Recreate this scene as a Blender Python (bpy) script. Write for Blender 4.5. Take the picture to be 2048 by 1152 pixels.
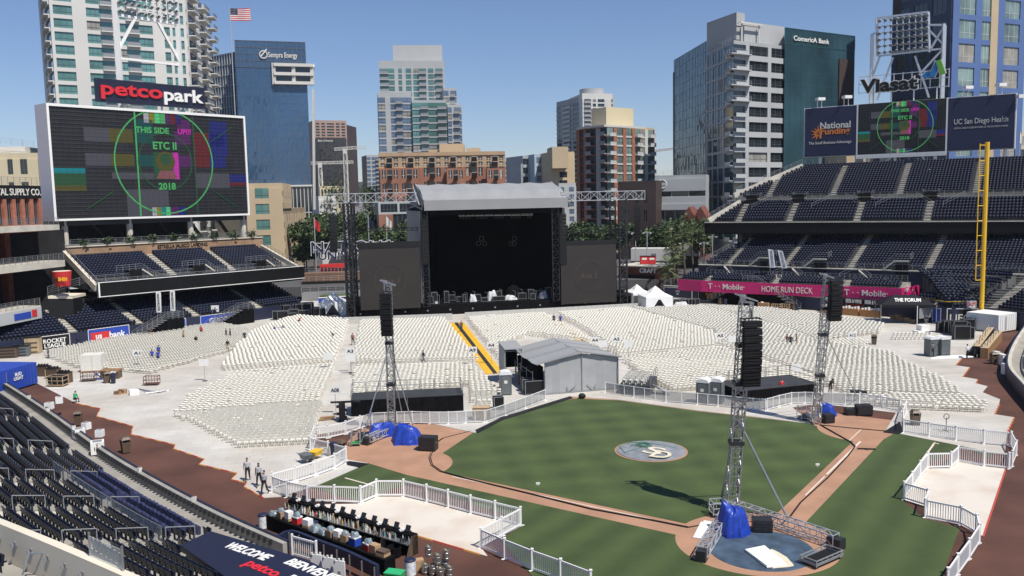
import bpy, bmesh, math, random
import numpy as np
from mathutils import Vector, Matrix
for o in list(bpy.data.objects): bpy.data.objects.remove(o)
SC=bpy.context.scene; COL=SC.collection; R=math.radians; PI=math.pi
random.seed(7); RNG=np.random.default_rng(7)
# ---------------- camera (the frame is 2048 x 1152 units; Y is the viewing direction over the ground)
CAMZ=19.42; FPX=1721.0; PITCH=-0.1023; ROLL=-0.0213
_fw=np.array([0,math.cos(PITCH),math.sin(PITCH)]); _rt=np.array([1.,0,0]); _up=np.cross(_rt,_fw)
_r2=_rt*math.cos(ROLL)+_up*math.sin(ROLL); _u2=-_rt*math.sin(ROLL)+_up*math.cos(ROLL)
cam=bpy.data.cameras.new('camera'); camo=bpy.data.objects.new('camera',cam); COL.objects.link(camo)
cam.sensor_width=36; cam.lens=36*FPX/2048; cam.clip_start=.5; cam.clip_end=9000
camo.matrix_world=Matrix(((_r2[0],_u2[0],-_fw[0],0),(_r2[1],_u2[1],-_fw[1],0),(_r2[2],_u2[2],-_fw[2],CAMZ),(0,0,0,1)))
SC.camera=camo
# ---------------- sky, sun, exposure
SUN_EL=R(58); SUN_AZ=math.atan2(.70,-.72)      # compass angle from +Y towards +X
W=bpy.data.worlds.new('World'); SC.world=W; W.use_nodes=True
nt=W.node_tree; bg=nt.nodes['Background']; sk=nt.nodes.new('ShaderNodeTexSky')
sk.sky_type='NISHITA'; sk.sun_disc=False; sk.sun_elevation=SUN_EL; sk.sun_rotation=SUN_AZ
sk.air_density=1.0; sk.dust_density=0.0; sk.ozone_density=6.0; sk.altitude=0
wb=nt.nodes.new('ShaderNodeMix'); wb.data_type='RGBA'; wb.blend_type='MULTIPLY'; wb.inputs[0].default_value=1; wb.inputs[7].default_value=(1.03,.985,1.06,1)   # the camera's white balance
nt.links.new(sk.outputs[0],wb.inputs[6]); nt.links.new(wb.outputs[2],bg.inputs[0]); bg.inputs[1].default_value=.082
sl=bpy.data.lights.new('sun','SUN'); sl.energy=4.7; sl.angle=R(.5); sl.color=(1,.95,.87)
so=bpy.data.objects.new('sun',sl); COL.objects.link(so)
sd=Vector((math.cos(SUN_EL)*math.sin(SUN_AZ),math.cos(SUN_EL)*math.cos(SUN_AZ),math.sin(SUN_EL)))
so.rotation_euler=sd.to_track_quat('Z','Y').to_euler(); so.location=(0,0,300)
SC.view_settings.view_transform='Standard'; SC.view_settings.look='None'; SC.view_settings.exposure=.25; SC.view_settings.gamma=1
# ---------------- pixels of the photo to points of the place
def ray(px,py): return _fw+_r2*((px-1024)/FPX)+_u2*((576-py)/FPX)
def G(px,py,z=0.):                       # where the view line meets height z
    d=ray(px,py); t=(z-CAMZ)/d[2]; return Vector((d[0]*t,d[1]*t,z))
def GB(px,py,z=0.): p=G(px,py,0); p.z=z; return p   # straight above the ground point
def A(px,py,Y):                          # where it meets depth Y
    d=ray(px,py); t=Y/d[1]; return Vector((d[0]*t,Y,CAMZ+d[2]*t))
def VP(px,py,P,Q):                       # where it meets the vertical plane through P and Q
    d=ray(px,py); n=np.array([-(Q[1]-P[1]),Q[0]-P[0]]); t=(n[0]*P[0]+n[1]*P[1])/(n[0]*d[0]+n[1]*d[1])
    return Vector((d[0]*t,d[1]*t,CAMZ+d[2]*t))
_FY=0.6148; _FC=(-45.82,-15.90)
def F(x,y,z=0.):                         # ball field frame: home plate origin, x to first base, y to third base
    dx=x-_FC[0]; dy=y-_FC[1]; c=math.cos(_FY); s=math.sin(_FY)
    return Vector((dx*s-dy*c, dx*c+dy*s, z))
# ---------------- materials
MATS={}
def mat(name,col,rough=.7,var=.12,scale=6.,metal=0.,spec=.5,bump=0.,alpha=None,col2=None,trans=0.,detail=4,contrast=None,stretch=None):
    m=bpy.data.materials.new(name); m.use_nodes=True; n=m.node_tree; b=n.nodes['Principled BSDF']
    b.inputs['Roughness'].default_value=rough; b.inputs['Metallic'].default_value=metal
    b.inputs['Specular IOR Level'].default_value=spec
    if trans: b.inputs['Transmission Weight'].default_value=trans
    tc=n.nodes.new('ShaderNodeTexCoord'); src=tc.outputs['Object']
    if stretch:
        mp=n.nodes.new('ShaderNodeMapping'); mp.inputs['Scale'].default_value=stretch; n.links.new(src,mp.inputs[0]); src=mp.outputs[0]
    no=n.nodes.new('ShaderNodeTexNoise'); no.inputs['Scale'].default_value=scale; no.inputs['Detail'].default_value=detail
    n.links.new(src,no.inputs['Vector'])
    rp=n.nodes.new('ShaderNodeValToRGB')
    c=list(col)+[1]
    if col2 is None:
        lo=[max(0,v*(1-var)) for v in col]+[1]; hi=[min(1,v*(1+var)) for v in col]+[1]
    else: lo=c; hi=list(col2)+[1]
    a,z_=contrast or (.3,.7)
    rp.color_ramp.elements[0].position=a; rp.color_ramp.elements[1].position=z_
    rp.color_ramp.elements[0].color=lo; rp.color_ramp.elements[1].color=hi
    n.links.new(no.outputs['Fac'],rp.inputs[0]); n.links.new(rp.outputs[0],b.inputs['Base Color'])
    if bump:
        bp=n.nodes.new('ShaderNodeBump'); bp.inputs['Strength'].default_value=bump; bp.inputs['Distance'].default_value=.05
        n.links.new(no.outputs['Fac'],bp.inputs['Height']); n.links.new(bp.outputs[0],b.inputs['Normal'])
    if alpha is not None: b.inputs['Alpha'].default_value=alpha
    MATS[name]=m; return m
def emis(name,col,st=1.,rough=.4):
    m=mat(name,[c*.15 for c in col],rough,.02); b=m.node_tree.nodes['Principled BSDF']
    b.inputs['Emission Color'].default_value=list(col)+[1]; b.inputs['Emission Strength'].default_value=st; return m
mat('white_paint',(.78,.77,.74),.5,.05); mat('offwhite',(.66,.64,.58),.6,.08); mat('black',(.010,.010,.011),.6,.3,spec=.3)
mat('black_cloth',(.006,.006,.007),.95,.4,2,spec=.08); mat('navy',(.012,.017,.045),.5,.15); mat('steel',(.45,.46,.47),.35,.15,metal=.8)
mat('alu',(.62,.63,.64),.38,.1,metal=.6); mat('grey_metal',(.28,.29,.30),.5,.15,metal=.3); mat('dark_metal',(.035,.036,.04),.45,.2,metal=.4)
mat('concrete',(.28,.265,.235),.9,.16,.6,bump=.1); mat('concrete_light',(.50,.47,.40),.9,.14,.5); mat('cream',(.62,.56,.45),.85,.08,.3)
mat('seat_navy',(.006,.009,.022),.5,.2,1.5); mat('seat_far',(.007,.011,.030),.6,.2,.4,spec=.3); mat('chair_white',(.75,.725,.645),.45,.05)
mat('red',(.55,.03,.03),.5,.1); mat('blue',(.02,.06,.36),.5,.15); mat('yellow',(.75,.45,.02),.45,.06); mat('orange',(.75,.20,.03),.6,.1)
mat('magenta',(.52,.008,.13),.55,.06,.4); mat('tan',(.45,.33,.2),.8,.15,2); mat('wood',(.30,.17,.08),.6,.3,3,stretch=(1,1,8)); mat('cardboard',(.38,.24,.13),.85,.12)
mat('brown_plastic',(.11,.075,.05),.5,.2); mat('skin',(.42,.25,.17),.55,.08); mat('skin_dark',(.16,.085,.055),.55,.08); mat('hair_dark',(.02,.015,.012),.6,.3); mat('hair_brown',(.07,.04,.025),.6,.3)
mat('glass_dark',(.02,.026,.03),.08,.3,.15,spec=.8); mat('glass_blue',(.04,.09,.175),.06,.25,.05,spec=.9); mat('glass_green',(.10,.24,.22),.1,.35,.12,spec=.8)
mat('glass_teal',(.03,.07,.088),.06,.4,.06,spec=.9); mat('tarp_blue',(.012,.045,.34),.4,.3,2.5,bump=.5); mat('green',(.03,.30,.06),.6,.1)
mat('denim',(.03,.045,.09),.8,.2); mat('shirt_blue',(.02,.05,.35),.8,.1); mat('shirt_lightblue',(.42,.42,.43),.8,.08); mat('shirt_black',(.012,.012,.014),.8,.2)
mat('shirt_red',(.5,.03,.04),.8,.1); mat('shirt_green',(.02,.36,.14),.8,.1); mat('shirt_white',(.7,.7,.68),.8,.05); mat('khaki',(.35,.3,.2),.8,.1); mat('shoe',(.02,.02,.02),.6,.2)
mat('brick',(.33,.12,.075),.85,.25,1.2); mat('brick_dark',(.16,.05,.035),.85,.3,1.2)
M=MATS
# ---------------- mesh building
class MB:
    def __init__(s): s.v=[]; s.f=[]; s.m=[]; s.ms=[]; s.cur=0; s.sm=[]; s.smooth=False
    def use(s,name):
        if name not in s.ms: s.ms.append(name)
        s.cur=s.ms.index(name); return s
    def add(s,vs,fs):
        o=len(s.v); s.v+= [tuple(v) for v in vs]
        for f in fs: s.f.append([i+o for i in f]); s.m.append(s.cur); s.sm.append(s.smooth)
        return s
    def hexa(s,p):    # 8 points: bottom ring 0-3, top ring 4-7
        return s.add(p,[(3,2,1,0),(4,5,6,7),(0,1,5,4),(1,2,6,5),(2,3,7,6),(3,0,4,7)])
    def box(s,c,d,rz=0.):
        x,y,z=d[0]/2,d[1]/2,d[2]/2; ca,sa=math.cos(rz),math.sin(rz)
        return s.hexa([(c[0]+a*ca-b*sa,c[1]+a*sa+b*ca,c[2]+e) for e in(-z,z) for a,b in((-x,-y),(x,-y),(x,y),(-x,y))])
    def bar(s,p,q,w,h=None,up=(0,0,1)):          # box beam from p to q
        p=Vector(p);q=Vector(q);h=h or w; d=q-p
        if d.length<1e-6: return s
        d.normalize(); u=Vector(up); 
        if abs(d.dot(u))>.98: u=Vector((0,1,0))
        sx=d.cross(u).normalized(); uz=sx.cross(d).normalized(); sx*=w/2; uz*=h/2
        return s.hexa([p-sx-uz,p+sx-uz,p+sx+uz,p-sx+uz,q-sx-uz,q+sx-uz,q+sx+uz,q-sx+uz])
    def tube(s,p,q,r,n=6,r2=None,caps=True):
        p=Vector(p);q=Vector(q);d=(q-p)
        if d.length<1e-6: return s
        d.normalize(); a=d.orthogonal().normalized(); b=d.cross(a); r2=r if r2 is None else r2
        vs=[p+(a*math.cos(t)+b*math.sin(t))*r for t in [2*PI*k/n for k in range(n)]]+[q+(a*math.cos(t)+b*math.sin(t))*r2 for t in [2*PI*k/n for k in range(n)]]
        fs=[(k,(k+1)%n,n+(k+1)%n,n+k) for k in range(n)]
        if caps: fs+=[tuple(range(n-1,-1,-1)),tuple(range(n,2*n))]
        return s.add(vs,fs)
    def path(s,pts,r,n=5):
        for a,b in zip(pts[:-1],pts[1:]): s.tube(a,b,r,n)
        return s
    def lathe(s,c,prof,n=14):                     # prof: (radius, z)
        vs=[];fs=[];k=len(prof)
        for i in range(n):
            t=2*PI*i/n
            for r,z in prof: vs.append((c[0]+r*math.cos(t),c[1]+r*math.sin(t),c[2]+z))
        for i in range(n):
            j=(i+1)%n
            for a in range(k-1): fs.append((i*k+a,j*k+a,j*k+a+1,i*k+a+1))
        fs.append(tuple(i*k for i in range(n-1,-1,-1))); fs.append(tuple(i*k+k-1 for i in range(n)))
        return s.add(vs,fs)
    def prism(s,poly,z0,z1):
        n=len(poly); ar=sum(poly[i][0]*poly[(i+1)%n][1]-poly[(i+1)%n][0]*poly[i][1] for i in range(n))
        if ar<0: poly=poly[::-1]
        vs=[(p[0],p[1],z0) for p in poly]+[(p[0],p[1],z1) for p in poly]
        return s.add(vs,[tuple(range(n-1,-1,-1)),tuple(range(n,2*n))]+[(i,(i+1)%n,n+(i+1)%n,n+i) for i in range(n)])
    def extr(s,pts,vec):                          # flat polygon in space, pushed along vec
        n=len(pts); pts=[Vector(p) for p in pts]; v=Vector(vec)
        nn=sum(((pts[i]-pts[0]).cross(pts[(i+1)%n]-pts[0]) for i in range(1,n-1)),Vector())
        if nn.dot(v)<0: pts=pts[::-1]
        return s.add(pts+[p+v for p in pts],[tuple(range(n-1,-1,-1)),tuple(range(n,2*n))]+[(i,(i+1)%n,n+(i+1)%n,n+i) for i in range(n)])
    def quad(s,a,b,c,d): return s.add([a,b,c,d],[(0,1,2,3)])
    def ico(s,c,r,sub=1,jit=0.,rnd=random):
        bm=bmesh.new(); bmesh.ops.create_icosphere(bm,subdivisions=sub,radius=1)
        vs=[]
        rr=r if hasattr(r,'__len__') else (r,r,r)
        for v in bm.verts:
            k=1+jit*(rnd.random()-.5)*2; vs.append((c[0]+v.co.x*rr[0]*k,c[1]+v.co.y*rr[1]*k,c[2]+v.co.z*rr[2]*k))
        fs=[tuple(v.index for v in f.verts) for f in bm.faces]; bm.free(); return s.add(vs,fs)
    def merge(s,o,mtx=None):
        for nm in o.ms:
            if nm not in s.ms: s.ms.append(nm)
        mp=[s.ms.index(nm) for nm in o.ms] or [0]; k=len(s.v)
        s.v+=[tuple(mtx@Vector(v)) for v in o.v] if mtx else list(o.v)
        s.f+=[[i+k for i in f] for f in o.f]; s.m+=[mp[i] for i in o.m]; s.sm+=o.sm; return s
def mesh_of(name,mb,inv=None):
    me=bpy.data.meshes.new(name)
    vs=[tuple(inv@Vector(v)) for v in mb.v] if inv is not None else mb.v
    me.from_pydata(vs,[],mb.f)
    for nm in mb.ms or ['white_paint']: me.materials.append(M[nm])
    me.polygons.foreach_set('material_index',mb.m); me.polygons.foreach_set('use_smooth',mb.sm); me.update(); return me
def link(o):
    COL.objects.link(o); return o
def tag(o,label=None,cat=None,group=None,kind=None):
    if label: o['label']=label
    if cat: o['category']=cat
    if group: o['group']=group
    if kind: o['kind']=kind
    return o
def thing(name,label,cat,loc=(0,0,0),rz=0.,group=None):
    o=link(bpy.data.objects.new(name,None)); o.location=loc; o.rotation_euler=(0,0,rz); o.empty_display_size=.3
    return tag(o,label,cat,group)
def wmat(o):
    m=Matrix.Translation(o.location)@o.rotation_euler.to_matrix().to_4x4()
    return wmat(o.parent)@m if o.parent else m
def clusters(mb,gap):        # separate pieces of a mesh, pieces nearer than gap kept together
    n=len(mb.v); pr=list(range(n))
    def fd(i):
        while pr[i]!=i: pr[i]=pr[pr[i]]; i=pr[i]
        return i
    for f in mb.f:
        a=fd(f[0])
        for i in f[1:]: pr[fd(i)]=a
    ro=np.array([fd(i) for i in range(n)]); ids,inv=np.unique(ro,return_inverse=True); V=np.array(mb.v); k=len(ids)
    lo=np.full((k,3),1e9); hi=-lo
    np.minimum.at(lo,inv,V); np.maximum.at(hi,inv,V); c=np.arange(k)
    for i in range(k):
        d=np.maximum(0,np.maximum(lo-hi[i],lo[i]-hi)).max(1); 
        for j in np.where(d<gap)[0]:
            if c[j]!=c[i]: c[c==c[j]]=c[i]
    g=c[inv]; out=[]
    for u in np.unique(c):
        m=MB(); m.ms=mb.ms; vi=np.where(g==u)[0]; mp={int(v):q for q,v in enumerate(vi)}; m.v=[mb.v[v] for v in vi]
        for f,a,b in zip(mb.f,mb.m,mb.sm):
            if f[0] in mp: m.f.append([mp[i] for i in f]); m.m.append(a); m.sm.append(b)
        out.append(m)
    return out
def parts(name,mb,parent,gap=.5):
    for m in clusters(mb,gap): part(name,m,parent,True)
def part(name,mb,parent,world=False,label=None,kind=None):
    inv=wmat(parent).inverted() if world else None
    o=link(bpy.data.objects.new(name,mesh_of(name,mb,inv))); o.parent=parent
    return tag(o,label,None,None,kind)
def single(name,mb,label,cat,group=None,kind=None,local=None):   # one-mesh thing; world coordinates unless local=(loc,rz)
    if local: 
        o=link(bpy.data.objects.new(name,mesh_of(name,mb))); o.location=local[0]; o.rotation_euler=(0,0,local[1])
    else:
        a=np.array(mb.v); c=(a.min(0)+a.max(0))/2; c[2]=a[:,2].min(); c=Vector(c)
        o=link(bpy.data.objects.new(name,mesh_of(name,mb,Matrix.Translation(-c)))); o.location=c
    return tag(o,label,cat,group,kind)
def setting(name,mb): return tag(link(bpy.data.objects.new(name,mesh_of(name,mb))),kind='structure')
KIDS={}
def copy_tree(o,parent=None):
    c=link(o.copy()); c.parent=parent
    for ch in list(o.children): copy_tree(ch,c)
    return c
def place_copy(o,loc,rz,label=None,group=None):
    c=copy_tree(o); c.location=loc; c.rotation_euler=(0,0,rz)
    if label: c['label']=label
    if group: c['group']=group
    return c
def text_mb(txt,matname,H,depth=.06,bold=0.,shear=0.,width=None,space=1.,sx=1.):    # lettering in the XZ plane facing -Y, centred; H is capital height
    cu=bpy.data.curves.new('t','FONT'); cu.body=txt; cu.size=H/.70; cu.extrude=depth/2; cu.offset=bold*H; cu.shear=shear
    cu.align_x='CENTER'; cu.resolution_u=3; cu.space_character=space; cu.space_line=.85
    ob=bpy.data.objects.new('t',cu); COL.objects.link(ob)
    dg=bpy.context.evaluated_depsgraph_get(); me=bpy.data.meshes.new_from_object(ob.evaluated_get(dg))
    mb=MB().use(matname); co=[v.co.copy() for v in me.vertices]
    if co:
        xs=[c.x for c in co]; w=max(xs)-min(xs); cx=(max(xs)+min(xs))/2; ys=[c.y for c in co]; cy=(max(ys)+min(ys))/2
        k=(width/w) if width else sx
        mb.add([((c.x-cx)*k,-c.z,c.y-cy) for c in co],[tuple(p.vertices) for p in me.polygons])
    bpy.data.objects.remove(ob); bpy.data.curves.remove(cu); bpy.data.meshes.remove(me); return mb
def frame_mtx(o,xdir,up=(0,0,1)):            # local X along xdir, local Z along up, local -Y outward
    x=Vector(xdir).normalized(); z=Vector(up); y=z.cross(x).normalized(); z=x.cross(y).normalized()
    return Matrix(((x.x,y.x,z.x,o[0]),(x.y,y.y,z.y,o[1]),(x.z,y.z,z.z,o[2]),(0,0,0,1)))
def face_text(mb,txt,matname,P,Q,u,v,H,width=None,out=.05,depth=.06,bold=.02,shear=0.,sx=1.,space=1.):
    # lettering on the face whose bottom-left is P, bottom-right Q, (u,v): fraction along and metres up of the text centre
    P=Vector(P);Q=Vector(Q); x=(Q-P).normalized(); o=P+(Q-P)*u+Vector((0,0,v)); n=Vector((x.y,-x.x,0)).normalized(); o=o+n*out
    return mb.merge(text_mb(txt,matname,H,depth,bold,shear,width,space,sx),frame_mtx(o,x))
# ================= THE SETTING: ground, floor covering, ball field
def sheet(name,poly,z,matname,thick=.0):
    mb=MB().use(matname); n=len(poly); ar=sum(poly[i][0]*poly[(i+1)%n][1]-poly[(i+1)%n][0]*poly[i][1] for i in range(n))
    if ar<0: poly=poly[::-1]
    if thick: mb.prism(poly,z-thick,z)
    else: mb.add([(p[0],p[1],z) for p in poly],[tuple(range(n))])
    bm=bmesh.new(); o=setting(name,mb); bm.from_mesh(o.data); bmesh.ops.triangulate(bm,faces=bm.faces[:]); bm.to_mesh(o.data); bm.free(); return o
mat('asphalt',(.075,.075,.078),.9,.25,.05); mat('track_dirt',(.064,.025,.016),.95,.3,.20,bump=.3,detail=12,col2=(.112,.046,.031),contrast=(.36,.66)); mat('infield_dirt',(.36,.20,.125),.95,.14,.5,bump=.1,detail=8)
mat('cover',(.53,.51,.47),.75,.10,.35,detail=8); mat('chalk',(.66,.55,.47),.9,.1,3); mat('mat_grey',(.20,.215,.235),.8,.25,1.2,detail=8); mat('mat_blue',(.045,.075,.115),.75,.45,1.0,detail=8)
def floor_panels(m):      # seams and scuffs of the laid flooring
    n=m.node_tree; b=n.nodes['Principled BSDF']; src=b.inputs['Base Color'].links[0].from_socket
    tc=n.nodes.new('ShaderNodeTexCoord'); mp=n.nodes.new('ShaderNodeMapping'); mp.inputs['Rotation'].default_value=(0,0,R(-10))
    n.links.new(tc.outputs['Object'],mp.inputs[0])
    br=n.nodes.new('ShaderNodeTexBrick'); br.inputs['Scale'].default_value=.28; br.inputs['Mortar Size'].default_value=.006; br.inputs['Color1'].default_value=(1,1,1,1); br.inputs['Color2'].default_value=(.90,.89,.88,1); br.inputs['Mortar'].default_value=(.76,.72,.68,1)
    n.links.new(mp.outputs[0],br.inputs['Vector'])
    mx=n.nodes.new('ShaderNodeMix'); mx.data_type='RGBA'; mx.blend_type='MULTIPLY'; mx.inputs[0].default_value=.85
    n.links.new(src,mx.inputs[6]); n.links.new(br.outputs[0],mx.inputs[7])
    no=n.nodes.new('ShaderNodeTexNoise'); no.inputs['Scale'].default_value=.09; no.inputs['Detail'].default_value=6; n.links.new(tc.outputs['Object'],no.inputs['Vector'])
    rp=n.nodes.new('ShaderNodeValToRGB'); rp.color_ramp.elements[0].position=.42; rp.color_ramp.elements[1].position=.62; rp.color_ramp.elements[0].color=(.87,.83,.79,1); rp.color_ramp.elements[1].color=(1,1,1,1)
    n.links.new(no.outputs['Fac'],rp.inputs[0])
    m2=n.nodes.new('ShaderNodeMix'); m2.data_type='RGBA'; m2.blend_type='MULTIPLY'; m2.inputs[0].default_value=.8
    n.links.new(mx.outputs[2],m2.inputs[6]); n.links.new(rp.outputs[0],m2.inputs[7]); n.links.new(m2.outputs[2],b.inputs['Base Color'])
floor_panels(M['cover'])
def grass_mat(name,a,b_,ang,width,ang2=None):
    m=mat(name,a,.9,.1,1.5); n=m.node_tree; b=n.nodes['Principled BSDF']; tc=n.nodes.new('ShaderNodeTexCoord')
    def band(an):
        mp=n.nodes.new('ShaderNodeMapping'); mp.inputs['Rotation'].default_value=(0,0,an); n.links.new(tc.outputs['Object'],mp.inputs[0])
        w=n.nodes.new('ShaderNodeTexWave'); w.inputs['Scale'].default_value=PI/(10*width)*1.0; w.inputs['Distortion'].default_value=.6; w.inputs['Detail'].default_value=2; w.inputs['Detail Scale'].default_value=2
        n.links.new(mp.outputs[0],w.inputs['Vector']); return w.outputs['Fac']
    f=band(ang)
    if ang2 is not None:
        g=band(ang2); ad=n.nodes.new('ShaderNodeMath'); ad.operation='ADD'; n.links.new(f,ad.inputs[0]); n.links.new(g,ad.inputs[1])
        ml=n.nodes.new('ShaderNodeMath'); ml.operation='MULTIPLY'; ml.inputs[1].default_value=.5; n.links.new(ad.outputs[0],ml.inputs[0]); f=ml.outputs[0]
    no=n.nodes.new('ShaderNodeTexNoise'); no.inputs['Scale'].default_value=.55; no.inputs['Detail'].default_value=9; no.inputs['Roughness'].default_value=.65; n.links.new(tc.outputs['Object'],no.inputs['Vector'])
    fi=n.nodes.new('ShaderNodeTexNoise'); fi.inputs['Scale'].default_value=9; fi.inputs['Detail'].default_value=4; n.links.new(tc.outputs['Object'],fi.inputs['Vector'])
    mx=n.nodes.new('ShaderNodeMix'); mx.data_type='FLOAT'; mx.inputs[0].default_value=.62; n.links.new(f,mx.inputs[2]); n.links.new(no.outputs['Fac'],mx.inputs[3])
    m3=n.nodes.new('ShaderNodeMix'); m3.data_type='FLOAT'; m3.inputs[0].default_value=.25; n.links.new(mx.outputs[0],m3.inputs[2]); n.links.new(fi.outputs['Fac'],m3.inputs[3])
    rp=n.nodes.new('ShaderNodeValToRGB'); rp.color_ramp.elements[0].position=.3; rp.color_ramp.elements[1].position=.68
    rp.color_ramp.elements[0].color=list(a)+[1]; rp.color_ramp.elements[1].color=list(b_)+[1]
    n.links.new(m3.outputs[0],rp.inputs[0]); n.links.new(rp.outputs[0],b.inputs['Base Color'])
    bp=n.nodes.new('ShaderNodeBump'); bp.inputs['Strength'].default_value=.35; n.links.new(fi.outputs['Fac'],bp.inputs['Height']); n.links.new(bp.outputs[0],b.inputs['Normal'])
    return m
fx=F(1,0)-F(0,0); ang_f=math.atan2(fx.y,fx.x)
grass_mat('grass_in',(.033,.053,.012),(.062,.095,.025),-(ang_f+PI/4),3.4,-(ang_f-PI/4))
grass_mat('grass_out',(.033,.053,.012),(.055,.084,.022),PI/2-ang_f,2.6)
setting('ground',MB().use('asphalt').add([(-3000,-200,-.3),(3000,-200,-.3),(3000,4000,-.3),(-3000,4000,-.3)],[(0,1,2,3)]))
# the dirt of the warning track lies under everything inside the park
sheet('warning_track',[(-95,-15),(75,-15),(88,60),(96,118),(70,172),(-80,172),(-95,120)],-.02,'track_dirt',.2)
def gp(l,z=0.): return [G(x,y,z) for x,y in l]
LZ=[(150,806),(201,817),(193,832),(266,852),(262,868),(350,889),(347,897),(409,918),(398,928),(474,946),(463,959),(493,965),(488,973),(528,996)]
cover=gp([(-60,705),(-30,735),(60,760)]+LZ+[(560,994),(640,969),(736,927),(692,919),(690,890),(628,897),(632,870),(735,852),(763,840),(865,848),(950,866),(1003,835),(1140,793),(1240,800),(1400,822),(1500,833),(1622,848),(1585,815),(1640,808),(1792,826),(1770,864),(1800,868),(1905,889),(1990,907),(2010,908),
  (2014,865),(2028,835),(1989,829),(1998,809),(2000,799),(1965,785),(1975,773),(1952,767),(1955,759),(1925,754),(1939,735),(1911,731),(1926,714),(1960,690),(1975,640),(1900,600),(1800,575)])+[Vector((45,172,0)),Vector((-55,172,0)),G(560,560),G(300,600),G(60,640)]
sheet('floor_covering',cover,.03,'cover',.04)
# infield
def arc(cx,cy,r,a0,a1,n=18): return [F(cx+r*math.cos(a0+(a1-a0)*k/n),cy+r*math.sin(a0+(a1-a0)*k/n)) for k in range(n+1)]
sheet('infield_dirt',[F(-3,-3),F(31.5,-2.4),F(31.5,4),F(27.7,27.5)]+gp([(950,864),(865,848),(760,846),(722,858),(688,890),(692,925)])+[F(-2.4,30)],.0,'infield_dirt')
hc=arc(0,0,4.5,0,2*PI,48)[:-1]; sheet('home_plate_dirt',hc,.004,'infield_dirt')
a0=math.asin(.45/4.5)
inf=arc(0,0,4.5,PI/2-a0,a0,14)+arc(27.2,.2,3.96,PI-.06,PI/2+.25,10)+[G(1622,848),G(1500,834),G(1400,823),G(1240,801),G(1150,797),G(1003,836),G(950,863)]+arc(.2,27.2,3.96,-.25,-PI/2+.06,10)
sheet('infield_grass',inf,.012,'grass_in')
b0=math.asin(1.43/4.5)
sheet('foul_grass_near_third_base',arc(0,0,4.5,PI/2+b0,PI/2+b0+1.9,16)+gp([(1600,1240),(1080,1170),(1000,1080),(1045,1050),(1040,1040),(820,965),(720,1003),(612,972)])+gp([(735,926)])+[F(-1.43,25)],.008,'grass_out')
sheet('foul_grass_near_first_base',arc(0,0,4.5,-b0,-b0-1.9,16)+gp([(1500,1240),(1858,1200),(1886,1146),(1920,1056),(1850,1038),(1808,1003),(1840,930),(1930,895),(1975,915),(1990,905),(1905,886),(1790,866)])+[F(25,-1.43)],.008,'grass_out')
# mound
sheet('mound_dirt',arc(12.72,12.72,2.78,0,2*PI,40)[:-1],.05,'infield_dirt',.04)
def dots(name,poly,z,mt): return sheet(name,poly,z,mt)
# chalk and white lines
def strip(name,P,Q,w,z,mt):
    P=Vector(P);Q=Vector(Q); d=(Q-P); d.z=0; d.normalize(); n=Vector((-d.y,d.x,0))*w/2
    return sheet(name,[P-n,Q-n,Q+n,P+n],z,mt)
strip('foul_line',F(9,-.05),F(13.5,-.05),.10,.009,'chalk'); strip('foul_line',F(14,-.05),F(23.5,-.05),.16,.009,'chalk')
strip('foul_line',F(.0,6),F(0,22),.10,.009,'chalk'); strip('lane_line',F(14.5,1.0-.25),F(27,.75),.08,.009,'chalk')
strip('coach_box_line',G(690,956),G(748,972),.14,.016,'chalk'); strip('coach_box_line',G(1843,922),G(1870,885),.14,.016,'chalk'); strip('coach_box_line',G(1866,886),G(1878,888),.14,.016,'chalk')
# ================= GRANDSTANDS AND SEATS
def inpoly(x,y,pl):
    c=False; j=len(pl)-1
    for i in range(len(pl)):
        if (pl[i][1]>y)!=(pl[j][1]>y) and x<(pl[j][0]-pl[i][0])*(y-pl[i][1])/(pl[j][1]-pl[i][1])+pl[i][0]: c=not c
        j=i
    return c
SEATS=[]      # (x,y,z,rz) of every stadium seat; rz turns the seat's front (-Y) towards the field
def rail(mb,pts,h=1.0,step=1.6,bars=3,r=.03,mesh=False):
    for a,b in zip(pts[:-1],pts[1:]):
        a=Vector(a);b=Vector(b); L=(b-a).length; n=max(1,int(L/step))
        for k in range(n+1):
            p=a.lerp(b,k/n); mb.bar(p,p+Vector((0,0,h)),r*1.6)
        for k in range(bars):
            z=h*(k+1)/bars; mb.bar(a+Vector((0,0,z)),b+Vector((0,0,z)),r*1.4 if k==bars-1 else r)
        if mesh:
            m=int(L/.35)
            for k in range(m): 
                p=a.lerp(b,(k+.5)/m); mb.bar(p+Vector((0,0,.05)),p+Vector((0,0,h-.03)),.022)
    return mb
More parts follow.
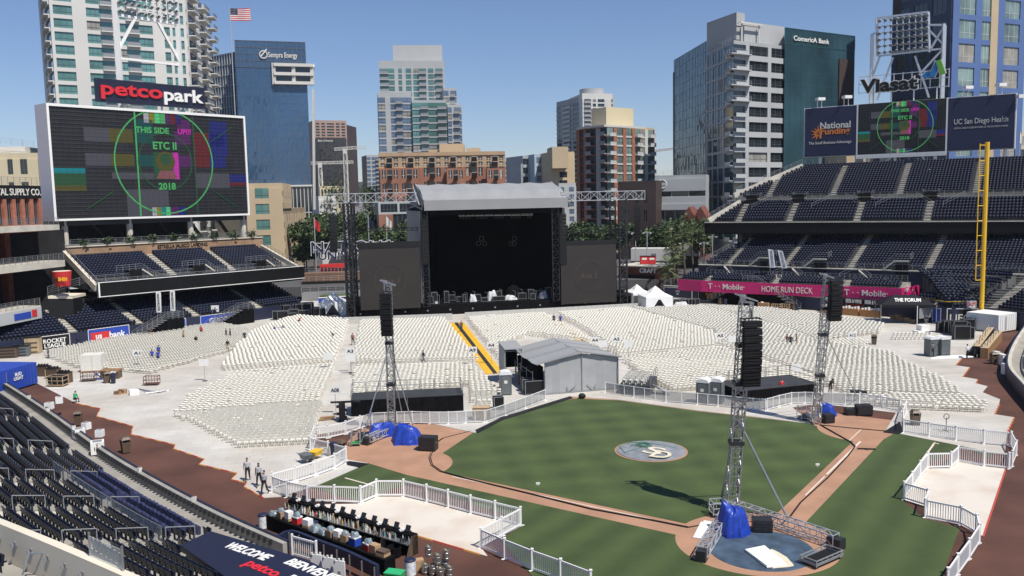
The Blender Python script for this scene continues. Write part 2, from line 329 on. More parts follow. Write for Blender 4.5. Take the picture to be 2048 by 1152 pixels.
class Curve:
    def __init__(s,pts,sub=8):
        P=[np.array(p[:2],float) for p in pts]; P=[2*P[0]-P[1]]+P+[2*P[-1]-P[-2]]; out=[]
        for i in range(1,len(P)-2):
            for k in range(sub):
                t=k/sub; out.append(.5*((2*P[i])+(-P[i-1]+P[i+1])*t+(2*P[i-1]-5*P[i]+4*P[i+1]-P[i+2])*t*t+(-P[i-1]+3*P[i]-3*P[i+1]+P[i+2])*t**3))
        out.append(P[-2]); s.p=np.array(out); d=np.linalg.norm(np.diff(s.p,axis=0),axis=1); s.s=np.concatenate([[0],np.cumsum(d)]); s.L=s.s[-1]
    def at(s,t,off=0.):          # point and unit outward normal (to the right-hand side of travel)
        x=np.array([np.interp(t,s.s,s.p[:,0]),np.interp(t,s.s,s.p[:,1])]); e=.6
        a=np.array([np.interp(t-e,s.s,s.p[:,0]),np.interp(t-e,s.s,s.p[:,1])]); b=np.array([np.interp(t+e,s.s,s.p[:,0]),np.interp(t+e,s.s,s.p[:,1])])
        
        if t<=0: b=a+(s.p[1]-s.p[0])
        if t>=s.L: a=b-(s.p[-1]-s.p[-2])
        d=(b-a)/max(1e-9,np.linalg.norm(b-a)); n=np.array([d[1],-d[0]]); return x+n*off,n
    def near(s,q): 
        return s.s[int(np.argmin(np.linalg.norm(s.p-np.array(q[:2]),axis=1)))]
def stand_rows(cv,z0,off0,rows,tread,rise,aisles,terr,steps,lim=lambda r:(0,1e9),aw=1.2,skip=lambda r,t:False,pitch=.54,solid=True,ds=2.0,flip=1):
    prev=None
    for r in range(rows):
        a,b=lim(r); a=max(a,0); b=min(b,cv.L); o0=off0+r*tread; z=z0+r*rise
        n=max(1,int((b-a)/ds)); ring=[]
        for k in range(n+1):
            t=a+(b-a)*k/n; p,nn=cv.at(t,o0*flip); q,_=cv.at(t,(o0+tread+.02)*flip); ring.append((p,q))
        lowz=(z0-1.2 if solid is True else z-rise-.35)
        for (p,q),(p2,q2) in zip(ring[:-1],ring[1:]):
            terr.hexa([(p[0],p[1],lowz),(p2[0],p2[1],lowz),(q2[0],q2[1],lowz),(q[0],q[1],lowz),(p[0],p[1],z),(p2[0],p2[1],z),(q2[0],q2[1],z),(q[0],q[1],z)])
        t=a+.4
        while t<b-.3:
            ai=[x for x in aisles if abs(t-x)<aw/2+.25]
            if ai: t=ai[0]+aw/2+.27; continue
            p,nn=cv.at(t,(o0+tread*.72)*flip); nn=nn*flip
            # keep the pitch constant on the row's own radius
            p2,_=cv.at(t+.5,(o0+tread*.72)*flip); k=np.linalg.norm(p2-p)/.5
            if not skip(r,t): SEATS.append((p[0],p[1],z,math.atan2(nn[1],nn[0])-PI/2))
            t+=pitch/max(k,.3)
        for x in aisles:
            if a<=x<=b:
                p,nn=cv.at(x,o0*flip); d=np.array([-nn[1],nn[0]])*aw/2
                for h in (0,1):
                    c,_=cv.at(x,(o0+tread*(.25+.5*h)+.01)*flip); an=math.atan2(nn[1],nn[0])-PI/2
                    steps.box((c[0],c[1],z-.2+rise*(h-.0)/2+.012),(aw,tread/2,.4+.0),an)
def line(P,Q): return Curve([P[:2],((P[0]+Q[0])/2,(P[1]+Q[1])/2),Q[:2]],6)
mat('terrace',(.12,.118,.112),.9,.2,.5); mat('step',(.46,.43,.37),.9,.15,.8); mat('fascia_black',(.007,.007,.008),.6,.3,.4,spec=.2); mat('brown_wall',(.30,.19,.115),.9,.2,.5); mat('navy_wall',(.014,.018,.045),.6,.2,.4)
mat('shade_dark',(.022,.022,.024),.9,.3,.4,spec=.1)  # shade of halls and concourses put into a near-black colour
# ---------- right field stand
P0=Vector(A(1410,447,170)); P0.z=14.0; Q0=Vector(A(1900,447,147)); Q0.z=14.0
ext=(Q0-P0).normalized(); Q1=Q0+ext*12
cu=line(P0,Q1); LU=cu.L
rf=thing('grandstand','two tier dark blue right field grandstand under the wide three panel scoreboard','grandstand',((P0+Q1)/2).to_tuple()[:2]+(0,))
terr=MB().use('terrace'); steps=MB().use('step')
def at_px(cv,off,z,px,py):     # arc length on curve whose offset point appears at column px
    best=min(np.linspace(0,cv.L,240),key=lambda t:abs(to_px((*cv.at(t,off)[0],z))[0]-px)); return best
def to_px(P):
    d=np.array(P,float)-[0,0,CAMZ]; k=d@_fw; return (1024+FPX*(d@_r2)/k,576-FPX*(d@_u2)/k)
OUT=-1     # P->Q runs left to right, the stand lies on the far side
al=[at_px(cu,-3,15,x,0) for x in (1481,1583,1717,1857)]
stand_rows(cu,14.3,1.2,7,.85,.50,al,terr,steps,lim=lambda r:(1.0+r*.55,1e9),solid=False,flip=OUT)
au=[at_px(cu,-12,22,x,0) for x in (1545,1672,1806,1955)]
stand_rows(cu,19.0,8.9,15,.80,.40,au,terr,steps,lim=lambda r:(3.8+r*.72,1e9),solid=False,flip=OUT)
fas=MB().use('fascia_black'); dk=MB().use('navy_wall'); rl=MB().use('grey_metal'); cn=MB().use('concrete_light')
def cpt(cv,t,off,z): p,_=cv.at(t,off*OUT); return Vector((p[0],p[1],z))
def slab(mb,cv,a,b,o0,o1,z0,z1,n=1):
    for k in range(n):
        t0=a+(b-a)*k/n; t1=a+(b-a)*(k+1)/n
        mb.hexa([cpt(cv,t0,o0,z0),cpt(cv,t1,o0,z0),cpt(cv,t1,o1,z0),cpt(cv,t0,o1,z0),cpt(cv,t0,o0,z1),cpt(cv,t1,o0,z1),cpt(cv,t1,o1,z1),cpt(cv,t0,o1,z1)])
slab(fas,cu,-.0,LU,-.3,.0,12.2,14.05); slab(cn,cu,0,LU,-.45,.1,14.06,14.2)
slab(dk,cu,2,LU,7.4,8.8,16.5,18.2); slab(cn,cu,2,LU,7.3,8.9,18.21,18.4)
slab(fas,cu,0,LU,.0,20,11.9,12.2)
for px in (1507,1600,1731,1862):
    t=at_px(cu,-8,18.5,px,0); slab(fas,cu,t-1.1,t+1.1,6.9,8.6,16.8,19.2)
    rail(rl,[cpt(cu,t-1.3,9.4,18.6),cpt(cu,t-1.3,7.2,18.4),cpt(cu,t+1.3,7.2,18.4),cpt(cu,t+1.3,9.4,18.6)],1.1)
    slab(cn,cu,t-1.5,t+1.5,6.9,7.3,18.45,18.6)
rail(rl,[cpt(cu,2,7.2,18.4),cpt(cu,LU,7.2,18.4)],1.0,1.5,4)
for px in (1440,1540,1560,1660,1690,1790,1830,1930):
    t=at_px(cu,-6,17.5,px,0); sgn=1 if px in (1440,1560,1690,1830) else -1
    rail(rl,[cpt(cu,t,7.2,18.3),cpt(cu,min(LU,t+3.2*sgn),4.6,16.6)],.9,3,2)
# slanted stair at the left edge, back wall, underside posts
for r in range(23):
    pass
e0=cpt(cu,.5,.6,14.4); e1=cpt(cu,4.8,7.2,18.0); e2=cpt(cu,3.0,8.9,19.3); e3=cpt(cu,13.6,20.9,25.1)
for a,b in ((e0,e1),(e2,e3)):
    cn.bar(a,b,.5,.9); rail(rl,[a+Vector((0,0,.4)),b+Vector((0,0,.4))],1.0,1.4,3)
slab(dk,cu,14,LU,20.95,21.3,18,25.4); rail(rl,[cpt(cu,14,21.1,25.4),cpt(cu,LU,21.1,25.4)],1.0,1.6,3)
back=MB().use('shade_dark'); slab(back,cu,1,LU,17.5,18,.0,11.9)  # near-black back wall carries the shade under the upper deck
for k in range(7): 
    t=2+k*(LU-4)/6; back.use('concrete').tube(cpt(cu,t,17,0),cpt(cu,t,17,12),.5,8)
# lower right field deck
PL=Vector(G(1398,531,6.2)); QL=Vector(G(1875,546,6.2)); QL2=QL+(QL-PL).normalized()*22
cl=line(PL,QL2); LL=cl.L
al2=[at_px(cl,-6,8,x,0) for x in (1478,1590,1718,1868)]
stand_rows(cl,6.4,.6,18,.85,.33,al2,terr,steps,lim=lambda r:(.8+r*.35,1e9),solid=True,flip=OUT)
slab(dk,cl,0,LL,-.25,.5,3.6,6.3); slab(cn,cl,0,LL,-.4,.5,6.31,6.45); rail(rl,[cpt(cl,0,-.3,6.45),cpt(cl,LL,-.3,6.45)],1.0,1.5,4)
for px in (1532,1640,1805):
    t=at_px(cl,0,6.5,px,0); slab(fas,cl,t-1.0,t+1.0,-.32,1.6,4.2,7.6)
    cn.bar(cpt(cl,t-2.9,-.4,6.5),cpt(cl,t-1.1,-.4,8.0),.25); cn.bar(cpt(cl,t-1.1,-.4,8.0),cpt(cl,t+1.1,-.4,8.0),.25)
    rail(rl,[cpt(cl,t-2.9,-.3,6.6),cpt(cl,t-1.1,-.3,8.1),cpt(cl,t+1.1,-.3,8.1),cpt(cl,t+1.1,2.4,8.3)],1.0,1.2,3)
for px in (1440,1575,1710):
    t=at_px(cl,2,5.5,px,0); 
    for sg in (-1,1): rail(rl,[cpt(cl,t,-.6,6.3),cpt(cl,max(0,t+2.6*sg),-2.0,4.9)],.9,3,2); 
    steps.bar(cpt(cl,t+.2,-.5,6.2),cpt(cl,t+3.0,-2.6,4.4),.25,.25)
rail(rl,[cpt(cl,0,.3,6.3),cpt(cl,6.2,15.6,12.0)],1.0,1.5,3)
part('terrace',terr,rf,True); parts('aisle_steps',steps,rf,1.2); part('fascia',fas,rf,True); part('parapet',cn,rf,True); part('vomitory_wall',dk,rf,True); part('railing',rl,rf,True); part('back_wall',back,rf,True)
# ---------- home run deck: magenta front and four rows above it
HD=[G(1345,588,2.3),G(1385,584,2.3)]
DK=[Vector((*G(1356,577,2.6)[:2],0)),Vector((*G(1402,580,2.6)[:2],0)),Vector((*G(1803,598,2.6)[:2],0)),Vector((*G(1838,591,2.6)[:2],0))]
hd=thing('seating_deck','low seating deck fronted by a long magenta banner above the right field wall','seating deck',DK[1].to_tuple())
mg=MB().use('magenta'); tr2=MB().use('terrace'); st2=MB().use('step'); rl2=MB().use('grey_metal')
for a,b in zip(DK[:-1],DK[1:]):
    d=(b-a).normalized(); n=Vector((-d.y,d.x,0))*.3
    mg.hexa([a+Vector((0,0,2.3)),b+Vector((0,0,2.3)),b+n+Vector((0,0,2.3)),a+n+Vector((0,0,2.3)),a+Vector((0,0,4.25)),b+Vector((0,0,4.25)),b+n+Vector((0,0,4.25)),a+n+Vector((0,0,4.25))])
ban=part('banner',mg,hd,True)
tx=MB()
L12=(DK[2]-DK[1]).length
def bz(p): return Vector((p[0],p[1],0))
face_text(tx,'HOME RUN DECK','offwhite',bz(DK[1]),bz(DK[2]),.46,3.3,1.0,None,.04,.05,.0,0,.75)
face_text(tx,'T · · Mobile·','offwhite',bz(DK[1]),bz(DK[2]),.14,3.4,.95,None,.04,.05,.01)
face_text(tx,'T · · Mobile·','offwhite',bz(DK[1]),bz(DK[2]),.84,3.3,.95,None,.04,.05,.01)
face_text(tx,'T','offwhite',bz(DK[2]),bz(DK[3]),.6,3.4,.8,None,.04,.05,.02)
t2=tx; [part('lettering',q,ban,True) for q in clusters(t2,2.2)]
ch=line(DK[1],DK[2]); a2=[at_px(ch,-1,4,x,0) for x in (1412,1548,1690,1815)]
stand_rows(ch,4.0,1.0,4,.8,.22,a2,tr2,st2,lim=lambda r:(.3,ch.L+6),solid=True,flip=OUT)
slab(tr2,ch,-.0,ch.L,4.25,9.5,2.0,4.6)
rail(rl2,[cpt(ch,-2,4.6,4.9),cpt(ch,ch.L,4.6,4.9)],1.0,.8,4)
for k in range(36):
    if k%9<7: st2.box(cpt(ch,1+k*(ch.L-2)/35,4.9,5.0),(.5,.4,.7),-.75)
ch2=line(DK[0],DK[1]); stand_rows(ch2,4.0,.6,4,.8,.22,[],tr2,st2,solid=True,flip=OUT)
part('terrace',tr2,hd,True); parts('aisle_steps',st2,hd,1.2); part('railing',rl2,hd,True)
# ---------- left field stand
WL=Vector(G(-20,716)); WM=Vector(G(175,690)); WR=Vector(G(612,627))
fl=Vector(A(193,565,128)); fl.z=8.4; fr=Vector(A(605,532,154)); fr.z=8.4
cL=line(fl,fr); LLn=cL.L
lf=thing('grandstand','small dark blue left field grandstand with a long blank black board along its front','grandstand',((fl+fr)/2).to_tuple()[:2]+(0,))
terr=MB().use('terrace'); steps=MB().use('step'); fas=MB().use('fascia_black'); dk=MB().use('navy_wall'); rl=MB().use('grey_metal'); cn=MB().use('cream'); wb=MB().use('brown_wall')
slab(fas,cL,0,LLn,-.5,0,6.35,8.35); cn.use('white_paint')
slab(cn,cL,-.0,LLn,-.55,-.42,8.36,8.45); slab(cn,cL,0,LLn,-.55,-.42,6.22,6.32); slab(cn,cL,0,.22,-.56,0,6.2,8.45); cn.use('cream')
slab(terr,cL,0,LLn,0.02,3.2,6.9,7.2); 
a3=[at_px(cL,-9,9.5,x,0) for x in (318,436)]
stand_rows(cL,8.3,3.6,11,.85,.30,a3,terr,steps,lim=lambda r:(-.0+max(0,.2),LLn-1.2),solid=True,flip=OUT)
slab(dk,cL,0,LLn,3.2,3.55,7.2,8.25); rail(rl,[cpt(cL,0,3.3,8.25),cpt(cL,LLn,3.3,8.25)],1.0,1.3,4)
rail(rl,[cpt(cL,0,.2,8.35),cpt(cL,LLn,.2,8.35)],.5,1.5,2)
for px in (262,390,512):
    t=at_px(cL,-5,9,px,0); slab(fas,cL,t-.9,t+.9,3.1,5.6,7.21,9.6); cn.bar(cpt(cL,t+1.0,3.2,9.7),cpt(cL,t+2.6,3.2,8.5),.2); 
    rail(rl,[cpt(cL,t-3.0,3.2,9.5),cpt(cL,t+1.0,3.2,9.6),cpt(cL,t+2.8,3.2,8.3)],1.0,1.0,3)
    for sg in (1,): rail(rl,[cpt(cL,t+3,3.0,8.2),cpt(cL,min(LLn,t+5.2),1.2,7.2)],.9,2,2); steps.bar(cpt(cL,t+3.3,3.0,7.9),cpt(cL,min(LLn,t+5.4),1.2,7.2),.9,.2)
zb=8.3+11*.30
slab(wb,cL,-.5,LLn+.4,12.98,13.5,7.0,13.3); slab(cn,cL,-.5,LLn+.4,12.8,13.6,13.31,13.45)
tx=MB(); face_text(tx,'ESTRELLA JALISCO LANDING','black',cpt(cL,0,12.98,0),cpt(cL,LLn,12.98,0),.56,12.55,.62,None,.05,.06,.02,0,.80)
slab(terr,cL,-.5,LLn+.5,13.6,34,12.9,13.2); rail(rl,[cpt(cL,-.5,13.2,13.45),cpt(cL,LLn+.4,13.2,13.45)],1.05,1.4,4)
# side stair on the left flank, back hall walls coloured near-black for its shade
sA=cpt(cL,-.2,.2,7.4); sB=cpt(cL,-1.2,13.2,12.6)
cn.bar(sA+Vector((0,0,.2)),sB+Vector((0,0,.2)),.5,1.0); rail(rl,[sA+Vector((0,0,.7)),sB+Vector((0,0,.7))],1.1,1.3,3)
sA=cpt(cL,LLn-.6,.4,8.0); sB=cpt(cL,LLn-.4,13.2,11.6); cn.bar(sA,sB,.4,.8); rail(rl,[sA,sB],1.2,1.3,3); 
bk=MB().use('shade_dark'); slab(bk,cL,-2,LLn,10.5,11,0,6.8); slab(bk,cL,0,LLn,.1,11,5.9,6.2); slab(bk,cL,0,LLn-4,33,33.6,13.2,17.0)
# lower rows behind the field wall
cW=Curve([WL,WM,((WM.x+WR.x)/2,(WM.y+WR.y)/2),WR],8)
a4=[at_px(cW,-3,3,x,0) for x in (135,265,380,505)]
stand_rows(cW,1.75,.5,11,.82,.27,a4,terr,steps,solid=True,flip=OUT)
for a,b in ((118,270),(285,500),(520,600)):
    rail(rl,[cpt(cW,at_px(cW,-9.5,4.5,a,0),9.6,4.7),cpt(cW,at_px(cW,-9.5,4.5,b,0),9.6,4.7)],1.0,1.3,4,mesh=True)
part('terrace',terr,lf,True); parts('aisle_steps',steps,lf,1.2); part('front_board',fas,lf,True); part('parapet',cn,lf,True); part('vomitory_wall',dk,lf,True); part('railing',rl,lf,True); w_=part('landing_wall',wb,lf,True); part('lettering',tx,w_,True); part('back_wall',bk,lf,True)
# left field wall with its signs
fw_=thing('outfield_wall','dark navy left field wall carrying advertising panels below the lower seats','wall',WM.to_tuple())
wl=MB().use('navy_wall')
NW=24
for k in range(NW):
    t0=cW.L*k/NW; t1=cW.L*(k+1)/NW; slab(wl,cW,t0,t1,0,.4,0,2.0)
wp=part('wall',wl,fw_,True)
def panel(name,px0,px1,z0,z1,back,cvv=None,out=.06):
    cvv=cvv or cW; a=at_px(cvv,0,1,px0,0); b=at_px(cvv,0,1,px1,0); mb=MB().use(back)
    P=cpt(cvv,a,-.02,0); Q=cpt(cvv,b,-.02,0); d=(Q-P).normalized(); n=Vector((d.y,-d.x,0))*out
    mb.hexa([P+n+Vector((0,0,z0)),Q+n+Vector((0,0,z0)),Q+Vector((0,0,z0)),P+Vector((0,0,z0)),P+n+Vector((0,0,z1)),Q+n+Vector((0,0,z1)),Q+Vector((0,0,z1)),P+Vector((0,0,z1))])
    e=n*1.2
    mb.use('white_paint')
    for z in (z0,z1): mb.bar(P+e+Vector((0,0,z)),Q+e+Vector((0,0,z)),.07)
    for p in (P,Q): mb.bar(p+e+Vector((0,0,z0)),p+e+Vector((0,0,z1)),.07)
    return mb,P+n,Q+n
mb,P,Q=panel('p',58,140,.1,2.0,'black'); pn=part('advertising_panel',mb,fw_,True,'black panel with white lettering and a blue and white ball emblem'); tx=MB()
face_text(tx,'ROCKET',  'white_paint',P,Q,.63,1.28,.55,None,.03,.04,.03); face_text(tx,'LEAGUE','white_paint',P,Q,.63,.62,.55,None,.03,.04,.03)
c=P.lerp(Q,.17); tx.use('blue').merge(MB().use('glass_blue').use('blue').lathe((0,0,0),[(.0,-.02),(.62,-.02),(.62,.03),(0,.03)],20),Matrix.Translation(c+Vector((0,0,1.05)))@frame_mtx((0,0,0),Q-P).to_3x3().to_4x4()@Matrix.Rotation(PI/2,4,'X')); 
part('lettering',tx,pn,True)
mb,P,Q=panel('p',176,257,.1,2.15,'blue'); pn=part('advertising_panel',mb,fw_,True,'blue panel with a red shield and white lettering'); tx=MB()
d=(Q-P).normalized(); n=Vector((d.y,-d.x,0))*.03
tx.use('red').extr([P+d*.3+n+Vector((0,0,1.65)),P+d*.3+n+Vector((0,0,.45)),P+d*1.8+n+Vector((0,0,.25)),P+d*3.2+n+Vector((0,0,.45)),P+d*3.2+n+Vector((0,0,1.65))],n)
face_text(tx,'us','white_paint',P,Q,.24,1.0,.75,None,.09,.03,.04); face_text(tx,'bank','white_paint',P,Q,.70,1.05,.85,None,.05,.03,.04); part('lettering',tx,pn,True)
mb,P,Q=panel('p',353,372,.1,2.0,'blue'); part('advertising_panel',mb,fw_,True)
mb,P,Q=panel('p',402,470,.1,2.0,'blue'); pn=part('advertising_panel',mb,fw_,True,'blue panel behind the entry stairs'); tx=MB(); face_text(tx,'GEICO','white_paint',P,Q,.5,1.05,.8,None,.05,.04,.03); part('lettering',tx,pn,True)
# ---------- foreground stand on the third base side
cF=Curve([(-62,99),(-52,88),(-41.6,76.2),(-31.1,63.9),(-22.2,54.4),(-15.2,47.6),(-8,41.6),(0,36.8),(8,33.4)],8)
ns=thing('grandstand','near stand of dark navy seats curving along the third base side warning track','grandstand',(-30,55,0))
terr=MB().use('concrete'); steps=MB().use('concrete_light'); rl=MB().use('grey_metal'); cn=MB().use('concrete')
aF=[cF.near(G(*q,1.2)) for q in ((108,828),(198,888),(292,945),(402,997),(508,1050))]
SB=cF.near(G(560,1085,1.0))
DIV=cF.near(G(270,932,1.2)); DIV2=cF.near(G(470,1018,1.2))
BLK=SEATS; n_before=len(SEATS)
RB=[G(x,y,2.5) for x,y in ((361,1090),(421,1062),(610,1118),(760,1190),(560,1230))]
def nlim(r): return (0,SB-.5) if r<3 else (0,SB+9)
def inroof(p): return any((RB[i]-Vector((p[0],p[1],2.5))).length<.6 for i in range(5)) or inpoly(p[0],p[1],RB)
stand_rows(cF,.55,1.35,27,.86,.24,aF,terr,steps,lim=nlim,solid=True,skip=lambda r,t:r<4 and DIV<t<DIV2+2,pitch=.55,ds=1.2)
SEATS[n_before:]=[p for p in SEATS[n_before:] if not inroof(p)]
for k in range(60):
    t0=SB*k/60;t1=SB*(k+1)/60; v=[]
    for z in (.05,.40):
        for t,o in ((t0,.281),(t1,.281),(t1,1.35),(t0,1.35)): q,_=cF.at(t,o); v.append((q[0],q[1],z))
    terr.hexa(v)
# field wall
for k in range(60):
    t0=SB*k/60; t1=SB*(k+1)/60
    a,_=cF.at(t0); b,_=cF.at(t1); a2_,_=cF.at(t0,.28); b2_,_=cF.at(t1,.28)
    cn.hexa([(a[0],a[1],0),(b[0],b[1],0),(b2_[0],b2_[1],0),(a2_[0],a2_[1],0),(a[0],a[1],1.12),(b[0],b[1],1.12),(b2_[0],b2_[1],1.12),(a2_[0],a2_[1],1.12)])
pad=MB().use('navy')
for k in range(60):
    t0=SB*k/60; t1=SB*(k+1)/60; a,_=cF.at(t0,-.14); b,_=cF.at(t1,-.14); a2_,_=cF.at(t0,-.004); b2_,_=cF.at(t1,-.004)
    pad.hexa([(a[0],a[1],.02),(b[0],b[1],.02),(b2_[0],b2_[1],.02),(a2_[0],a2_[1],.02),(a[0],a[1],1.2),(b[0],b[1],1.2),(b2_[0],b2_[1],1.2),(a2_[0],a2_[1],1.2)])
# cup holder ribs on the wall's inner face
rb=MB().use('dark_metal'); t=2.
while t<SB-1:
    p,nn=cF.at(t,.36); rb.box((p[0],p[1],.95),(.12,.14,.28),math.atan2(nn[1],nn[0])-PI/2); t+=.56
for x in aF:
    for r in range(2,27,3):
        p,nn=cF.at(x,1.35+r*.86); q,_=cF.at(x,1.35+(r+1.9)*.86); z=.55+r*.24; d=np.array([-nn[1],nn[0]])*.62
        for s in (-1,):
            a=Vector((p[0]+d[0]*s,p[1]+d[1]*s,z)); b=Vector((q[0]+d[0]*s,q[1]+d[1]*s,z+.45))
            rl.path([a,a+Vector((0,0,.92)),b+Vector((0,0,.9)),b],.028,6)
part('terrace',terr,ns,True); parts('aisle_steps',steps,ns,.8); part('field_wall',cn,ns,True); part('wall_padding',pad,ns,True); parts('handrail',rl,ns,.02); part('cup_holder',rb,ns,True,kind='stuff')
# glass divider behind the covered rows
gd=MB().use('steel'); gl=MB()
mat('clear_glass',(.75,.8,.78),.05,.02,2,alpha=.28); gl.use('clear_glass')
t=DIV
while t<DIV2+2.4:
    p,nn=cF.at(t,1.35+4.2*.86); q,_=cF.at(t+1.0,1.35+4.2*.86); gd.bar((p[0],p[1],1.2),(p[0],p[1],2.5),.06)
    gl.bar((p[0],p[1],2.05),(q[0],q[1],2.05),.02,.85); gd.bar((p[0],p[1],2.5),(q[0],q[1],2.5),.05); t+=1.0
dv=thing('glass_divider','row of clear glass panels on steel posts behind the covered seats','divider',tuple(cF.at(DIV,5.5)[0])+(1.4,)); part('post',gd,dv,True); part('pane',gl,dv,True)
# covered seat blocks
def cover_mb(n,rr):
    mb=MB().use('seat_cover')
    prof=[(-.42,.02),(-.44,.45),(-.30,.52),(.02,.56),(.10,.98),(.24,.95),(.30,.50),(.30,.02)]; L=n*.56; m=n*3
    vs=[];fs=[]; rnd=random.Random(rr)
    for i in range(m+1):
        w=.5+.5*math.cos(2*PI*i/3.); j=(rnd.random()-.5)*.05
        for (y,z) in prof: vs.append((-L/2+L*i/m,y+j,z-(.09*(1-w) if z>.9 else 0)+ (rnd.random()-.5)*.04*(z>.1)))
    k=len(prof)
    for i in range(m):
        for a in range(k-1): fs.append((i*k+a,(i+1)*k+a,(i+1)*k+a+1,i*k+a+1))
    fs.append(tuple(range(k-1,-1,-1))); fs.append(tuple(m*k+a for a in range(k))); mb.add(vs,fs); return mb
mat('seat_cover',(.020,.025,.075),.75,.25,2,bump=.3)
words=['wall side row','middle row','glass side row']
for i,(ta,tb) in enumerate(((DIV+.4,(DIV+DIV2)/2-.2),((DIV+DIV2)/2+1.0,DIV2+1.2))):
    for r in range(3):
        t=(ta+tb)/2; n=int((tb-ta)/.56); p,nn=cF.at(t,1.35+(r+.9)*.86)
        single('covered_seats',cover_mb(n,i*3+r),'navy cloth over a row of seats, %s of the %s covered block'%(words[r],('farther','nearer')[i]),'seat cover','covered seat rows by the field wall',local=((p[0],p[1],.55+r*.24),math.atan2(nn[1],nn[0])-PI/2))
# parapet of the deck in front of the camera, with cup holders
pp=thing('parapet_wall','pale curved concrete parapet with drink holders along the bottom left corner','wall',(-17.,28.,8.))
ZP=9.0; cp=Curve([G(-160,985,ZP),G(-60,1014,ZP),G(0,1036,ZP),G(130,1088,ZP),G(280,1152,ZP),G(430,1220,ZP)],6)
pb=MB().use('cream')
for k in range(40):
    t0=cp.L*k/40; t1=cp.L*(k+1)/40
    for (o0,o1,z0,z1) in ((0,.28,ZP-1.6,ZP),):
        v=[]
        for z in (z0,z1):
            for t,o in ((t0,o0),(t1,o0),(t1,o1),(t0,o1)): q,_=cp.at(t,o); v.append((q[0],q[1],z))
        pb.hexa(v)
part('wall',pb,pp,True)
cupm=MB().use('grey_metal').box((0,-.0,0),(.16,.05,.12)).lathe((0,-.10,-.08),[(.05,0),(.055,.12),(.045,.12),(.04,.02)],8)
for k in range(14):
    t=.8+k*1.05
    if t<cp.L-1:
        p,nn=cp.at(t,.31); mb=MB().merge(cupm); o=part('drink_holder',mb,pp); o.location=Vector((p[0],p[1],ZP-.45))-pp.location; o.rotation_euler=(0,0,math.atan2(nn[1],nn[0])+PI/2)
wg=MB().use('clear_glass'); a=G(181,1112,ZP); b=G(247,1142,ZP); wg.bar(a+Vector((0,0,.33)),b+Vector((0,0,.33)),.03,.6); wg.use('steel').bar(a,a+Vector((0,0,.75)),.05).bar(b,b+Vector((0,0,.75)),.05); part('wind_glass',wg,pp,True)
hr=MB().use('steel'); a=G(45,1150,ZP-1.0); b=G(135,1150,ZP-1.1); hr.path([a,a+Vector((.15,.2,.62)),b+Vector((-.2,.1,.7)),b],.03,8); 
single('handrail',hr,'bent steel handrail rising in the bottom left corner','handrail')
# floor and seats of that deck
fl_=MB().use('concrete')
for r in range(3):
    for k in range(30):
        t0=cp.L*k/30; t1=cp.L*(k+1)/30; v=[]
        for z in (ZP-3,ZP-1.25+r*.3):
            for t,o in ((t0,.29+r*.85),(t1,.29+r*.85),(t1,.3+(r+1)*.85),(t0,.3+(r+1)*.85)): q,_=cp.at(t,o); v.append((q[0],q[1],z))
        fl_.hexa(v)
part('deck_floor',fl_,pp,True)
DECK=[]
for r in range(2):
    t=.3
    while t<7.6:
        p,nn=cp.at(t,.3+.75+r*.85); DECK.append((p[0],p[1],ZP-1.25+r*.3,math.atan2(nn[1],nn[0])-PI/2)); t+=.55
SEATS+=DECK
# ---------- all seats: the nearest 300 stand alone, the rest in one object
def seat_mb(detail):
    s=MB().use('seat_navy' if detail else 'seat_far')
    # back panel (leans away from the field), folded seat, arms, foot
    if detail:
        a=[(-.225,.02,.42),(.225,.02,.42),(.235,.13,.86),(-.235,.13,.86)]
        s.add(a+[(x*.96,y+.045,z) for x,y,z in a],[(0,1,2,3),(7,6,5,4),(0,4,5,1),(1,5,6,2),(2,6,7,3),(3,7,4,0)])
        s.hexa([(-.2,-.10,.40),(.2,-.10,.40),(.2,.0,.42),(-.2,.0,.42),(-.2,-.16,.76),(.2,-.16,.76),(.2,-.07,.78),(-.2,-.07,.78)])
        for x in (-.255,.255): s.box((x,-.02,.55),(.035,.30,.05)); s.box((x,.04,.28),(.04,.10,.54))
        s.use('steel'); 
        for x in (-.12,.12): s.box((x,.095,.56),(.05,.02,.035))
    else:
        s.hexa([(-.23,.02,.38),(.23,.02,.38),(.23,.07,.40),(-.23,.07,.40),(-.23,.14,.86),(.23,.14,.86),(.23,.19,.86),(-.23,.19,.86)])
        s.hexa([(-.2,-.26,.38),(.2,-.26,.38),(.2,.02,.36),(-.2,.02,.36),(-.2,-.24,.46),(.2,-.24,.46),(.2,.02,.43),(-.2,.02,.43)])
        s.box((0,.03,.2),(.08,.06,.4))
    return s
def visible(x,y,z,m=25):
    if y<2: return False
    u,v=to_px((x,y,z)); return -m<u<2048+m and -m<v<1152+m
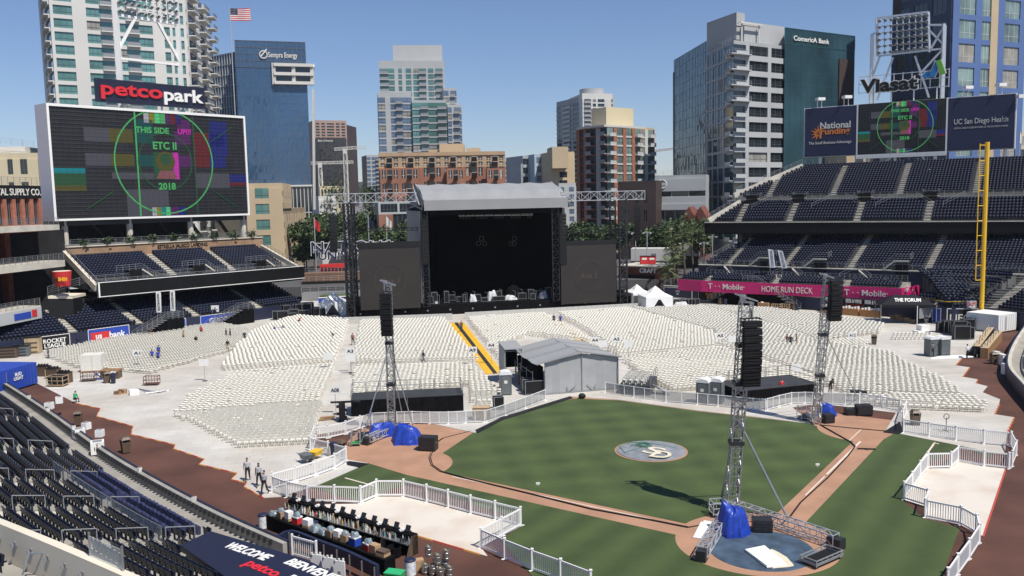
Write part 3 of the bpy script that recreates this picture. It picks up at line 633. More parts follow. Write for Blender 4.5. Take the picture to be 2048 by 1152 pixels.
def replicate(name,mb,plc,label,cat,group):
    V=np.array(mb.v); n=len(plc); k=len(V); Pn=np.array(plc)
    c=np.cos(Pn[:,3])[:,None]; s=np.sin(Pn[:,3])[:,None]
    X=V[None,:,0]*c-V[None,:,1]*s+Pn[:,0:1]; Y=V[None,:,0]*s+V[None,:,1]*c+Pn[:,1:2]; Z=V[None,:,2]+Pn[:,2:3]
    co=np.stack([X,Y,Z],-1).reshape(-1,3)
    lens=np.array([len(f) for f in mb.f]); li=np.concatenate([np.array(f) for f in mb.f])
    loops=(li[None,:]+(np.arange(n)*k)[:,None]).ravel(); tot=np.tile(lens,n); st=np.concatenate([[0],np.cumsum(tot)[:-1]])
    me=bpy.data.meshes.new(name); me.vertices.add(len(co)); me.vertices.foreach_set('co',co.ravel()); me.loops.add(len(loops)); me.loops.foreach_set('vertex_index',loops.astype(np.int32))
    me.polygons.add(len(tot)); me.polygons.foreach_set('loop_start',st.astype(np.int32)); me.polygons.foreach_set('material_index',np.tile(np.array(mb.m),n).astype(np.int32))
    for nm in mb.ms: me.materials.append(M[nm])
    me.update(calc_edges=True); me.validate(); return tag(link(bpy.data.objects.new(name,me)),label,cat,group,'stuff')
def spread(name,hi,lo,plc,nmax,label,cat,group,slabel):
    plc=[p for p in plc if visible(*p[:3])]
    plc.sort(key=lambda p:p[0]**2+p[1]**2+(p[2]-CAMZ)**2)
    me=mesh_of(name,hi)
    for p in plc[:nmax]:
        o=link(bpy.data.objects.new(name,me)); o.location=p[:3]; o.rotation_euler=(0,0,p[3]); tag(o,label(p) if callable(label) else label,cat,group)
    near=[p for p in plc[nmax:] if math.hypot(p[0],p[1])<100]; far=[p for p in plc[nmax:] if math.hypot(p[0],p[1])>=100]
    if lo is hi: replicate(name,hi,plc[nmax:],slabel,cat,group)
    else:
        a=replicate(name,hi,near,slabel,cat,group); b=replicate(name,lo,far,slabel,cat,group)
        bm=bmesh.new(); 
        nm=len(a.data.materials)
        bm.from_mesh(a.data); k=len(bm.faces); bm.from_mesh(b.data); bm.faces.ensure_lookup_table()
        for f in bm.faces[k:]: f.material_index+=nm
        for m_ in b.data.materials: a.data.materials.append(m_)
        bm.to_mesh(a.data); bm.free(); bpy.data.objects.remove(b)
DK_S=set(DECK)
spread('stadium_seat',seat_mb(1),seat_mb(0),SEATS,300,lambda p:'dark navy seat behind the pale parapet in the bottom left corner' if p in DK_S else 'dark navy tip up seat in the near rows of the third base stand','seat','stadium seats','dark navy tip up seats filling the farther rows and stands')
# ================= WHITE FOLDING CHAIRS ON THE FLOOR COVERING
def folding(lo):
    s=MB().use('chair_white')
    s.hexa([(-.21,-.20,.43),(.21,-.20,.43),(.21,.20,.41),(-.21,.20,.41),(-.21,-.20,.46),(.21,-.20,.46),(.21,.20,.44),(-.21,.20,.44)])
    s.hexa([(-.20,.225,.60),(.20,.225,.60),(.20,.25,.60),(-.20,.25,.60),(-.19,.27,.80),(.19,.27,.80),(.19,.295,.80),(-.19,.295,.80)])
    for x in (-.215,.215):
        if lo: s.add([(x-.015,-.24,0),(x+.015,-.24,0),(x+.015,.27,.80),(x-.015,.27,.80)],[(0,1,2,3)]); s.add([(x-.015,.24,0),(x+.015,.24,0),(x+.015,-.16,.44),(x-.015,-.16,.44)],[(0,1,2,3)])
        else: s.bar((x,-.24,0),(x,.28,.80),.03); s.bar((x*.93,.26,0),(x*.93,-.16,.43),.03)
    if not lo: s.bar((-.2,-.20,.10),(.2,-.20,.10),.02); s.bar((-.2,.2,.12),(.2,.2,.12),.02)
    return s
CH=[]
STG=Vector((-2.,158.,0))      # the stage the chairs face
def block(px,rowdir=None,pitch=(.52,.83),seed=0):
    pl=[G(x,y,.03) for x,y in px]; cx=sum(p[0] for p in pl)/len(pl); cy=sum(p[1] for p in pl)/len(pl)
    if rowdir: d=(G(*rowdir[1])-G(*rowdir[0])).normalized()
    else: f=(STG-Vector((cx,cy,0))).normalized(); d=Vector((f.y,-f.x,0))
    n=Vector((-d.y,d.x,0)); rz=math.atan2(d.y,d.x)+PI
    rnd=random.Random(seed); us=[(p-pl[0]).dot(d) for p in pl]; vs=[(p-pl[0]).dot(n) for p in pl]
    v=min(vs)
    while v<max(vs):
        u=min(us)+(rnd.random()-.5)*.12
        while u<max(us):
            q=pl[0]+d*u+n*v
            if inpoly(q.x,q.y,pl) and rnd.random()>.012: CH.append((q.x+(rnd.random()-.5)*.04,q.y+(rnd.random()-.5)*.05,.034,rz+(rnd.random()-.5)*.16))
            u+=pitch[0]
        v+=pitch[1]
block([(85,712),(160,740),(297,750),(500,694),(500,662),(440,652),(335,662),(270,672)],((165,737),(297,748)),seed=1)
block([(440,745),(668,726),(696,650),(690,644),(585,636),(505,668),(475,695)],((452,742),(668,724)),seed=2)
block([(350,835),(380,800),(478,752),(668,738),(643,808),(630,893),(482,898),(415,862)],((482,898),(630,890)),seed=3)
block([(706,730),(957,727),(888,642),(722,646)],((708,728),(960,722)),seed=4)
block([(706,800),(708,740),(925,735),(945,740),(1000,790),(985,812),(938,808),(935,775)],((708,790),(935,782)),seed=5)
block([(934,641),(1085,632),(1190,690),(1060,672),(1010,692),(1016,744)],((925,650),(1075,638)),seed=6)
block([(1115,631),(1255,621),(1422,670),(1446,697),(1240,718),(1180,668)],((1120,640),(1255,630)),seed=7)
block([(1264,621),(1400,617),(1570,662),(1630,690),(1600,694),(1450,704),(1430,668)],((1270,632),(1500,640)),seed=8)
block([(1408,617),(1540,622),(1770,654),(1758,670),(1690,676),(1638,688),(1575,662)],((1450,640),(1700,652)),seed=9)
block([(1245,724),(1440,703),(1560,742),(1640,765),(1640,785),(1480,775),(1345,785),(1290,760)],((1260,735),(1440,722)),seed=10)
block([(1470,700),(1640,690),(1790,715),(1800,728),(1880,765),(1930,798),(1700,795),(1610,752)],((1540,715),(1740,725)),seed=11)
block([(1690,800),(1935,802),(1985,822),(1945,828),(1760,815)],((1700,803),(1940,812)),seed=12)
block([(1640,692),(1700,685),(1740,692),(1700,700)],((1640,695),(1740,695)),seed=13)
block([(1785,676),(1865,676),(1865,682),(1785,682)],((1785,678),(1865,678)),pitch=(.5,1.2),seed=14)
spread('folding_chair',folding(0),folding(1),CH,300,'white folding chair in the nearest rows on the covered infield edge','chair','white folding chairs set out in rows','white folding chairs in long rows across the covered outfield')
# ================= CONCERT STAGE, SCREENS, TOWERS, TENTS
mat('roof_cloth',(.26,.265,.27),.75,.06,.25,bump=.05); mat('tent_grey',(.34,.345,.35),.8,.08,.6,bump=.15); mat('led_off',(.024,.019,.016),.55,.12,.3); mat('ring',(.085,.062,.055),.6,.1)
mat('tent_white',(.80,.80,.79),.7,.05,.5,bump=.05); mat('ramp_yellow',(.72,.42,.03),.5,.1,1.5); mat('ramp_black',(.02,.02,.02),.7,.3,1)
mat('toilet_grey',(.12,.135,.14),.5,.12,1); mat('toilet_roof',(.72,.72,.70),.5,.05); mat('barrier',(.48,.47,.44),.5,.08)
def lattice(mb,P,Q,w,seg=None,r=None,n4=True,dz=None):
    P=Vector(P);Q=Vector(Q);d=(Q-P);L=d.length;d.normalize(); seg=seg or w; r=r or w*.07; up=Vector((0,0,1)) if abs(d.z)<.9 else Vector((0,1,0))
    a=d.cross(up).normalized()*(w/2); b=a.cross(d).normalized()*((dz or w)/2)
    cs=[-a-b,a-b,a+b,-a+b]; n=max(1,round(L/seg))
    for c in cs: mb.bar(P+c,Q+c,r*1.7)
    for k in range(n):
        p=P+d*(L*k/n); q=P+d*(L*(k+1)/n)
        for i in range(4):
            c0,c1=cs[i],cs[(i+1)%4]
            if k%2: c0,c1=c1,c0
            mb.bar(p+c0,q+c1,r)
        for i in range(4): mb.bar(p+cs[i],p+cs[(i+1)%4],r)
    for i in range(4): mb.bar(Q+cs[i],Q+cs[(i+1)%4],r*1.3)
    return mb
SP=G(695,640); SQ=G(1260,611); SX=(SQ-SP).normalized(); SB_=Vector((-SX.y,SX.x,0)); SANG=math.atan2(SX.y,SX.x)
def S(px,y,z):            # stage point: column px on the front line, y metres behind it
    p=VP(px,600,SP,SQ); p.z=0; return p+SB_*y+Vector((0,0,z))
def SZ(px,py,y=0): return VP(px,py,SP+SB_*y,SQ+SB_*y)
def sbox(mb,a,b,y0,y1,z0,z1): # a,b are points on the front line
    v=[]
    for z in (z0,z1): v+=[a+SB_*y0+Vector((0,0,z)),b+SB_*y0+Vector((0,0,z)),b+SB_*y1+Vector((0,0,z)),a+SB_*y1+Vector((0,0,z))]
    return mb.hexa(v)
f=lambda px:S(px,0,0)
def vz_(p): return Vector((p.x,p.y,0))
st=thing('concert_stage','huge black concert stage under a grey fabric roof at the far side of the field','stage',S(980,8,0).to_tuple())
d=MB().use('black_cloth'); sbox(d,f(696),f(1262),0,20,0,1.75); part('stage_deck',d,st,True)
d=MB().use('grey_metal')
for px in range(720,1260,45): p=S(px,-.03,.9); d.box(p,(.25,.06,.25),SANG)
part('deck_light',d,st,True,kind='stuff')
fz=lambda px: vz_(SZ(px,404))
xl,xr=fz(850),fz(1119)
zE=SZ(980,404).z; zR=zE+3.4
# roof: eaves, ridge, hipped end skirts
rfm=MB().use('roof_cloth'); L0=fz(846);R0=fz(1132)
def rr(a,y,z): return a+SB_*y+Vector((0,0,z))
nW=12; vs=[];fs=[]; prof=[(-1.2,zE-1.2),(-1.2,zE+.5),(3,zE+2.2),(9.5,zR),(16,zE+2.2),(20,zE)]
for k in range(nW+1):
    t=k/nW; p=L0.lerp(R0,t); sag=.2*math.sin(PI*((t*6)%1)) 
    for i,(y,z) in enumerate(prof): vs.append(rr(p,y,z-(sag if i in (2,3,4) else 0)))
m=len(prof)
for k in range(nW):
    for i in range(m-1): fs.append((k*m+i,(k+1)*m+i,(k+1)*m+i+1,k*m+i+1))
rfm.add(vs,fs)
for P,s in ((L0,-1),(R0,1)):
    e=P+SX*s*.3; 
    rfm.add([rr(P,-1.2,zE+.5),rr(P,3,zE+2.2),rr(P,9.5,zR),rr(P,16,zE+2.2),rr(P,20,zE),rr(e,19,zE-1.0),rr(e,9,zE-.6),rr(e,-1,zE-1.2)],[(0,1,2,6,7),(2,3,4,5,6)][::1])
    rfm.bar(rr(P,-1.2,zE+.5),rr(P,9.5,zR),.25); rfm.bar(rr(P+SX*s*.8,-1.1,zE-.2),rr(P+SX*s*.5,9.5,zR-.4),.18)
part('roof',rfm,st,True)
ins=MB().use('black_cloth'); sbox(ins,xl-SX*.6,xl,.4,20,1.76,zE-.3); sbox(ins,xr,xr+SX*.6,.4,20,1.76,zE-.3); sbox(ins,xl,xr,18,18.4,1.76,zE-.2); sbox(ins,xl,xr,.5,18.4,zE-1.6,zE-1.3); sbox(ins,xl,xr,-.6,-.4,zE-2.1,zE-1.25)
part('drape',ins,st,True)
sk_=MB().use('tent_grey'); sbox(sk_,xl-SX*1.1,xl-SX*.65,.2,19,2.2,zE-1.3); sbox(sk_,xr+SX*.65,xr+SX*1.1,.6,19,2.2,zE-1.3); parts('side_skin',sk_,st,.5)
# back wall screen with faint rings, lighting truss
bs=MB().use('led_dark_screen'); mat('led_dark_screen',(.003,.0035,.003),.9,.5,.4,spec=.05); sbox(bs,f(905),f(1068),15.6,16,4,13.4); bsp=part('video_wall',bs,st,True)
rg=MB().use('ring_dim'); mat('ring_dim',(.10,.13,.10),.5,.1)
def ring(mb,c,r,w,xd,n=28):
    for k in range(n):
        a=2*PI*k/n;b=2*PI*(k+1)/n; mb.bar(c+xd*math.cos(a)*r+Vector((0,0,math.sin(a)*r)),c+xd*math.cos(b)*r+Vector((0,0,math.sin(b)*r)),w)
for px,py in ((957,487),(969,487),(963,477),(1028,487),(1022,487),(1029,477)): ring(rg,SZ(px,py,12),.42,.07,SX,14)
part('ring_light',rg,st,True,kind='stuff')
lt=MB().use('alu'); a=SZ(918,429,2.5);b=SZ(1064,427,2.5); lattice(lt,a,b,.55,.8); part('lighting_truss',lt,st,True)
lh=MB().use('dark_metal')
for k in range(26): 
    if k%6<4: p=a.lerp(b,(k+.5)/26)+Vector((0,0,-.55)); lh.lathe(p,[(.1,-.25),(.18,-.2),(.14,.12),(.05,.3)],7)
for px in (921,992,1061): p=SZ(px,429,2.5); lh.bar(p,p+Vector((0,0,3)),.1); lh.box(p+Vector((0,0,1.4)),(.5,.4,.5))
part('stage_light',lh,st,True,kind='stuff')
# scaffold columns and hanging loudspeakers at the mouth
for px in (853,1112):
    t=MB().use('dark_metal'); lattice(t,S(px,-.3,1.7),S(px,-.3,zE-1.4),1.1,1.1); part('corner_tower',t,st,True)
def array_mb(P,n,w,h,dpt,ang,curve=.035,lab=None):      # line array: boxes one under the other, curving forward
    out=[]; z=0;y=0;tilt=-curve*n*.3
    for k in range(n):
        mb=MB().use('black'); c,s=math.cos(tilt),math.sin(tilt)
        pts=[]
        for zz in (-h,-.045):
            for (xx,yy) in ((-w/2,-dpt/2),(w/2,-dpt/2),(w/2*.8,dpt/2),(-w/2*.8,dpt/2)):
                Y=yy*c-zz*s+y; Z=yy*s+zz*c+z; pts.append((xx,Y,Z))
        mb.hexa(pts); 
        # grille slats and rigging
        mb.use('dark_metal')
        for q in (.3,.7):
            zz=-h*q; yy=-dpt/2-.012; mb.box((0,yy*c-zz*s+y,yy*s+zz*c+z),(w*.9,.02,.03))
        for sx in (-1,1): mb.box((sx*(w/2+.012),y-h/2*-s,z-h/2),(.02,dpt*.3,h*.7))
        rot=Matrix.Translation(P)@Matrix.Rotation(ang,4,'Z'); m2=MB().merge(mb,rot); out.append(m2)
        z-=h*c; y+=h*s; tilt+=curve
    return out
def hang(name,label,P,n,w,h,dpt,ang,group,curve=.035,frame='dark_metal'):
    t=thing(name,label,'loudspeaker',P,0,group)
    fr=MB().use(frame); r=Matrix.Translation(P)@Matrix.Rotation(ang,4,'Z'); fr.merge(MB().use(frame).bar((-w*.45,-dpt*.5,.08),(-w*.45,dpt*.6,.08),.08).bar((w*.45,-dpt*.5,.08),(w*.45,dpt*.6,.08),.08).bar((-w*.5,0,.1),(w*.5,0,.1),.08).bar((0,0,.1),(0,0,.7),.06),r)
    part('hanging_frame',fr,t,True)
    for m in array_mb(Vector(P),n,w,h,dpt,ang,curve): part('speaker_box',m,t,True)
    return t
p=SZ(1124,428,-.9); hang('line_array','black loudspeaker column hanging at the right edge of the stage mouth',p,14,1.25,.62,.9,SANG,'hanging loudspeaker arrays',.0)
p=SZ(848,440,-.9); hang('line_array','black loudspeaker column hanging at the left edge of the stage mouth',p,12,1.1,.62,.9,SANG,'hanging loudspeaker arrays',.0)
# side screens
for i,(x0,x1,y0,y1,txt,who) in enumerate(((722,842,496,618,'Aux 1','left'),(1123,1233,489,606,'Aux 2','right'))):
    a=SZ(x0,y1,-1.2);b=SZ(x1,y1,-1.2); z1=SZ((x0+x1)/2,(y0+y0)/2,-1.2).z; z0=(a.z+b.z)/2
    t=thing('video_screen','tall dark brown video screen on the %s side of the black stage'%who,'screen',((a+b)/2).to_tuple()[:2]+(0,),0,'stage side screens')
    mb=MB().use('led_off'); A0=Vector((a.x,a.y,0));B0=Vector((b.x,b.y,0)); sbox(mb,A0+SB_*0,B0,0,.5,z0,z1); sc_=part('screen',mb,t,True)
    fr=MB().use('black'); sbox(fr,A0-SX*.1,B0+SX*.1,-.05,.6,z1+.003,z1+1.0 if i==0 else z1+.7); 
    for k in range(5): p=A0.lerp(B0,(k+.5)/5); lattice(fr,p+SB_*1.2,p+SB_*1.2+Vector((0,0,z1)),.4,.8)
    part('support_frame',fr,t,True)
    rg=MB().use('ring'); c=A0.lerp(B0,.5)+Vector((0,0,z0+(z1-z0)*.47))-SB_*.04; ring(rg,c,2.6,.06,SX,36); rg.merge(text_mb(txt,'ring',.9,.03),frame_mtx(c,SX)); part('test_pattern',rg,sc_,True)
# side towers with goal post trusses and outer arrays
for (x0,x1,py0,py1,xt,xa,ya,na,who) in ((658,838,386,405,702,672,430,11,'left'),(1127,1288,383,400,1247,1275,412,11,'right')):
    t=thing('truss_tower','dark lattice tower carrying a pale horizontal truss beside the %s stage screen'%who,'truss tower',S(xt,0,0).to_tuple(),0,'stage wing towers')
    h=MB().use('alu'); zc=(SZ((x0+x1)/2,py0).z+SZ((x0+x1)/2,py1).z)/2; a=S(x0,0,zc);b=S(x1,0,zc); lattice(h,a,b,1.4,1.6,.06,dz=1.5); part('horizontal_truss',h,t,True)
    v=MB().use('dark_metal'); lattice(v,S(xt,0,0),S(xt,0,zc-.7),1.25,1.1,.11); lattice(v,S(xt+(9 if who=='left' else -9),3,0),S(xt+(9 if who=='left' else -9),3,zc-.7),1.0,1.1,.10); part('tower',v,t,True)
    c=MB().use('black'); q0=S(xt,0,SZ(xt,461).z); q1=S(840 if who=='left' else 1125,0,SZ(xt,461).z); lattice(c,q0,q1,.5,.9,.05); part('cable_bridge',c,t,True)
    for k in range(9): 
        pass
    hang('line_array','black loudspeaker column hanging outside the %s stage screen from the pale truss'%who,S(xa,0,SZ(xa,ya).z),na,1.15,.56,.8,SANG+(.25 if who=='left' else -.25),'hanging loudspeaker arrays',.03)
    w=MB().use('dark_metal'); pz=S(xa,0,SZ(xa,ya).z+.6); w.bar(pz,Vector((pz.x,pz.y,zc-.6)),.07); part('hoist_chain',w,t,True)
# equipment on the stage deck
mat('silver_cloth',(.55,.55,.55),.6,.15,1.5,bump=.4)
def tarp(c,sx,sy,h,mt,seed,rz=0.,k=1.0):          # a cloth thrown over gear: lumpy top, folds that deepen towards the hem
    rnd=random.Random(seed); mb=MB().use(mt); n=44; m=11; vs=[]; ph=[rnd.random()*6.3 for _ in range(9)]; bx=[(rnd.uniform(-.5,.5),rnd.uniform(-.5,.5),rnd.uniform(.5,1.)) for _ in range(4)]
    for i in range(n):
        a=2*PI*i/n; q=(abs(math.cos(a))**3.2+abs(math.sin(a))**3.2)**-.31; fold=.55*math.sin(5*a+ph[0])+.35*math.sin(9*a+ph[1]+math.sin(2*a))+.3*math.sin(14*a+ph[2])
        for j in range(m):
            t=j/(m-1); r=(1-t)**.42 if t<1 else 0; low=(1-t)**1.5; r=r*(1+.13*fold*low)+.05*low*math.sin(3*a+ph[3]); x,y=math.cos(a)*q*r,math.sin(a)*q*r
            z=min(1.,t*1.5)**.8*(.70+.30*max(b[2]*math.exp(-((x-b[0])**2+(y-b[1])**2)*3) for b in bx)/.8)+.045*math.sin(7*x+ph[4]+4*y)*math.sin(6*y+ph[5])*(t>.1)+(rnd.random()-.5)*.035*(t>.05)
            X,Y=x*sx*.54,y*sy*.54; vs.append((c[0]+X*math.cos(rz)-Y*math.sin(rz),c[1]+X*math.sin(rz)+Y*math.cos(rz),c[2]+h*max(0,z)))
    fs=[(i*m+a,((i+1)%n)*m+a,((i+1)%n)*m+a+1,i*m+a+1) for i in range(n) for a in range(m-1)]; return mb.add(vs,fs)
for i,(px,py,sx,h,lb) in enumerate(((946,607,1.3,1.2,'white sheet over a small pile of gear left on the stage'),(984,603,1.8,1.7,'tall white sheet over gear at the middle of the stage'),(1021,602,2.2,.8,'low white sheet over gear right of the stage middle'),(1086,600,1.5,1.3,'white sheet over a keyboard at the right of the stage'))):
    c=SZ(px,py,3); c.z=1.76; single('draped_equipment',tarp(c,sx,1.5,h,'silver_cloth',i+3,SANG),lb,'covered gear','sheets over gear on stage')
def case_mb(c,sx,sy,h,rz,mt='black',edge='grey_metal'):
    mb=MB().use(mt).box((c[0],c[1],c[2]+h/2+.1),(sx,sy,h),rz); mb.use(edge)
    ca,sa=math.cos(rz),math.sin(rz)
    for x,y in ((-1,-1),(1,-1),(1,1),(-1,1)):
        px_,py_=c[0]+(x*sx/2)*ca-(y*sy/2)*sa,c[1]+(x*sx/2)*sa+(y*sy/2)*ca; mb.box((px_,py_,c[2]+h/2+.1),(.05,.05,h+.02),rz); mb.lathe((px_,py_,c[2]),[(.05,0),(.05,.1)],6)
    for z in (.1,h+.1): 
        for s in (-1,1): mb.box((c[0]+s*sy/2*-sa,c[1]+s*sy/2*ca,c[2]+z),(sx,.04,.05),rz)
    return mb
rnd=random.Random(5)
for i,(px,y,sx,h,lb) in enumerate(((862,2,1.2,1.3,'road case nearest the left stage tower'),(872,2.2,1.0,1.9,'tall road case in the left stage corner'),(898,3,.8,1.9,'narrow upright amplifier rack left of the stage middle'),(929,3.5,1.6,.8,'low black case left of the tallest sheet'),(962,3,1.0,1.1,'black case between the two left white sheets'),(1002,2,2.2,.7,'long low keyboard case at the front of the stage'),(1052,3,1.4,1.0,'black case right of the low white sheet'),(1071,3.4,1.0,1.5,'amplifier rack left of the keyboard sheet'),(1106,3,1.0,1.8,'tall case in the right stage corner'))):
    c=S(px,y,1.76); single('road_case',case_mb(c,sx,.8,h,SANG),'black '+lb if not lb.startswith(('black','tall','long')) else lb,'case','road cases on stage')
d=tarp(S(1041,6,1.76),2.6,2,2.4,'black_cloth',31,SANG); single('draped_equipment',d,'black cloth over tall gear right of the low white sheet','covered gear')
for i in range(12):
    px=875+i*19.5; c=S(px,1.6+(i*7)%5,1.76); m=case_mb(c,.5+.3*(i%3),.5,.35+.3*((i*5)%4),SANG,'black' if i%4 else 'offwhite'); m.use('grey_metal').bar(c+Vector((.5,0,0)),c+Vector((.6,.1,1.5)),.04).bar(c+Vector((.6,.1,1.5)),c+Vector((.1,-.1,1.7)),.04); single('stage_monitor',m,'small stage box with a microphone stand on the dark stage deck','stage gear','small gear on stage')
# crowd barrier along the front
bar=MB().use('barrier'); P=G(690,648);Q=G(905,640);R_=G(930,638);T_=G(1290,618)
cb=thing('crowd_barrier','pale metal crowd barrier running along the whole front of the stage','barrier',G(960,637))
for a,b in ((P,Q),(R_,T_)):
    n=int((b-a).length/1.1)
    dd=(b-a).normalized(); nn=Vector((-dd.y,dd.x,0))
    for k in range(n):
        p=a.lerp(b,k/n);q=a.lerp(b,(k+1)/n); bar.hexa([p+Vector((0,0,.05)),q-dd*.03+Vector((0,0,.05)),q-dd*.03+nn*.06+Vector((0,0,.05)),p+nn*.06+Vector((0,0,.05)),p+Vector((0,0,1.1)),q-dd*.03+Vector((0,0,1.1)),q-dd*.03+nn*.06+Vector((0,0,1.1)),p+nn*.06+Vector((0,0,1.1))])
part('panel',bar,cb,True,kind='stuff')
# cable ramps
for poly,lb in (([(895,647),(928,645),(1008,746),(972,749)],'bright yellow cable ramp with a black strip crossing the chair aisle'),([(1093,640),(1108,639),(1180,684),(1160,686)],'narrow yellow cable ramp beside the right hand chair aisle')):
    q=[G(x,y,.03) for x,y in poly]; t=thing('cable_ramp',lb,'cable ramp',((q[0]+q[2])/2).to_tuple(),0)
    y_=MB().use('ramp_yellow'); nseg=14
    def lp(u,v): return q[0].lerp(q[1],u).lerp(q[3].lerp(q[2],u),v)
    for k in range(nseg):
        v0,v1=k/nseg+.002,(k+1)/nseg-.002
        y_.hexa([lp(0,v0),lp(1,v0),lp(1,v1),lp(0,v1)]+[lp(.12,v0)+Vector((0,0,.06)),lp(.88,v0)+Vector((0,0,.06)),lp(.88,v1)+Vector((0,0,.06)),lp(.12,v1)+Vector((0,0,.06))])
    part('ramp',y_,t,True)
    b_=MB().use('ramp_black'); b_.hexa([lp(.40,0)+Vector((0,0,.05)),lp(.62,0)+Vector((0,0,.05)),lp(.62,1)+Vector((0,0,.05)),lp(.40,1)+Vector((0,0,.05)),lp(.40,0)+Vector((0,0,.075)),lp(.62,0)+Vector((0,0,.075)),lp(.62,1)+Vector((0,0,.075)),lp(.40,1)+Vector((0,0,.075))]); part('strip',b_,t,True)
# ---------- mixing tent behind second base
a=G(1090,790);b=G(1236,778); X=(b-a).normalized(); B=Vector((-X.y,X.x,0)); W_=(b-a).length
mt=thing('mixing_tent','grey fabric mixing desk tent with a ridged roof behind second base','tent',((a+b)/2+B*4).to_tuple()); O=a
def T(x,y,z): return O+X*x+B*y+Vector((0,0,z))
fr=MB().use('tent_grey'); n=10
vs=[];fs=[]
for k in range(n+1):
    x=W_*k/n; top=3.25+.7*(1-abs(2*k/n-1)); j=.08*math.sin(k*2.1)
    vs+= [T(x,j*.6,.12),T(x,j,top*.5),T(x,0,top)]
for k in range(n): fs+=[(k*3,k*3+3,k*3+4,k*3+1),(k*3+1,k*3+4,k*3+5,k*3+2)]
fr.add(vs,fs); fr.hexa([T(W_-.02,.1,.12),T(W_,.1,.12),T(W_,8,.12),T(W_-.02,8,.12),T(W_-.02,.1,3.25),T(W_,.1,3.25),T(W_,8,3.25),T(W_-.02,8,3.25)]); part('wall',fr,mt,True)
ro=MB().use('roof_cloth')
for j in range(3):
    y0=-.25+j*3.2; y1=y0+3.2; z=j*.02
    for xa,xb,za,zb in ((-.9,W_/2,3.1,4.05),(W_/2,W_+.25,4.05,3.3)):
        pts=[T(xa,y0,za+z),T(xb,y0,zb+z),T(xb,(y0+y1)/2,zb-.16),T(xa,(y0+y1)/2,za-.1),T(xb,y1-.02,zb+z),T(xa,y1-.02,za+z)]
        ro.add(pts+[p+Vector((0,0,.05)) for p in pts],[(3,2,1,0),(5,4,2,3),(6,7,8,9),(9,8,10,11),(0,1,7,6),(5,11,10,4),(0,6,9,3),(3,9,11,5),(1,2,8,7),(2,4,10,8)])
    ro.bar(T(-.9,y0,3.17),T(W_/2,y0,4.12),.12); ro.bar(T(W_/2,y0,4.12),T(W_+.25,y0,3.37),.12)
part('roof',ro,mt,True)
po=MB().use('grey_metal')
for x in (0,W_/2,W_):
    po.tube(T(x,-.08,0),T(x,-.08,3.2+(.7 if x==W_/2 else 0)),.05,6); po.tube(T(x,9.2,0),T(x,9.2,2.8),.05,6)
for x,s in ((W_*.3,1),(W_*.68,-1)): po.bar(T(x,-.1,.1),T(x+.9*s if s>0 else x-.9,-.1,.75),.05); po.bar(T(x,-.1,.1),T(x,-.1,.7),.05)
po.bar(T(0,-.1,.1),T(W_,-.1,.1),.08)
for k in range(4): po.tube(T(-1.1,k*2.2+.5,0),T(-1.1,k*2.2+.5,2.4),.04,5); po.bar(T(-1.1,k*2.2+.5,1.1),T(0,k*2.2+.5,1.1),.04)
po.bar(T(-1.1,.5,1.1),T(-1.1,7.1,1.1),.04); po.bar(T(-1.1,.5,2.2),T(-1.1,7.1,2.2),.04); part('frame',po,mt,True)
dkk=MB().use('black_cloth').hexa([T(-.6,.8,.1),T(.1,.8,.1),T(.1,8,.1),T(-.6,8,.1),T(-.6,.8,2.7),T(.1,.8,2.7),T(.1,8,2.7),T(-.6,8,2.7)]); part('side_curtain',dkk,mt,True)
# small follow spot tower beside it
c=G(1034,772); c=c+B*1.2; t=thing('scaffold_tower','small grey roofed scaffold tower left of the mixing tent','scaffold tower',c.to_tuple())
def C_(x,y,z): return c+X*x+B*y+Vector((0,0,z))
s_=MB().use('grey_metal')
for x in (-.9,.9):
    for y in (0,2.4): s_.tube(C_(x,y,0),C_(x,y,3.7 if y==0 else 4.0),.05,6)
for z in (.8,1.5,3.5): 
    s_.bar(C_(-.9,0,z),C_(.9,0,z),.05); s_.bar(C_(-.9,2.4,z),C_(.9,2.4,z),.05); s_.bar(C_(-.9,0,z),C_(-.9,2.4,z),.05); s_.bar(C_(.9,0,z),C_(.9,2.4,z),.05)
s_.bar(C_(-.9,0,0),C_(.9,0,2.4),.04); part('frame',s_,t,True)
s_=MB().use('roof_cloth').hexa([C_(-1,-.2,3.7),C_(1,-.2,3.7),C_(1,2.6,4.1),C_(-1,2.6,4.1),C_(-1,-.2,3.8),C_(1,-.2,3.8),C_(1,2.6,4.2),C_(-1,2.6,4.2)]); part('roof',s_,t,True)
s_=MB().use('tent_grey').hexa([C_(-1.0,0,1.2),C_(-.94,0,1.2),C_(-.94,2.4,1.2),C_(-1.0,2.4,1.2),C_(-1.0,0,3.69),C_(-.94,0,3.69),C_(-.94,2.4,4),C_(-1.0,2.4,4)]).use('black_cloth').hexa([C_(-.93,1.4,1.52),C_(.8,1.4,1.52),C_(.8,2.3,1.52),C_(-.93,2.3,1.52),C_(-.93,1.4,3.2),C_(.8,1.4,3.2),C_(.8,2.3,3.4),C_(-.93,2.3,3.4)]); part('curtain',s_,t,True)
for i,(px,py,sx,h,lb) in enumerate(((1056,782,1.3,1.2,'nearest the white fence'),(1068,788,1.9,1.3,'wide one at the tent corner'),(1048,770,.9,1.5,'behind the portable toilet'))):
    single('road_case',case_mb(G(px,py,.03),sx,.8,h,.2),'black road case beside the mixing tent, '+lb,'case','road cases by the mixing tent')
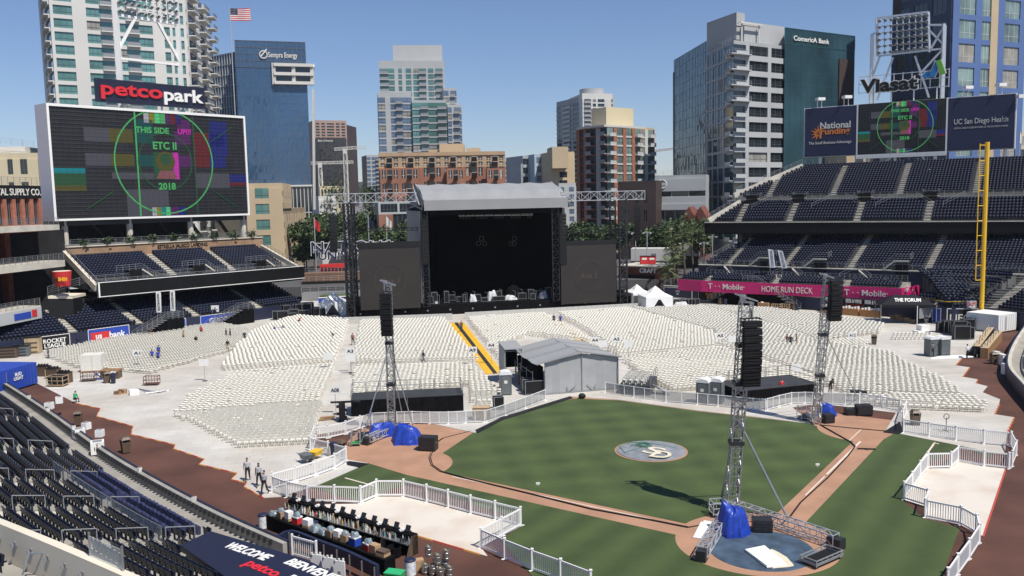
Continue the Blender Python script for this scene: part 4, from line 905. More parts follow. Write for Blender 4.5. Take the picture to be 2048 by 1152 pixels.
# ---------- white tents beside the stage
def marquee(name,lb,px0,px1,py,hw,hp,dep,open_front):
    a=G(px0,py);b=G(px1,py-2); X=(b-a).normalized();B=Vector((-X.y,X.x,0));w=(b-a).length; t=thing(name,lb,'tent',((a+b)/2+B*dep/2).to_tuple(),0,'white tents by the stage')
    P=lambda x,y,z:a+X*x+B*y+Vector((0,0,z)); m=MB().use('tent_white'); ap=P(w/2,dep/2,hp)
    c=[P(0,0,hw),P(w,0,hw),P(w,dep,hw),P(0,dep,hw)]
    vs=[];fs=[]
    for i in range(4):
        p,q=c[i],c[(i+1)%4]; m1=p.lerp(ap,.5)-Vector((0,0,.25));m2=q.lerp(ap,.5)-Vector((0,0,.25)); m.add([p,q,m2,m1,ap],[(0,1,2,3),(3,2,4)])
        m.add([p,q,q-Vector((0,0,.45)),p-Vector((0,0,.45))],[(0,1,2,3)])
    part('roof',m,t,True); wl=MB().use('tent_white')
    wl.hexa([P(w-.03,0,0),P(w,0,0),P(w,dep,0),P(w-.03,dep,0),P(w-.03,0,hw-.3),P(w,0,hw-.3),P(w,dep,hw-.3),P(w-.03,dep,hw-.3)]); wl.hexa([P(0,0,0),P(.03,0,0),P(.03,dep,0),P(0,dep,0),P(0,0,hw-.3),P(.03,0,hw-.3),P(.03,dep,hw-.3),P(0,dep,hw-.3)]); wl.hexa([P(0,dep-.03,0),P(w,dep-.03,0),P(w,dep,0),P(0,dep,0),P(0,dep-.03,hw-.3),P(w,dep-.03,hw-.3),P(w,dep,hw-.3),P(0,dep,hw-.3)])
    if open_front: wl.add([P(0,-.03,0),P(.9,-.03,0),P(w/2-.1,-.03,hw-.3),P(0,-.03,hw-.3)],[(0,1,2,3)]); wl.add([P(w,-.03,0),P(w-.9,-.03,0),P(w/2+.1,-.03,hw-.3),P(w,-.03,hw-.3)],[(0,3,2,1)])
    parts('wall',wl,t,.01); ps=MB().use('alu')
    for x,y in ((0,0),(w,0),(w,dep),(0,dep)): ps.tube(P(x,y,0),P(x,y,hw),.06,6)
    part('pole',ps,t,True,kind='stuff'); return t
marquee('marquee_tent','white peaked tent with parted front curtains right of the stage',1292,1346,623,2.4,4.1,5.0,True)
marquee('marquee_tent','smaller white tent tucked behind the parted tent beside the stage',1266,1300,612,2.3,3.7,4.0,False)
marquee('marquee_tent','white peaked tent standing left of the stage beside black cases',640,692,633,2.3,4.0,4.5,True)
# ---------- portable toilets
def toilet():
    t=thing('portable_toilet','x','toilet',(0,0,0),0,'portable toilets'); b=MB().use('toilet_grey'); b.box((0,0,1.05),(1.15,1.15,2.0))
    for x in (-.55,.55): b.box((x,-.58,1.05),(.07,.05,2.0))
    for z in (.35,.75): b.box((0,.58,z),(.9,.05,.06)); 
    for s in (-1,1):
        for z in (.5,1.1): b.box((s*.58,0,z),(.05,.85,.08))
    part('cabin',b,t); d=MB().use('toilet_grey').box((0,-.60,1.03),(.85,.06,1.85)); dd=part('door',d,t); part('sign_plate',MB().use('offwhite').box((0,-.635,1.35),(.32,.01,.3)),dd)
    part('skid',MB().use('black').box((-.35,0,.025),(.15,1.2,.05)).box((.35,0,.025),(.15,1.2,.05)),t)
    part('vent_slots',MB().use('black').box((-.3,-.585,1.92),(.35,.02,.1)).box((.3,-.585,1.92),(.35,.02,.1)),t)
    r=MB().use('toilet_roof'); prof=[(-.62,2.05),(-.62,2.15),(-.45,2.34),(0,2.42),(.45,2.34),(.62,2.15),(.62,2.05)]
    r.extr([(x,-.62,z) for x,z in prof],(0,1.24,0)); part('roof',r,t); return t
tl=toilet(); tl['label']='grey portable toilet with a white domed roof left of the mixing tent'; tl.location=G(1011,788,.03); tl.rotation_euler=(0,0,.1)
place_copy(tl,G(1421,806,.03)-Vector((.62,0,0)),-.5,'grey portable toilet near the right black platform, left of a pair'); 
c2=place_copy(tl,G(1421,806,.03)+Vector((.65,.2,0)),-.5,'grey portable toilet near the right black platform, right of a pair')
place_copy(tl,G(1863,712,.03),.2+PI,'grey portable toilet seen from behind at the right warning track, left of a pair'); place_copy(tl,G(1885,712,.03),.2+PI,'grey portable toilet seen from behind at the right warning track, right of a pair')
# ---------- delay towers
def delay(lb,base,top,arr,na,aw,ah,guys,feet,ang,w=.55):
    b=G(*base); zt=A(top[0],top[1],b.y).z; tp=Vector((b.x+(A(top[0],top[1],b.y).x-b.x)*.95,b.y,zt))
    t=thing('speaker_tower',lb,'speaker tower',b.to_tuple(),0,'free standing speaker towers'); m=MB().use('steel'); lattice(m,b,tp,w,w*.9,.04); part('mast',m,t,True)
    sl_=MB().use('dark_metal')
    for k in (.34,.62,.80): p=b.lerp(tp,k); sl_.box(p,(w*1.25,w*1.25,.22))
    part('collar',sl_,t,True,kind='stuff')
    hd=MB().use('steel'); a0=tp+Vector((-.2,0,.1)); hx=Vector((math.cos(ang),math.sin(ang),0)); [hd.bar(a0-hx*.45+Vector((0,q,.4)),a0+hx*.85+Vector((0,q,-.05)),.09) for q in (-.25,.25)]; hd.bar(a0+Vector((0,0,-.1)),a0+Vector((0,0,.35)),.3); part('head_block',hd,t,True)
    gy=MB().use('steel')
    for (x0,y0,x1,y1,r) in guys: 
        g0=G(x1,y1); p0=b.lerp(tp,min(.98,max(.05,(A(x0,y0,b.y).z)/zt))); gy.tube(p0,g0,r,7)
    part('brace',gy,t,True)
    ft=MB().use('alu')
    for (x,y,fw) in feet: q=G(x,y,.45); lattice(ft,b+Vector((0,0,.45)),q,fw,fw*1.2,.035); ft.use('dark_metal').box((q.x,q.y,.3),(fw*1.3,fw*1.0,.6),math.atan2(q.y-b.y,q.x-b.x)); ft.use('alu')
    part('outrigger',ft,t,True)
    P=A(arr[0],arr[1],b.y-.55); hang('line_array','black loudspeaker column hung on '+lb.split(' speaker tower ')[0].replace('silver','the')+' tower '+lb.split(' speaker tower ')[1],P,na,aw,ah,.75,ang,'hanging loudspeaker arrays',.035)
    cb=MB().use('black'); cb.path([P+Vector((.1,.4,-.3)),b.lerp(tp,.5)+Vector((.4,0,0)),b+Vector((.35,.1,.3))],.035); part('cable',cb,t,True)
delay('silver left speaker tower at third base',(784,868),(776,572),(772,586),8,.92,.44,[(781,690,722,888,.05),(783,690,830,866,.05),(783,700,806,838,.04)],[(735,878,.5),(800,850,.4)],-.15)
delay('silver tall speaker tower at home plate',(1462,1025),(1494,604),(1502,640),9,1.08,.44,[(1482,822,1440,1012,.075),(1484,820,1466,990,.05),(1488,838,1578,1042,.07)],[(1404,1104,.55),(1672,1080,.62)],.12,.66)
delay('silver right speaker tower at first base',(1632,848),(1656,558),(1670,560),8,1.02,.42,[(1642,660,1722,808,.04),(1640,700,1626,822,.035)],[(1612,830,.4)],.2)
# ================= SCOREBOARDS, SIGNS, LIGHT TOWERS
emis('led_green',(.10,.55,.16),0.41); emis('led_dgreen',(.03,.16,.05),0.23); emis('led_grey',(.16,.15,.19),0.2); emis('led_olive',(.17,.15,.01),0.23); emis('led_teal',(.0,.13,.12),0.23); emis('led_purple',(.17,.015,.20),0.23); emis('led_red',(.24,.012,.012),0.23)
emis('led_blue',(.012,.02,.28),0.27); emis('led_cyan',(.0,.38,.45),0.27); emis('led_yellow',(.42,.38,.02),0.27); emis('led_white',(.5,.5,.55),0.45); emis('led_lime',(.1,.7,.25),0.45); emis('led_magenta',(.7,.03,.5),0.45); emis('led_pink',(.5,.16,.18),0.23)
mat('led_black',(.012,.012,.014),.5,.3,.5); mat('grid_line',(.07,.07,.075),.5,.1); mat('sign_navy',(.012,.013,.035),.45,.15); mat('sign_red',(.62,.02,.03),.45,.05); mat('board_navy',(.014,.018,.060),.5,.1,.3); mat('lamp_lens',(.55,.55,.52),.25,.1)
mat('wave_blue',(.02,.18,.45),.4,.1); mat('wave_green',(.16,.42,.05),.4,.1); mat('logo_orange',(.75,.22,.03),.5,.05)
def vz(p,z): return Vector((p[0],p[1],z))
def pattern(par,P,Q,z0,z1,n,rows,colsn,seed=1,txtk=1.):
    X=(Q-P).normalized(); Wd=(Q-P).length; H=z1-z0
    pt=lambda u,v,o=.0: P+X*(Wd*u)+n*o+Vector((0,0,z0+H*v-P.z))
    mb=MB()
    def rect(u0,u1,v0,v1,m,o=.03): mb.use(m).hexa([pt(u0,v0,o-.02),pt(u1,v0,o-.02),pt(u1,v0,o),pt(u0,v0,o)][::1]+[pt(u0,v1,o-.02),pt(u1,v1,o-.02),pt(u1,v1,o),pt(u0,v1,o)])
    for u0,u1,m in ((.15,.27,'led_grey'),(.27,.385,'led_olive'),(.395,.49,'led_teal'),(.60,.685,'led_purple'),(.70,.79,'led_red'),(.79,.885,'led_blue')):
        rect(u0,u1,.70,.83,m); rect(u0,u1,.48,.595,m)
    rect(.395,.49,.83,.93,'led_teal'); rect(.62,.69,.83,.95,'led_purple'); rect(.70,.80,.60,.70,'led_red'); rect(.80,.90,.60,.95,'led_blue')
    rect(.0,.145,.41,.455,'led_cyan'); rect(.0,.145,.25,.30,'led_olive'); rect(.0,.145,.27,.41,'led_dgreen',.025) ; rect(.90,1,.33,.41,'led_blue'); rect(.90,1,.295,.33,'led_red'); rect(.70,.90,.27,.42,'led_grey'); rect(.27,.48,.36,.42,'led_grey')
    for k,m in enumerate(('led_white','led_yellow','led_lime','led_green','led_purple','led_red','led_blue')): rect(.445+.028*k,.472+.028*k,.90,.995,m)
    rect(.335,.55,.005,.26,'led_grey'); 
    for k,m in enumerate(('led_white','led_yellow','led_cyan','led_lime')): rect(.46+.024*k,.483+.024*k,.005,.085,m,.04)
    rect(.556,.60,.005,.085,'led_purple',.04); rect(.60,.64,.005,.085,'led_blue',.04)
    # centre picture: plain green figure on a green and magenta ground
    rect(.482,.585,.36,.62,'led_dgreen',.045); rect(.585,.615,.36,.62,'led_magenta',.045)
    cc=pt(.545,.53); 
    def disc(c,r,m,o,k=16,sy=1.): mb.use(m).extr([c+n*o+X*(r*math.cos(2*PI*i/k))+Vector((0,0,r*sy*math.sin(2*PI*i/k))) for i in range(k)],n*.01)
    disc(cc,H*.10,'led_olive',.05); disc(pt(.545,.555),H*.055,'led_dgreen',.065)
    mb.use('led_pink').extr([pt(.492,.365,.06),pt(.605,.365,.06),pt(.585,.44,.06),pt(.512,.44,.06)],n*.01)
    c=pt(.545,.53)
    def ringp(r,m,w,o): 
        mb.use(m); k=44
        for i in range(k):
            a,b=2*PI*i/k,2*PI*(i+1)/k; q=[]
            for t,rr_ in ((a,r-w/2),(b,r-w/2),(b,r+w/2),(a,r+w/2)):
                z=min(H*.466,max(-H*.526,rr_*math.sin(t))); q.append(c+n*o+X*(rr_*math.cos(t))+Vector((0,0,z)))
            mb.extr(q,n*.012)
    ringp(H*.505,'led_green',H*.014,.075); ringp(H*.275,'led_dgreen',H*.014,.08)
    for u in (.395,.70): rect(u,u+.008,.005,.995,'led_green' if u<.5 else 'led_dgreen',.085)
    for a,b in (((.14,.08),(.27,.24)),((.80,.24),(.93,.08)),((.80,.74),(.93,.90))): mb.use('led_dgreen').bar(pt(*a,.07),pt(*b,.07),H*.008)
    o=part('test_pattern',mb,par,True)
    gl=MB().use('grid_line')
    for k in range(1,rows): v=k/rows; gl.bar(pt(0,v,.10),pt(1,v,.10),H*.0020)
    for k in range(1,colsn): u=k/colsn; gl.bar(pt(u,0,.10),pt(u,1,.10),H*.0013)
    part('panel_joint',gl,par,True)
    for t,m,u,v,h,k in (('THIS SIDE','led_green',.485,.83,.055,1),('UP!!!','led_magenta',.655,.83,.05,1),('ETC II','led_green',.545,.685,.068,1.),('2018','led_green',.545,.29,.062,1.)):
        tm=MB(); p0=P+n*.08; q0=Q+n*.08; face_text(tm,t,m,vz(p0,0),vz(q0,0),u,z0+H*v,H*h,None,.03,.02,.045,0,k); part('lettering',tm,par,True)
def lamp_mb(n):       # floodlight: shallow bowl with a half visor, facing n
    m=MB().use('grey_metal').lathe((0,0,0),[(.12,-.35),(.33,-.1),(.36,.12),(.34,.12)],10); m.use('lamp_lens').lathe((0,0,0),[(.33,.08),(.2,.11),(.0,.12)],10)
    v=[];
    for i in range(8):
        a=PI*i/7; v+=[(.37*math.cos(a),.37*math.sin(a),.12),(.37*math.cos(a),.37*math.sin(a),.42)]
    m.use('lamp_lens').add(v,[(2*i,2*i+2,2*i+3,2*i+1) for i in range(7)]); return m
def lamp_bank(t,P,X,n,cols,rows,dx,dz,lim=100):
    # lamps on a grid; local lamp axis +Z turns to n, its visor (+Y) up
    m=mesh_of('floodlight',lamp_mb(n)); d=(n+Vector((0,0,-.35))).normalized(); y=Vector((0,0,1)); x=y.cross(d).normalized(); y=d.cross(x)
    rot=Matrix((x,y,d)).transposed()
    for r in range(rows):
        for c in range(cols):
            o=link(bpy.data.objects.new('floodlight',m)); o.parent=t; p=P+X*(c*dx)+Vector((0,0,r*dz))
            o.location=p-Vector(t.location); o.rotation_euler=rot.to_euler()
# ---- left scoreboard
P=A(108,438,148);Q=A(499,434,177); zb=(P.z+Q.z)/2; zt=(A(97,200,148).z+A(497,237,177).z)/2; P.z=0;Q.z=0
X=(Q-P).normalized(); n=Vector((X.y,-X.x,0)); Bk=-n; Wd=(Q-P).length; BP,BQ=P.copy(),Q.copy(); BX,BN=X,n
sb=thing('scoreboard','huge white framed left scoreboard showing a coloured test pattern on black','scoreboard',(P+Q).to_tuple()[:2] and ((P+Q)/2).to_tuple(),0)
c=MB().use('white_paint')
def bx(mb,u0,u1,o0,o1,z0,z1):   # metres along, outward
    v=[]
    for z in (z0,z1): v+=[vz(P+X*u0+n*o0,z),vz(P+X*u1+n*o0,z),vz(P+X*u1+n*o1,z),vz(P+X*u0+n*o1,z)]
    return mb.hexa(v)
bx(c,0,Wd,-4.6,-.25,zb,zt); bx(c,0,Wd,-.25,.25,zt-.45,zt); bx(c,0,Wd,-.25,.25,zb,zb+.35); bx(c,0,.4,-.25,.248,zb+.352,zt-.452); bx(c,Wd-.4,Wd,-.25,.248,zb+.352,zt-.452); part('cabinet',c,sb,True)
c=MB().use('led_black'); bx(c,.4,Wd-.4,-.249,.0,zb+.352,zt-.452); scr=part('screen',c,sb,True)
scr.location=scr.location
pattern_par=scr
def sub(parent): return parent
pattern(scr,P+X*.4,Q-X*.4,zb+.36,zt-.46,n,28,34)
c=MB().use('concrete_light')
for px in (128,258,380,486):
    q=VP(px,440,P-n*1.5,Q-n*1.5); c.tube(vz(q,8),vz(q,zb+.1),.55,10)
parts('column',c,sb,.2); c=MB().use('dark_metal'); 
for k in range(6): 
    a=P+X*(Wd*k/6+.8)-n*3; b=P+X*(Wd*(k+.8)/6)-n*6; c.bar(vz(a,zb-.4),vz(b,13.4),.5)
bx(c,0,Wd,-4.5,-1,zb-.9,zb-.02); part('support_beam',c,sb,True)
# ---- red and white name sign on top
p=VP(195,205,P-n*.6,Q-n*.6); q=VP(411,216,P-n*.6,Q-n*.6); z1=VP(195,150,P-n*.6,Q-n*.6).z; z2=VP(411,181,P-n*.6,Q-n*.6).z; zb2=(p.z+q.z)/2; zt2=(z1+z2)/2
sg=thing('rooftop_sign','dark sign with bulging red and white lettering standing on the left scoreboard','sign',(p.x,p.y,zt))
c=MB().use('sign_navy'); d=(q-p); d.z=0; c.hexa([vz(p-n*.9,zb2),vz(q-n*.9,zb2),vz(q,zb2),vz(p,zb2),vz(p-n*.9,zt2),vz(q-n*.9,zt2),vz(q,zt2),vz(p,zt2)]); part('sign_board',c,sg,True)
h=zt2-zb2
for k in range(5): pass
c=MB(); 
for k in range(6): a=vz(p.lerp(q,(k+.5)/6)-n*.5,0); c.use('steel').bar(vz(a,zt),vz(a,zb2+.1),.3)
part('post',c,sg,True,kind='stuff')
t=MB(); face_text(t,'petco','sign_red',vz(p,0),vz(q,0),.305,zb2+h*.47,h*.56,d.length*.55,.12,.35,.035); part('lettering',t,sg,True,'bulging red lettering')
t=MB(); face_text(t,'park','white_paint',vz(p,0),vz(q,0),.785,zb2+h*.45,h*.56,d.length*.385,.12,.35,.035); part('lettering',t,sg,True,'bulging white lettering')
# ---- left light tower
lt=thing('light_tower','white steel stadium light tower rising behind the red and white rooftop sign','light tower',((P+Q)/2-n*4).to_tuple())
c=MB().use('white_paint'); a0=VP(240,150,P-n*4.2,Q-n*4.2); b0=VP(362,165,P-n*4.2,Q-n*4.2); L=(b0-a0); L.z=0; lw=L.length
a0=vz(a0,zt-2);b0=vz(b0,zt-2); zl=VP(300,40,P-n*4.2,Q-n*4.2).z
c.bar(a0,vz(a0,zl+12),.75); c.bar(b0,vz(b0,zl+12),.75); c.bar(vz(a0,zl),vz(b0,zl),.5); c.bar(vz(a0,zt+9.5),vz(b0,zt+9.5),.4)
c.bar(vz(a0,zt+11),vz(a0.lerp(b0,.30),zl),.45); c.bar(vz(b0,zt+10),vz(a0.lerp(b0,.66),zl),.45)
for k in range(5): c.bar(vz(a0,zl+k*1.6),vz(b0,zl+k*1.6),.15)
for k in range(7): c.bar(vz(a0.lerp(b0,k/6),zl),vz(a0.lerp(b0,k/6),zl+8),.15)
part('frame',c,lt,True); lamp_bank(lt,vz(a0+L*.04,zl+.7)+n*.4,L.normalized(),n,10,4,lw*.92/9,1.55)
# ---- right scoreboard
P=A(1608,312,194);Q=A(2028,298,172); zb=(P.z+Q.z)/2; zt=(A(1608,219,194).z+A(2028,186,172).z)/2; P.z=0;Q.z=0; X=(Q-P).normalized(); n=Vector((X.y,-X.x,0)); Wd=(Q-P).length
u1=(VP(1713,250,P,Q)-P); u1.z=0; u1=u1.length; u2=(VP(1895,250,P,Q)-P); u2.z=0; u2=u2.length
rb_=thing('scoreboard','wide three panel right scoreboard, navy panels either side of a test pattern screen','scoreboard',((P+Q)/2).to_tuple())
c=MB().use('white_paint'); bx(c,-.15,Wd+.15,-1.8,-.2,zb-.15,zt+.15); bx(c,u1,u1+.3,-.2,.05,zb-.9,zt+.2); bx(c,u2-.3,u2,-.2,.05,zb-.9,zt+.2); bx(c,u1+.3,u2-.3,-.2,.05,zb-.9,zb-.05); part('cabinet',c,rb_,True)
c=MB().use('board_navy'); bx(c,.12,u1-.02,-.199,0,zb,zt); pn=part('advertising_panel',c,rb_,True,None,None); pn['label']='navy left panel with an orange burst and white and orange lettering'
h=zt-zb
t=MB(); face_text(t,'National','offwhite',P,Q,u1*.60/Wd,zb+h*.63,h*.13,u1*.58,.04,.05,.03); part('lettering',t,pn,True)
t=MB(); face_text(t,'Funding','logo_orange',P,Q,u1*.60/Wd,zb+h*.49,h*.13,u1*.56,.04,.05,.03); part('lettering',t,pn,True)
t=MB(); face_text(t,'The Small Business Advantage','offwhite',P,Q,u1*.50/Wd,zb+h*.27,h*.055,u1*.82,.04,.04,.015); part('lettering',t,pn,True)
t=MB().use('logo_orange'); c0=vz(P+X*(u1*.28)+n*.03,zb+h*.47)
for k in range(7):
    a=PI*.35+k*PI*.17; r=h*.15*(1+.25*(k%2)); t.extr([c0+X*(h*.03*math.cos(a-.9))+Vector((0,0,h*.03*math.sin(a-.9))),c0+X*(r*math.cos(a))+Vector((0,0,r*math.sin(a))),c0+X*(h*.03*math.cos(a+.9))+Vector((0,0,h*.03*math.sin(a+.9)))],n*.03)
t.extr([c0+X*h*.02+Vector((0,0,-h*.10)),c0+X*h*.06+Vector((0,0,-h*.10)),c0+X*h*.06+Vector((0,0,h*.12)),c0+X*h*.02+Vector((0,0,h*.08))],n*.03); part('emblem',t,pn,True)
c=MB().use('led_black'); bx(c,u1+.302,u2-.302,-.199,0,zb-.048,zt+.1); s2=part('screen',c,rb_,True)
pattern(s2,P+X*(u1+.32),P+X*(u2-.32),zb-.04,zt+.09,n,24,30)
c=MB().use('board_navy'); bx(c,u2+.02,Wd-.05,-.199,0,zb,zt); pn=part('advertising_panel',c,rb_,True); pn['label']='navy right panel with thin white serif lettering'
t=MB(); face_text(t,'UC San Diego Health','offwhite',P,Q,(u2+(Wd-u2)*.5)/Wd,zb+h*.53,h*.10,(Wd-u2)*.80,.04,.05,.0); part('lettering',t,pn,True)
t=MB(); face_text(t,'OFFICIAL HEALTH CARE PROVIDER OF THE SAN DIEGO PADRES','offwhite',P,Q,(u2+(Wd-u2)*.5)/Wd,zb+h*.42,h*.03,(Wd-u2)*.80,.04,.03,.0); part('lettering',t,pn,True)
c=MB().use('alu')
for px in (1640,1735,1790,1870,2010): q=VP(px,310,P-n*1,Q-n*1); c.bar(vz(q,16),vz(q,zb),.5)
for a,b in ((1735,1790),(1870,1840)): c.bar(vz(VP(a,310,P-n*1,Q-n*1),22),vz(VP(b,310,P-n*1,Q-n*1),zb),.4)
part('support_post',c,rb_,True)
c=MB()
for px in (1635,1688,1927,1993):
    q=VP(px,205,P-n*.8,Q-n*.8); q=vz(q,zt+.15); c.use('alu').bar(q,q+Vector((0,0,1.5)),.12); c.bar(q+X*.9,q+X*.9+Vector((0,0,1.5)),.12); c.use('white_paint').box(q+Vector((.4,-.6,1.8)),(1.7,1.3,.6),.2)
q=vz(Q+X*.9,zt-.6); c.box(q,(1.4,.9,.7)); part('floodlight_box',c,rb_,True,kind='stuff')
# ---- right light tower with the lettered sign
lt=thing('light_tower','silver lattice light tower with a square bank of round lamps behind the right scoreboard','light tower',((P+Q)/2-n*4).to_tuple()); c=MB().use('alu')
W1=lambda px,py,o=3.: VP(px,py,P-n*o,Q-n*o)
def zz(px,py): return W1(px,py).z
f=lambda px,py: W1(px,py)
for px,y0 in ((1742,68),(1884,48)): q=f(px,180); c.bar(vz(q,zt-3),vz(q,f(px,y0).z),.55); c.bar(vz(q-n*2.2,zt-3),vz(q-n*2.2,f(px,y0).z),.4)
for a,b in (((1742,70),(1750,66)),((1756,112),(1888,97)),((1744,155),(1760,112)),((1830,112),(1858,195)),((1786,115),(1754,200)),((1884,100),(1838,150)),((1753,36),(1857,24)),((1753,36),(1755,112)),((1857,24),(1859,104)),((1858,60),(1886,88)),((1858,50),(1884,50)),((1858,104),(1884,60))): c.bar(f(*a),f(*b),.38)
for k in range(6): c.bar(f(1754,40+k*13.5),f(1858,28+k*13.8),.14)
for k in range(9): c.bar(f(1756+k*12.5,36-k*1.4),f(1757+k*12.5,112-k*1.2),.14)
part('frame',c,lt,True); a=f(1759,105);b=f(1853,97); L=(b-a); L.z=0; lamp_bank(lt,vz(a,(a.z+b.z)/2)+n*.45,L.normalized(),n,9,6,L.length/8,(f(1759,42).z-a.z)/5)
p=VP(1717,186,P-n*1,Q-n*1);q=VP(1897,176,P-n*1,Q-n*1); zs=(p.z+q.z)/2; Ls=(q-p); Ls.z=0
sg=thing('rooftop_sign','black outlined lettering with a blue and green wave above the right scoreboard','sign',(p.x,p.y,zt))
c=MB().use('alu'); hS=4.2
for z in (zs+.2,zs+2.0,zs+3.6): c.bar(vz(p-n*.3,z),vz(q-n*.3,z),.14)
for k in range(11): c.bar(vz(p.lerp(q,k/10)-n*.3,zs),vz(p.lerp(q,k/10)-n*.3,zs+3.8),.12)
for k in range(4): c.bar(vz(p.lerp(q,(k+.5)/4)-n*.4,zt),vz(p.lerp(q,(k+.5)/4)-n*.4,zs+.2),.2)
part('frame',c,sg,True)
t=MB(); face_text(t,'Viasat','white_paint',vz(p,0),vz(q,0),.345,zs+1.5,2.75,Ls.length*.67,.0,.3,.10); face_text(t,'Viasat','black',vz(p,0),vz(q,0),.345,zs+1.5,2.65,Ls.length*.645,.22,.12,.05); part('lettering',t,sg,True)
t=MB(); xx=Ls.normalized()
def wv(pts,m,o):
    for a,b in zip(pts[:-1],pts[1:]):
        t.use('white_paint').bar(vz(p+xx*a[0]*Ls.length+n*(o-.1),zs+a[1]),vz(p+xx*b[0]*Ls.length+n*(o-.1),zs+b[1]),1.35,.25,up=n); t.use(m).bar(vz(p+xx*a[0]*Ls.length+n*(o+.1),zs+a[1]),vz(p+xx*b[0]*Ls.length+n*(o+.1),zs+b[1]),1.0,.2,up=n)
wv([(.73,2.3),(.78,3.2),(.82,2.3)],'wave_blue',.05); wv([(.82,2.3),(.885,5.4)],'wave_blue',.1); wv([(.885,5.5),(.94,2.6)],'wave_green',.2); part('emblem',t,sg,True)
# ---- foul pole
b=G(1962,653); fp=thing('foul_pole','tall bright yellow foul pole with a ladder mesh wing at the right field corner','foul pole',b.to_tuple()); zt_=A(1975,284,b.y).z
part('pole',MB().use('yellow').tube(b,b+Vector((0,0,zt_)),.30,10),fp,True)
m=MB().use('yellow'); za=A(1957,560,b.y).z; x0=b+Vector((-1.15,-.25,0)); m.tube(vz(x0,za),vz(x0,zt_-.2),.07,6)
k=za
while k<zt_: m.tube(vz(x0,k),vz(b,k),.06,5); k+=2.1
part('mesh_wing',m,fp,True)
# ================= CITY BUILDINGS
mat('conc_white',(.60,.585,.55),.8,.06,.1); mat('conc_grey',(.36,.37,.37),.8,.1,.1); mat('conc_pale',(.41,.42,.42),.8,.08,.1); mat('tan_wall',(.50,.39,.25),.85,.08,.1); mat('tan_dark',(.33,.25,.165),.85,.1,.1); mat('slab_light',(.55,.55,.53),.7,.05,.2)
mat('brick_orange',(.30,.135,.085),.85,.15,.3); mat('brick_tan',(.42,.29,.18),.85,.1,.3); mat('blue_wall',(.085,.15,.33),.7,.08,.1); mat('blue_dark',(.03,.045,.09),.6,.15,.1); mat('brown_dark',(.05,.032,.028),.7,.2,.1); mat('lightblue_wall',(.36,.45,.50),.8,.06,.1); mat('mullion',(.10,.11,.12),.5,.15); mat('mullion_light',(.45,.47,.48),.5,.1); mat('pink_stone',(.36,.24,.19),.8,.1,.1); mat('cream_wall',(.58,.50,.34),.85,.06,.1)
mat('curtain',(.28,.27,.24),.8,.25,.35)
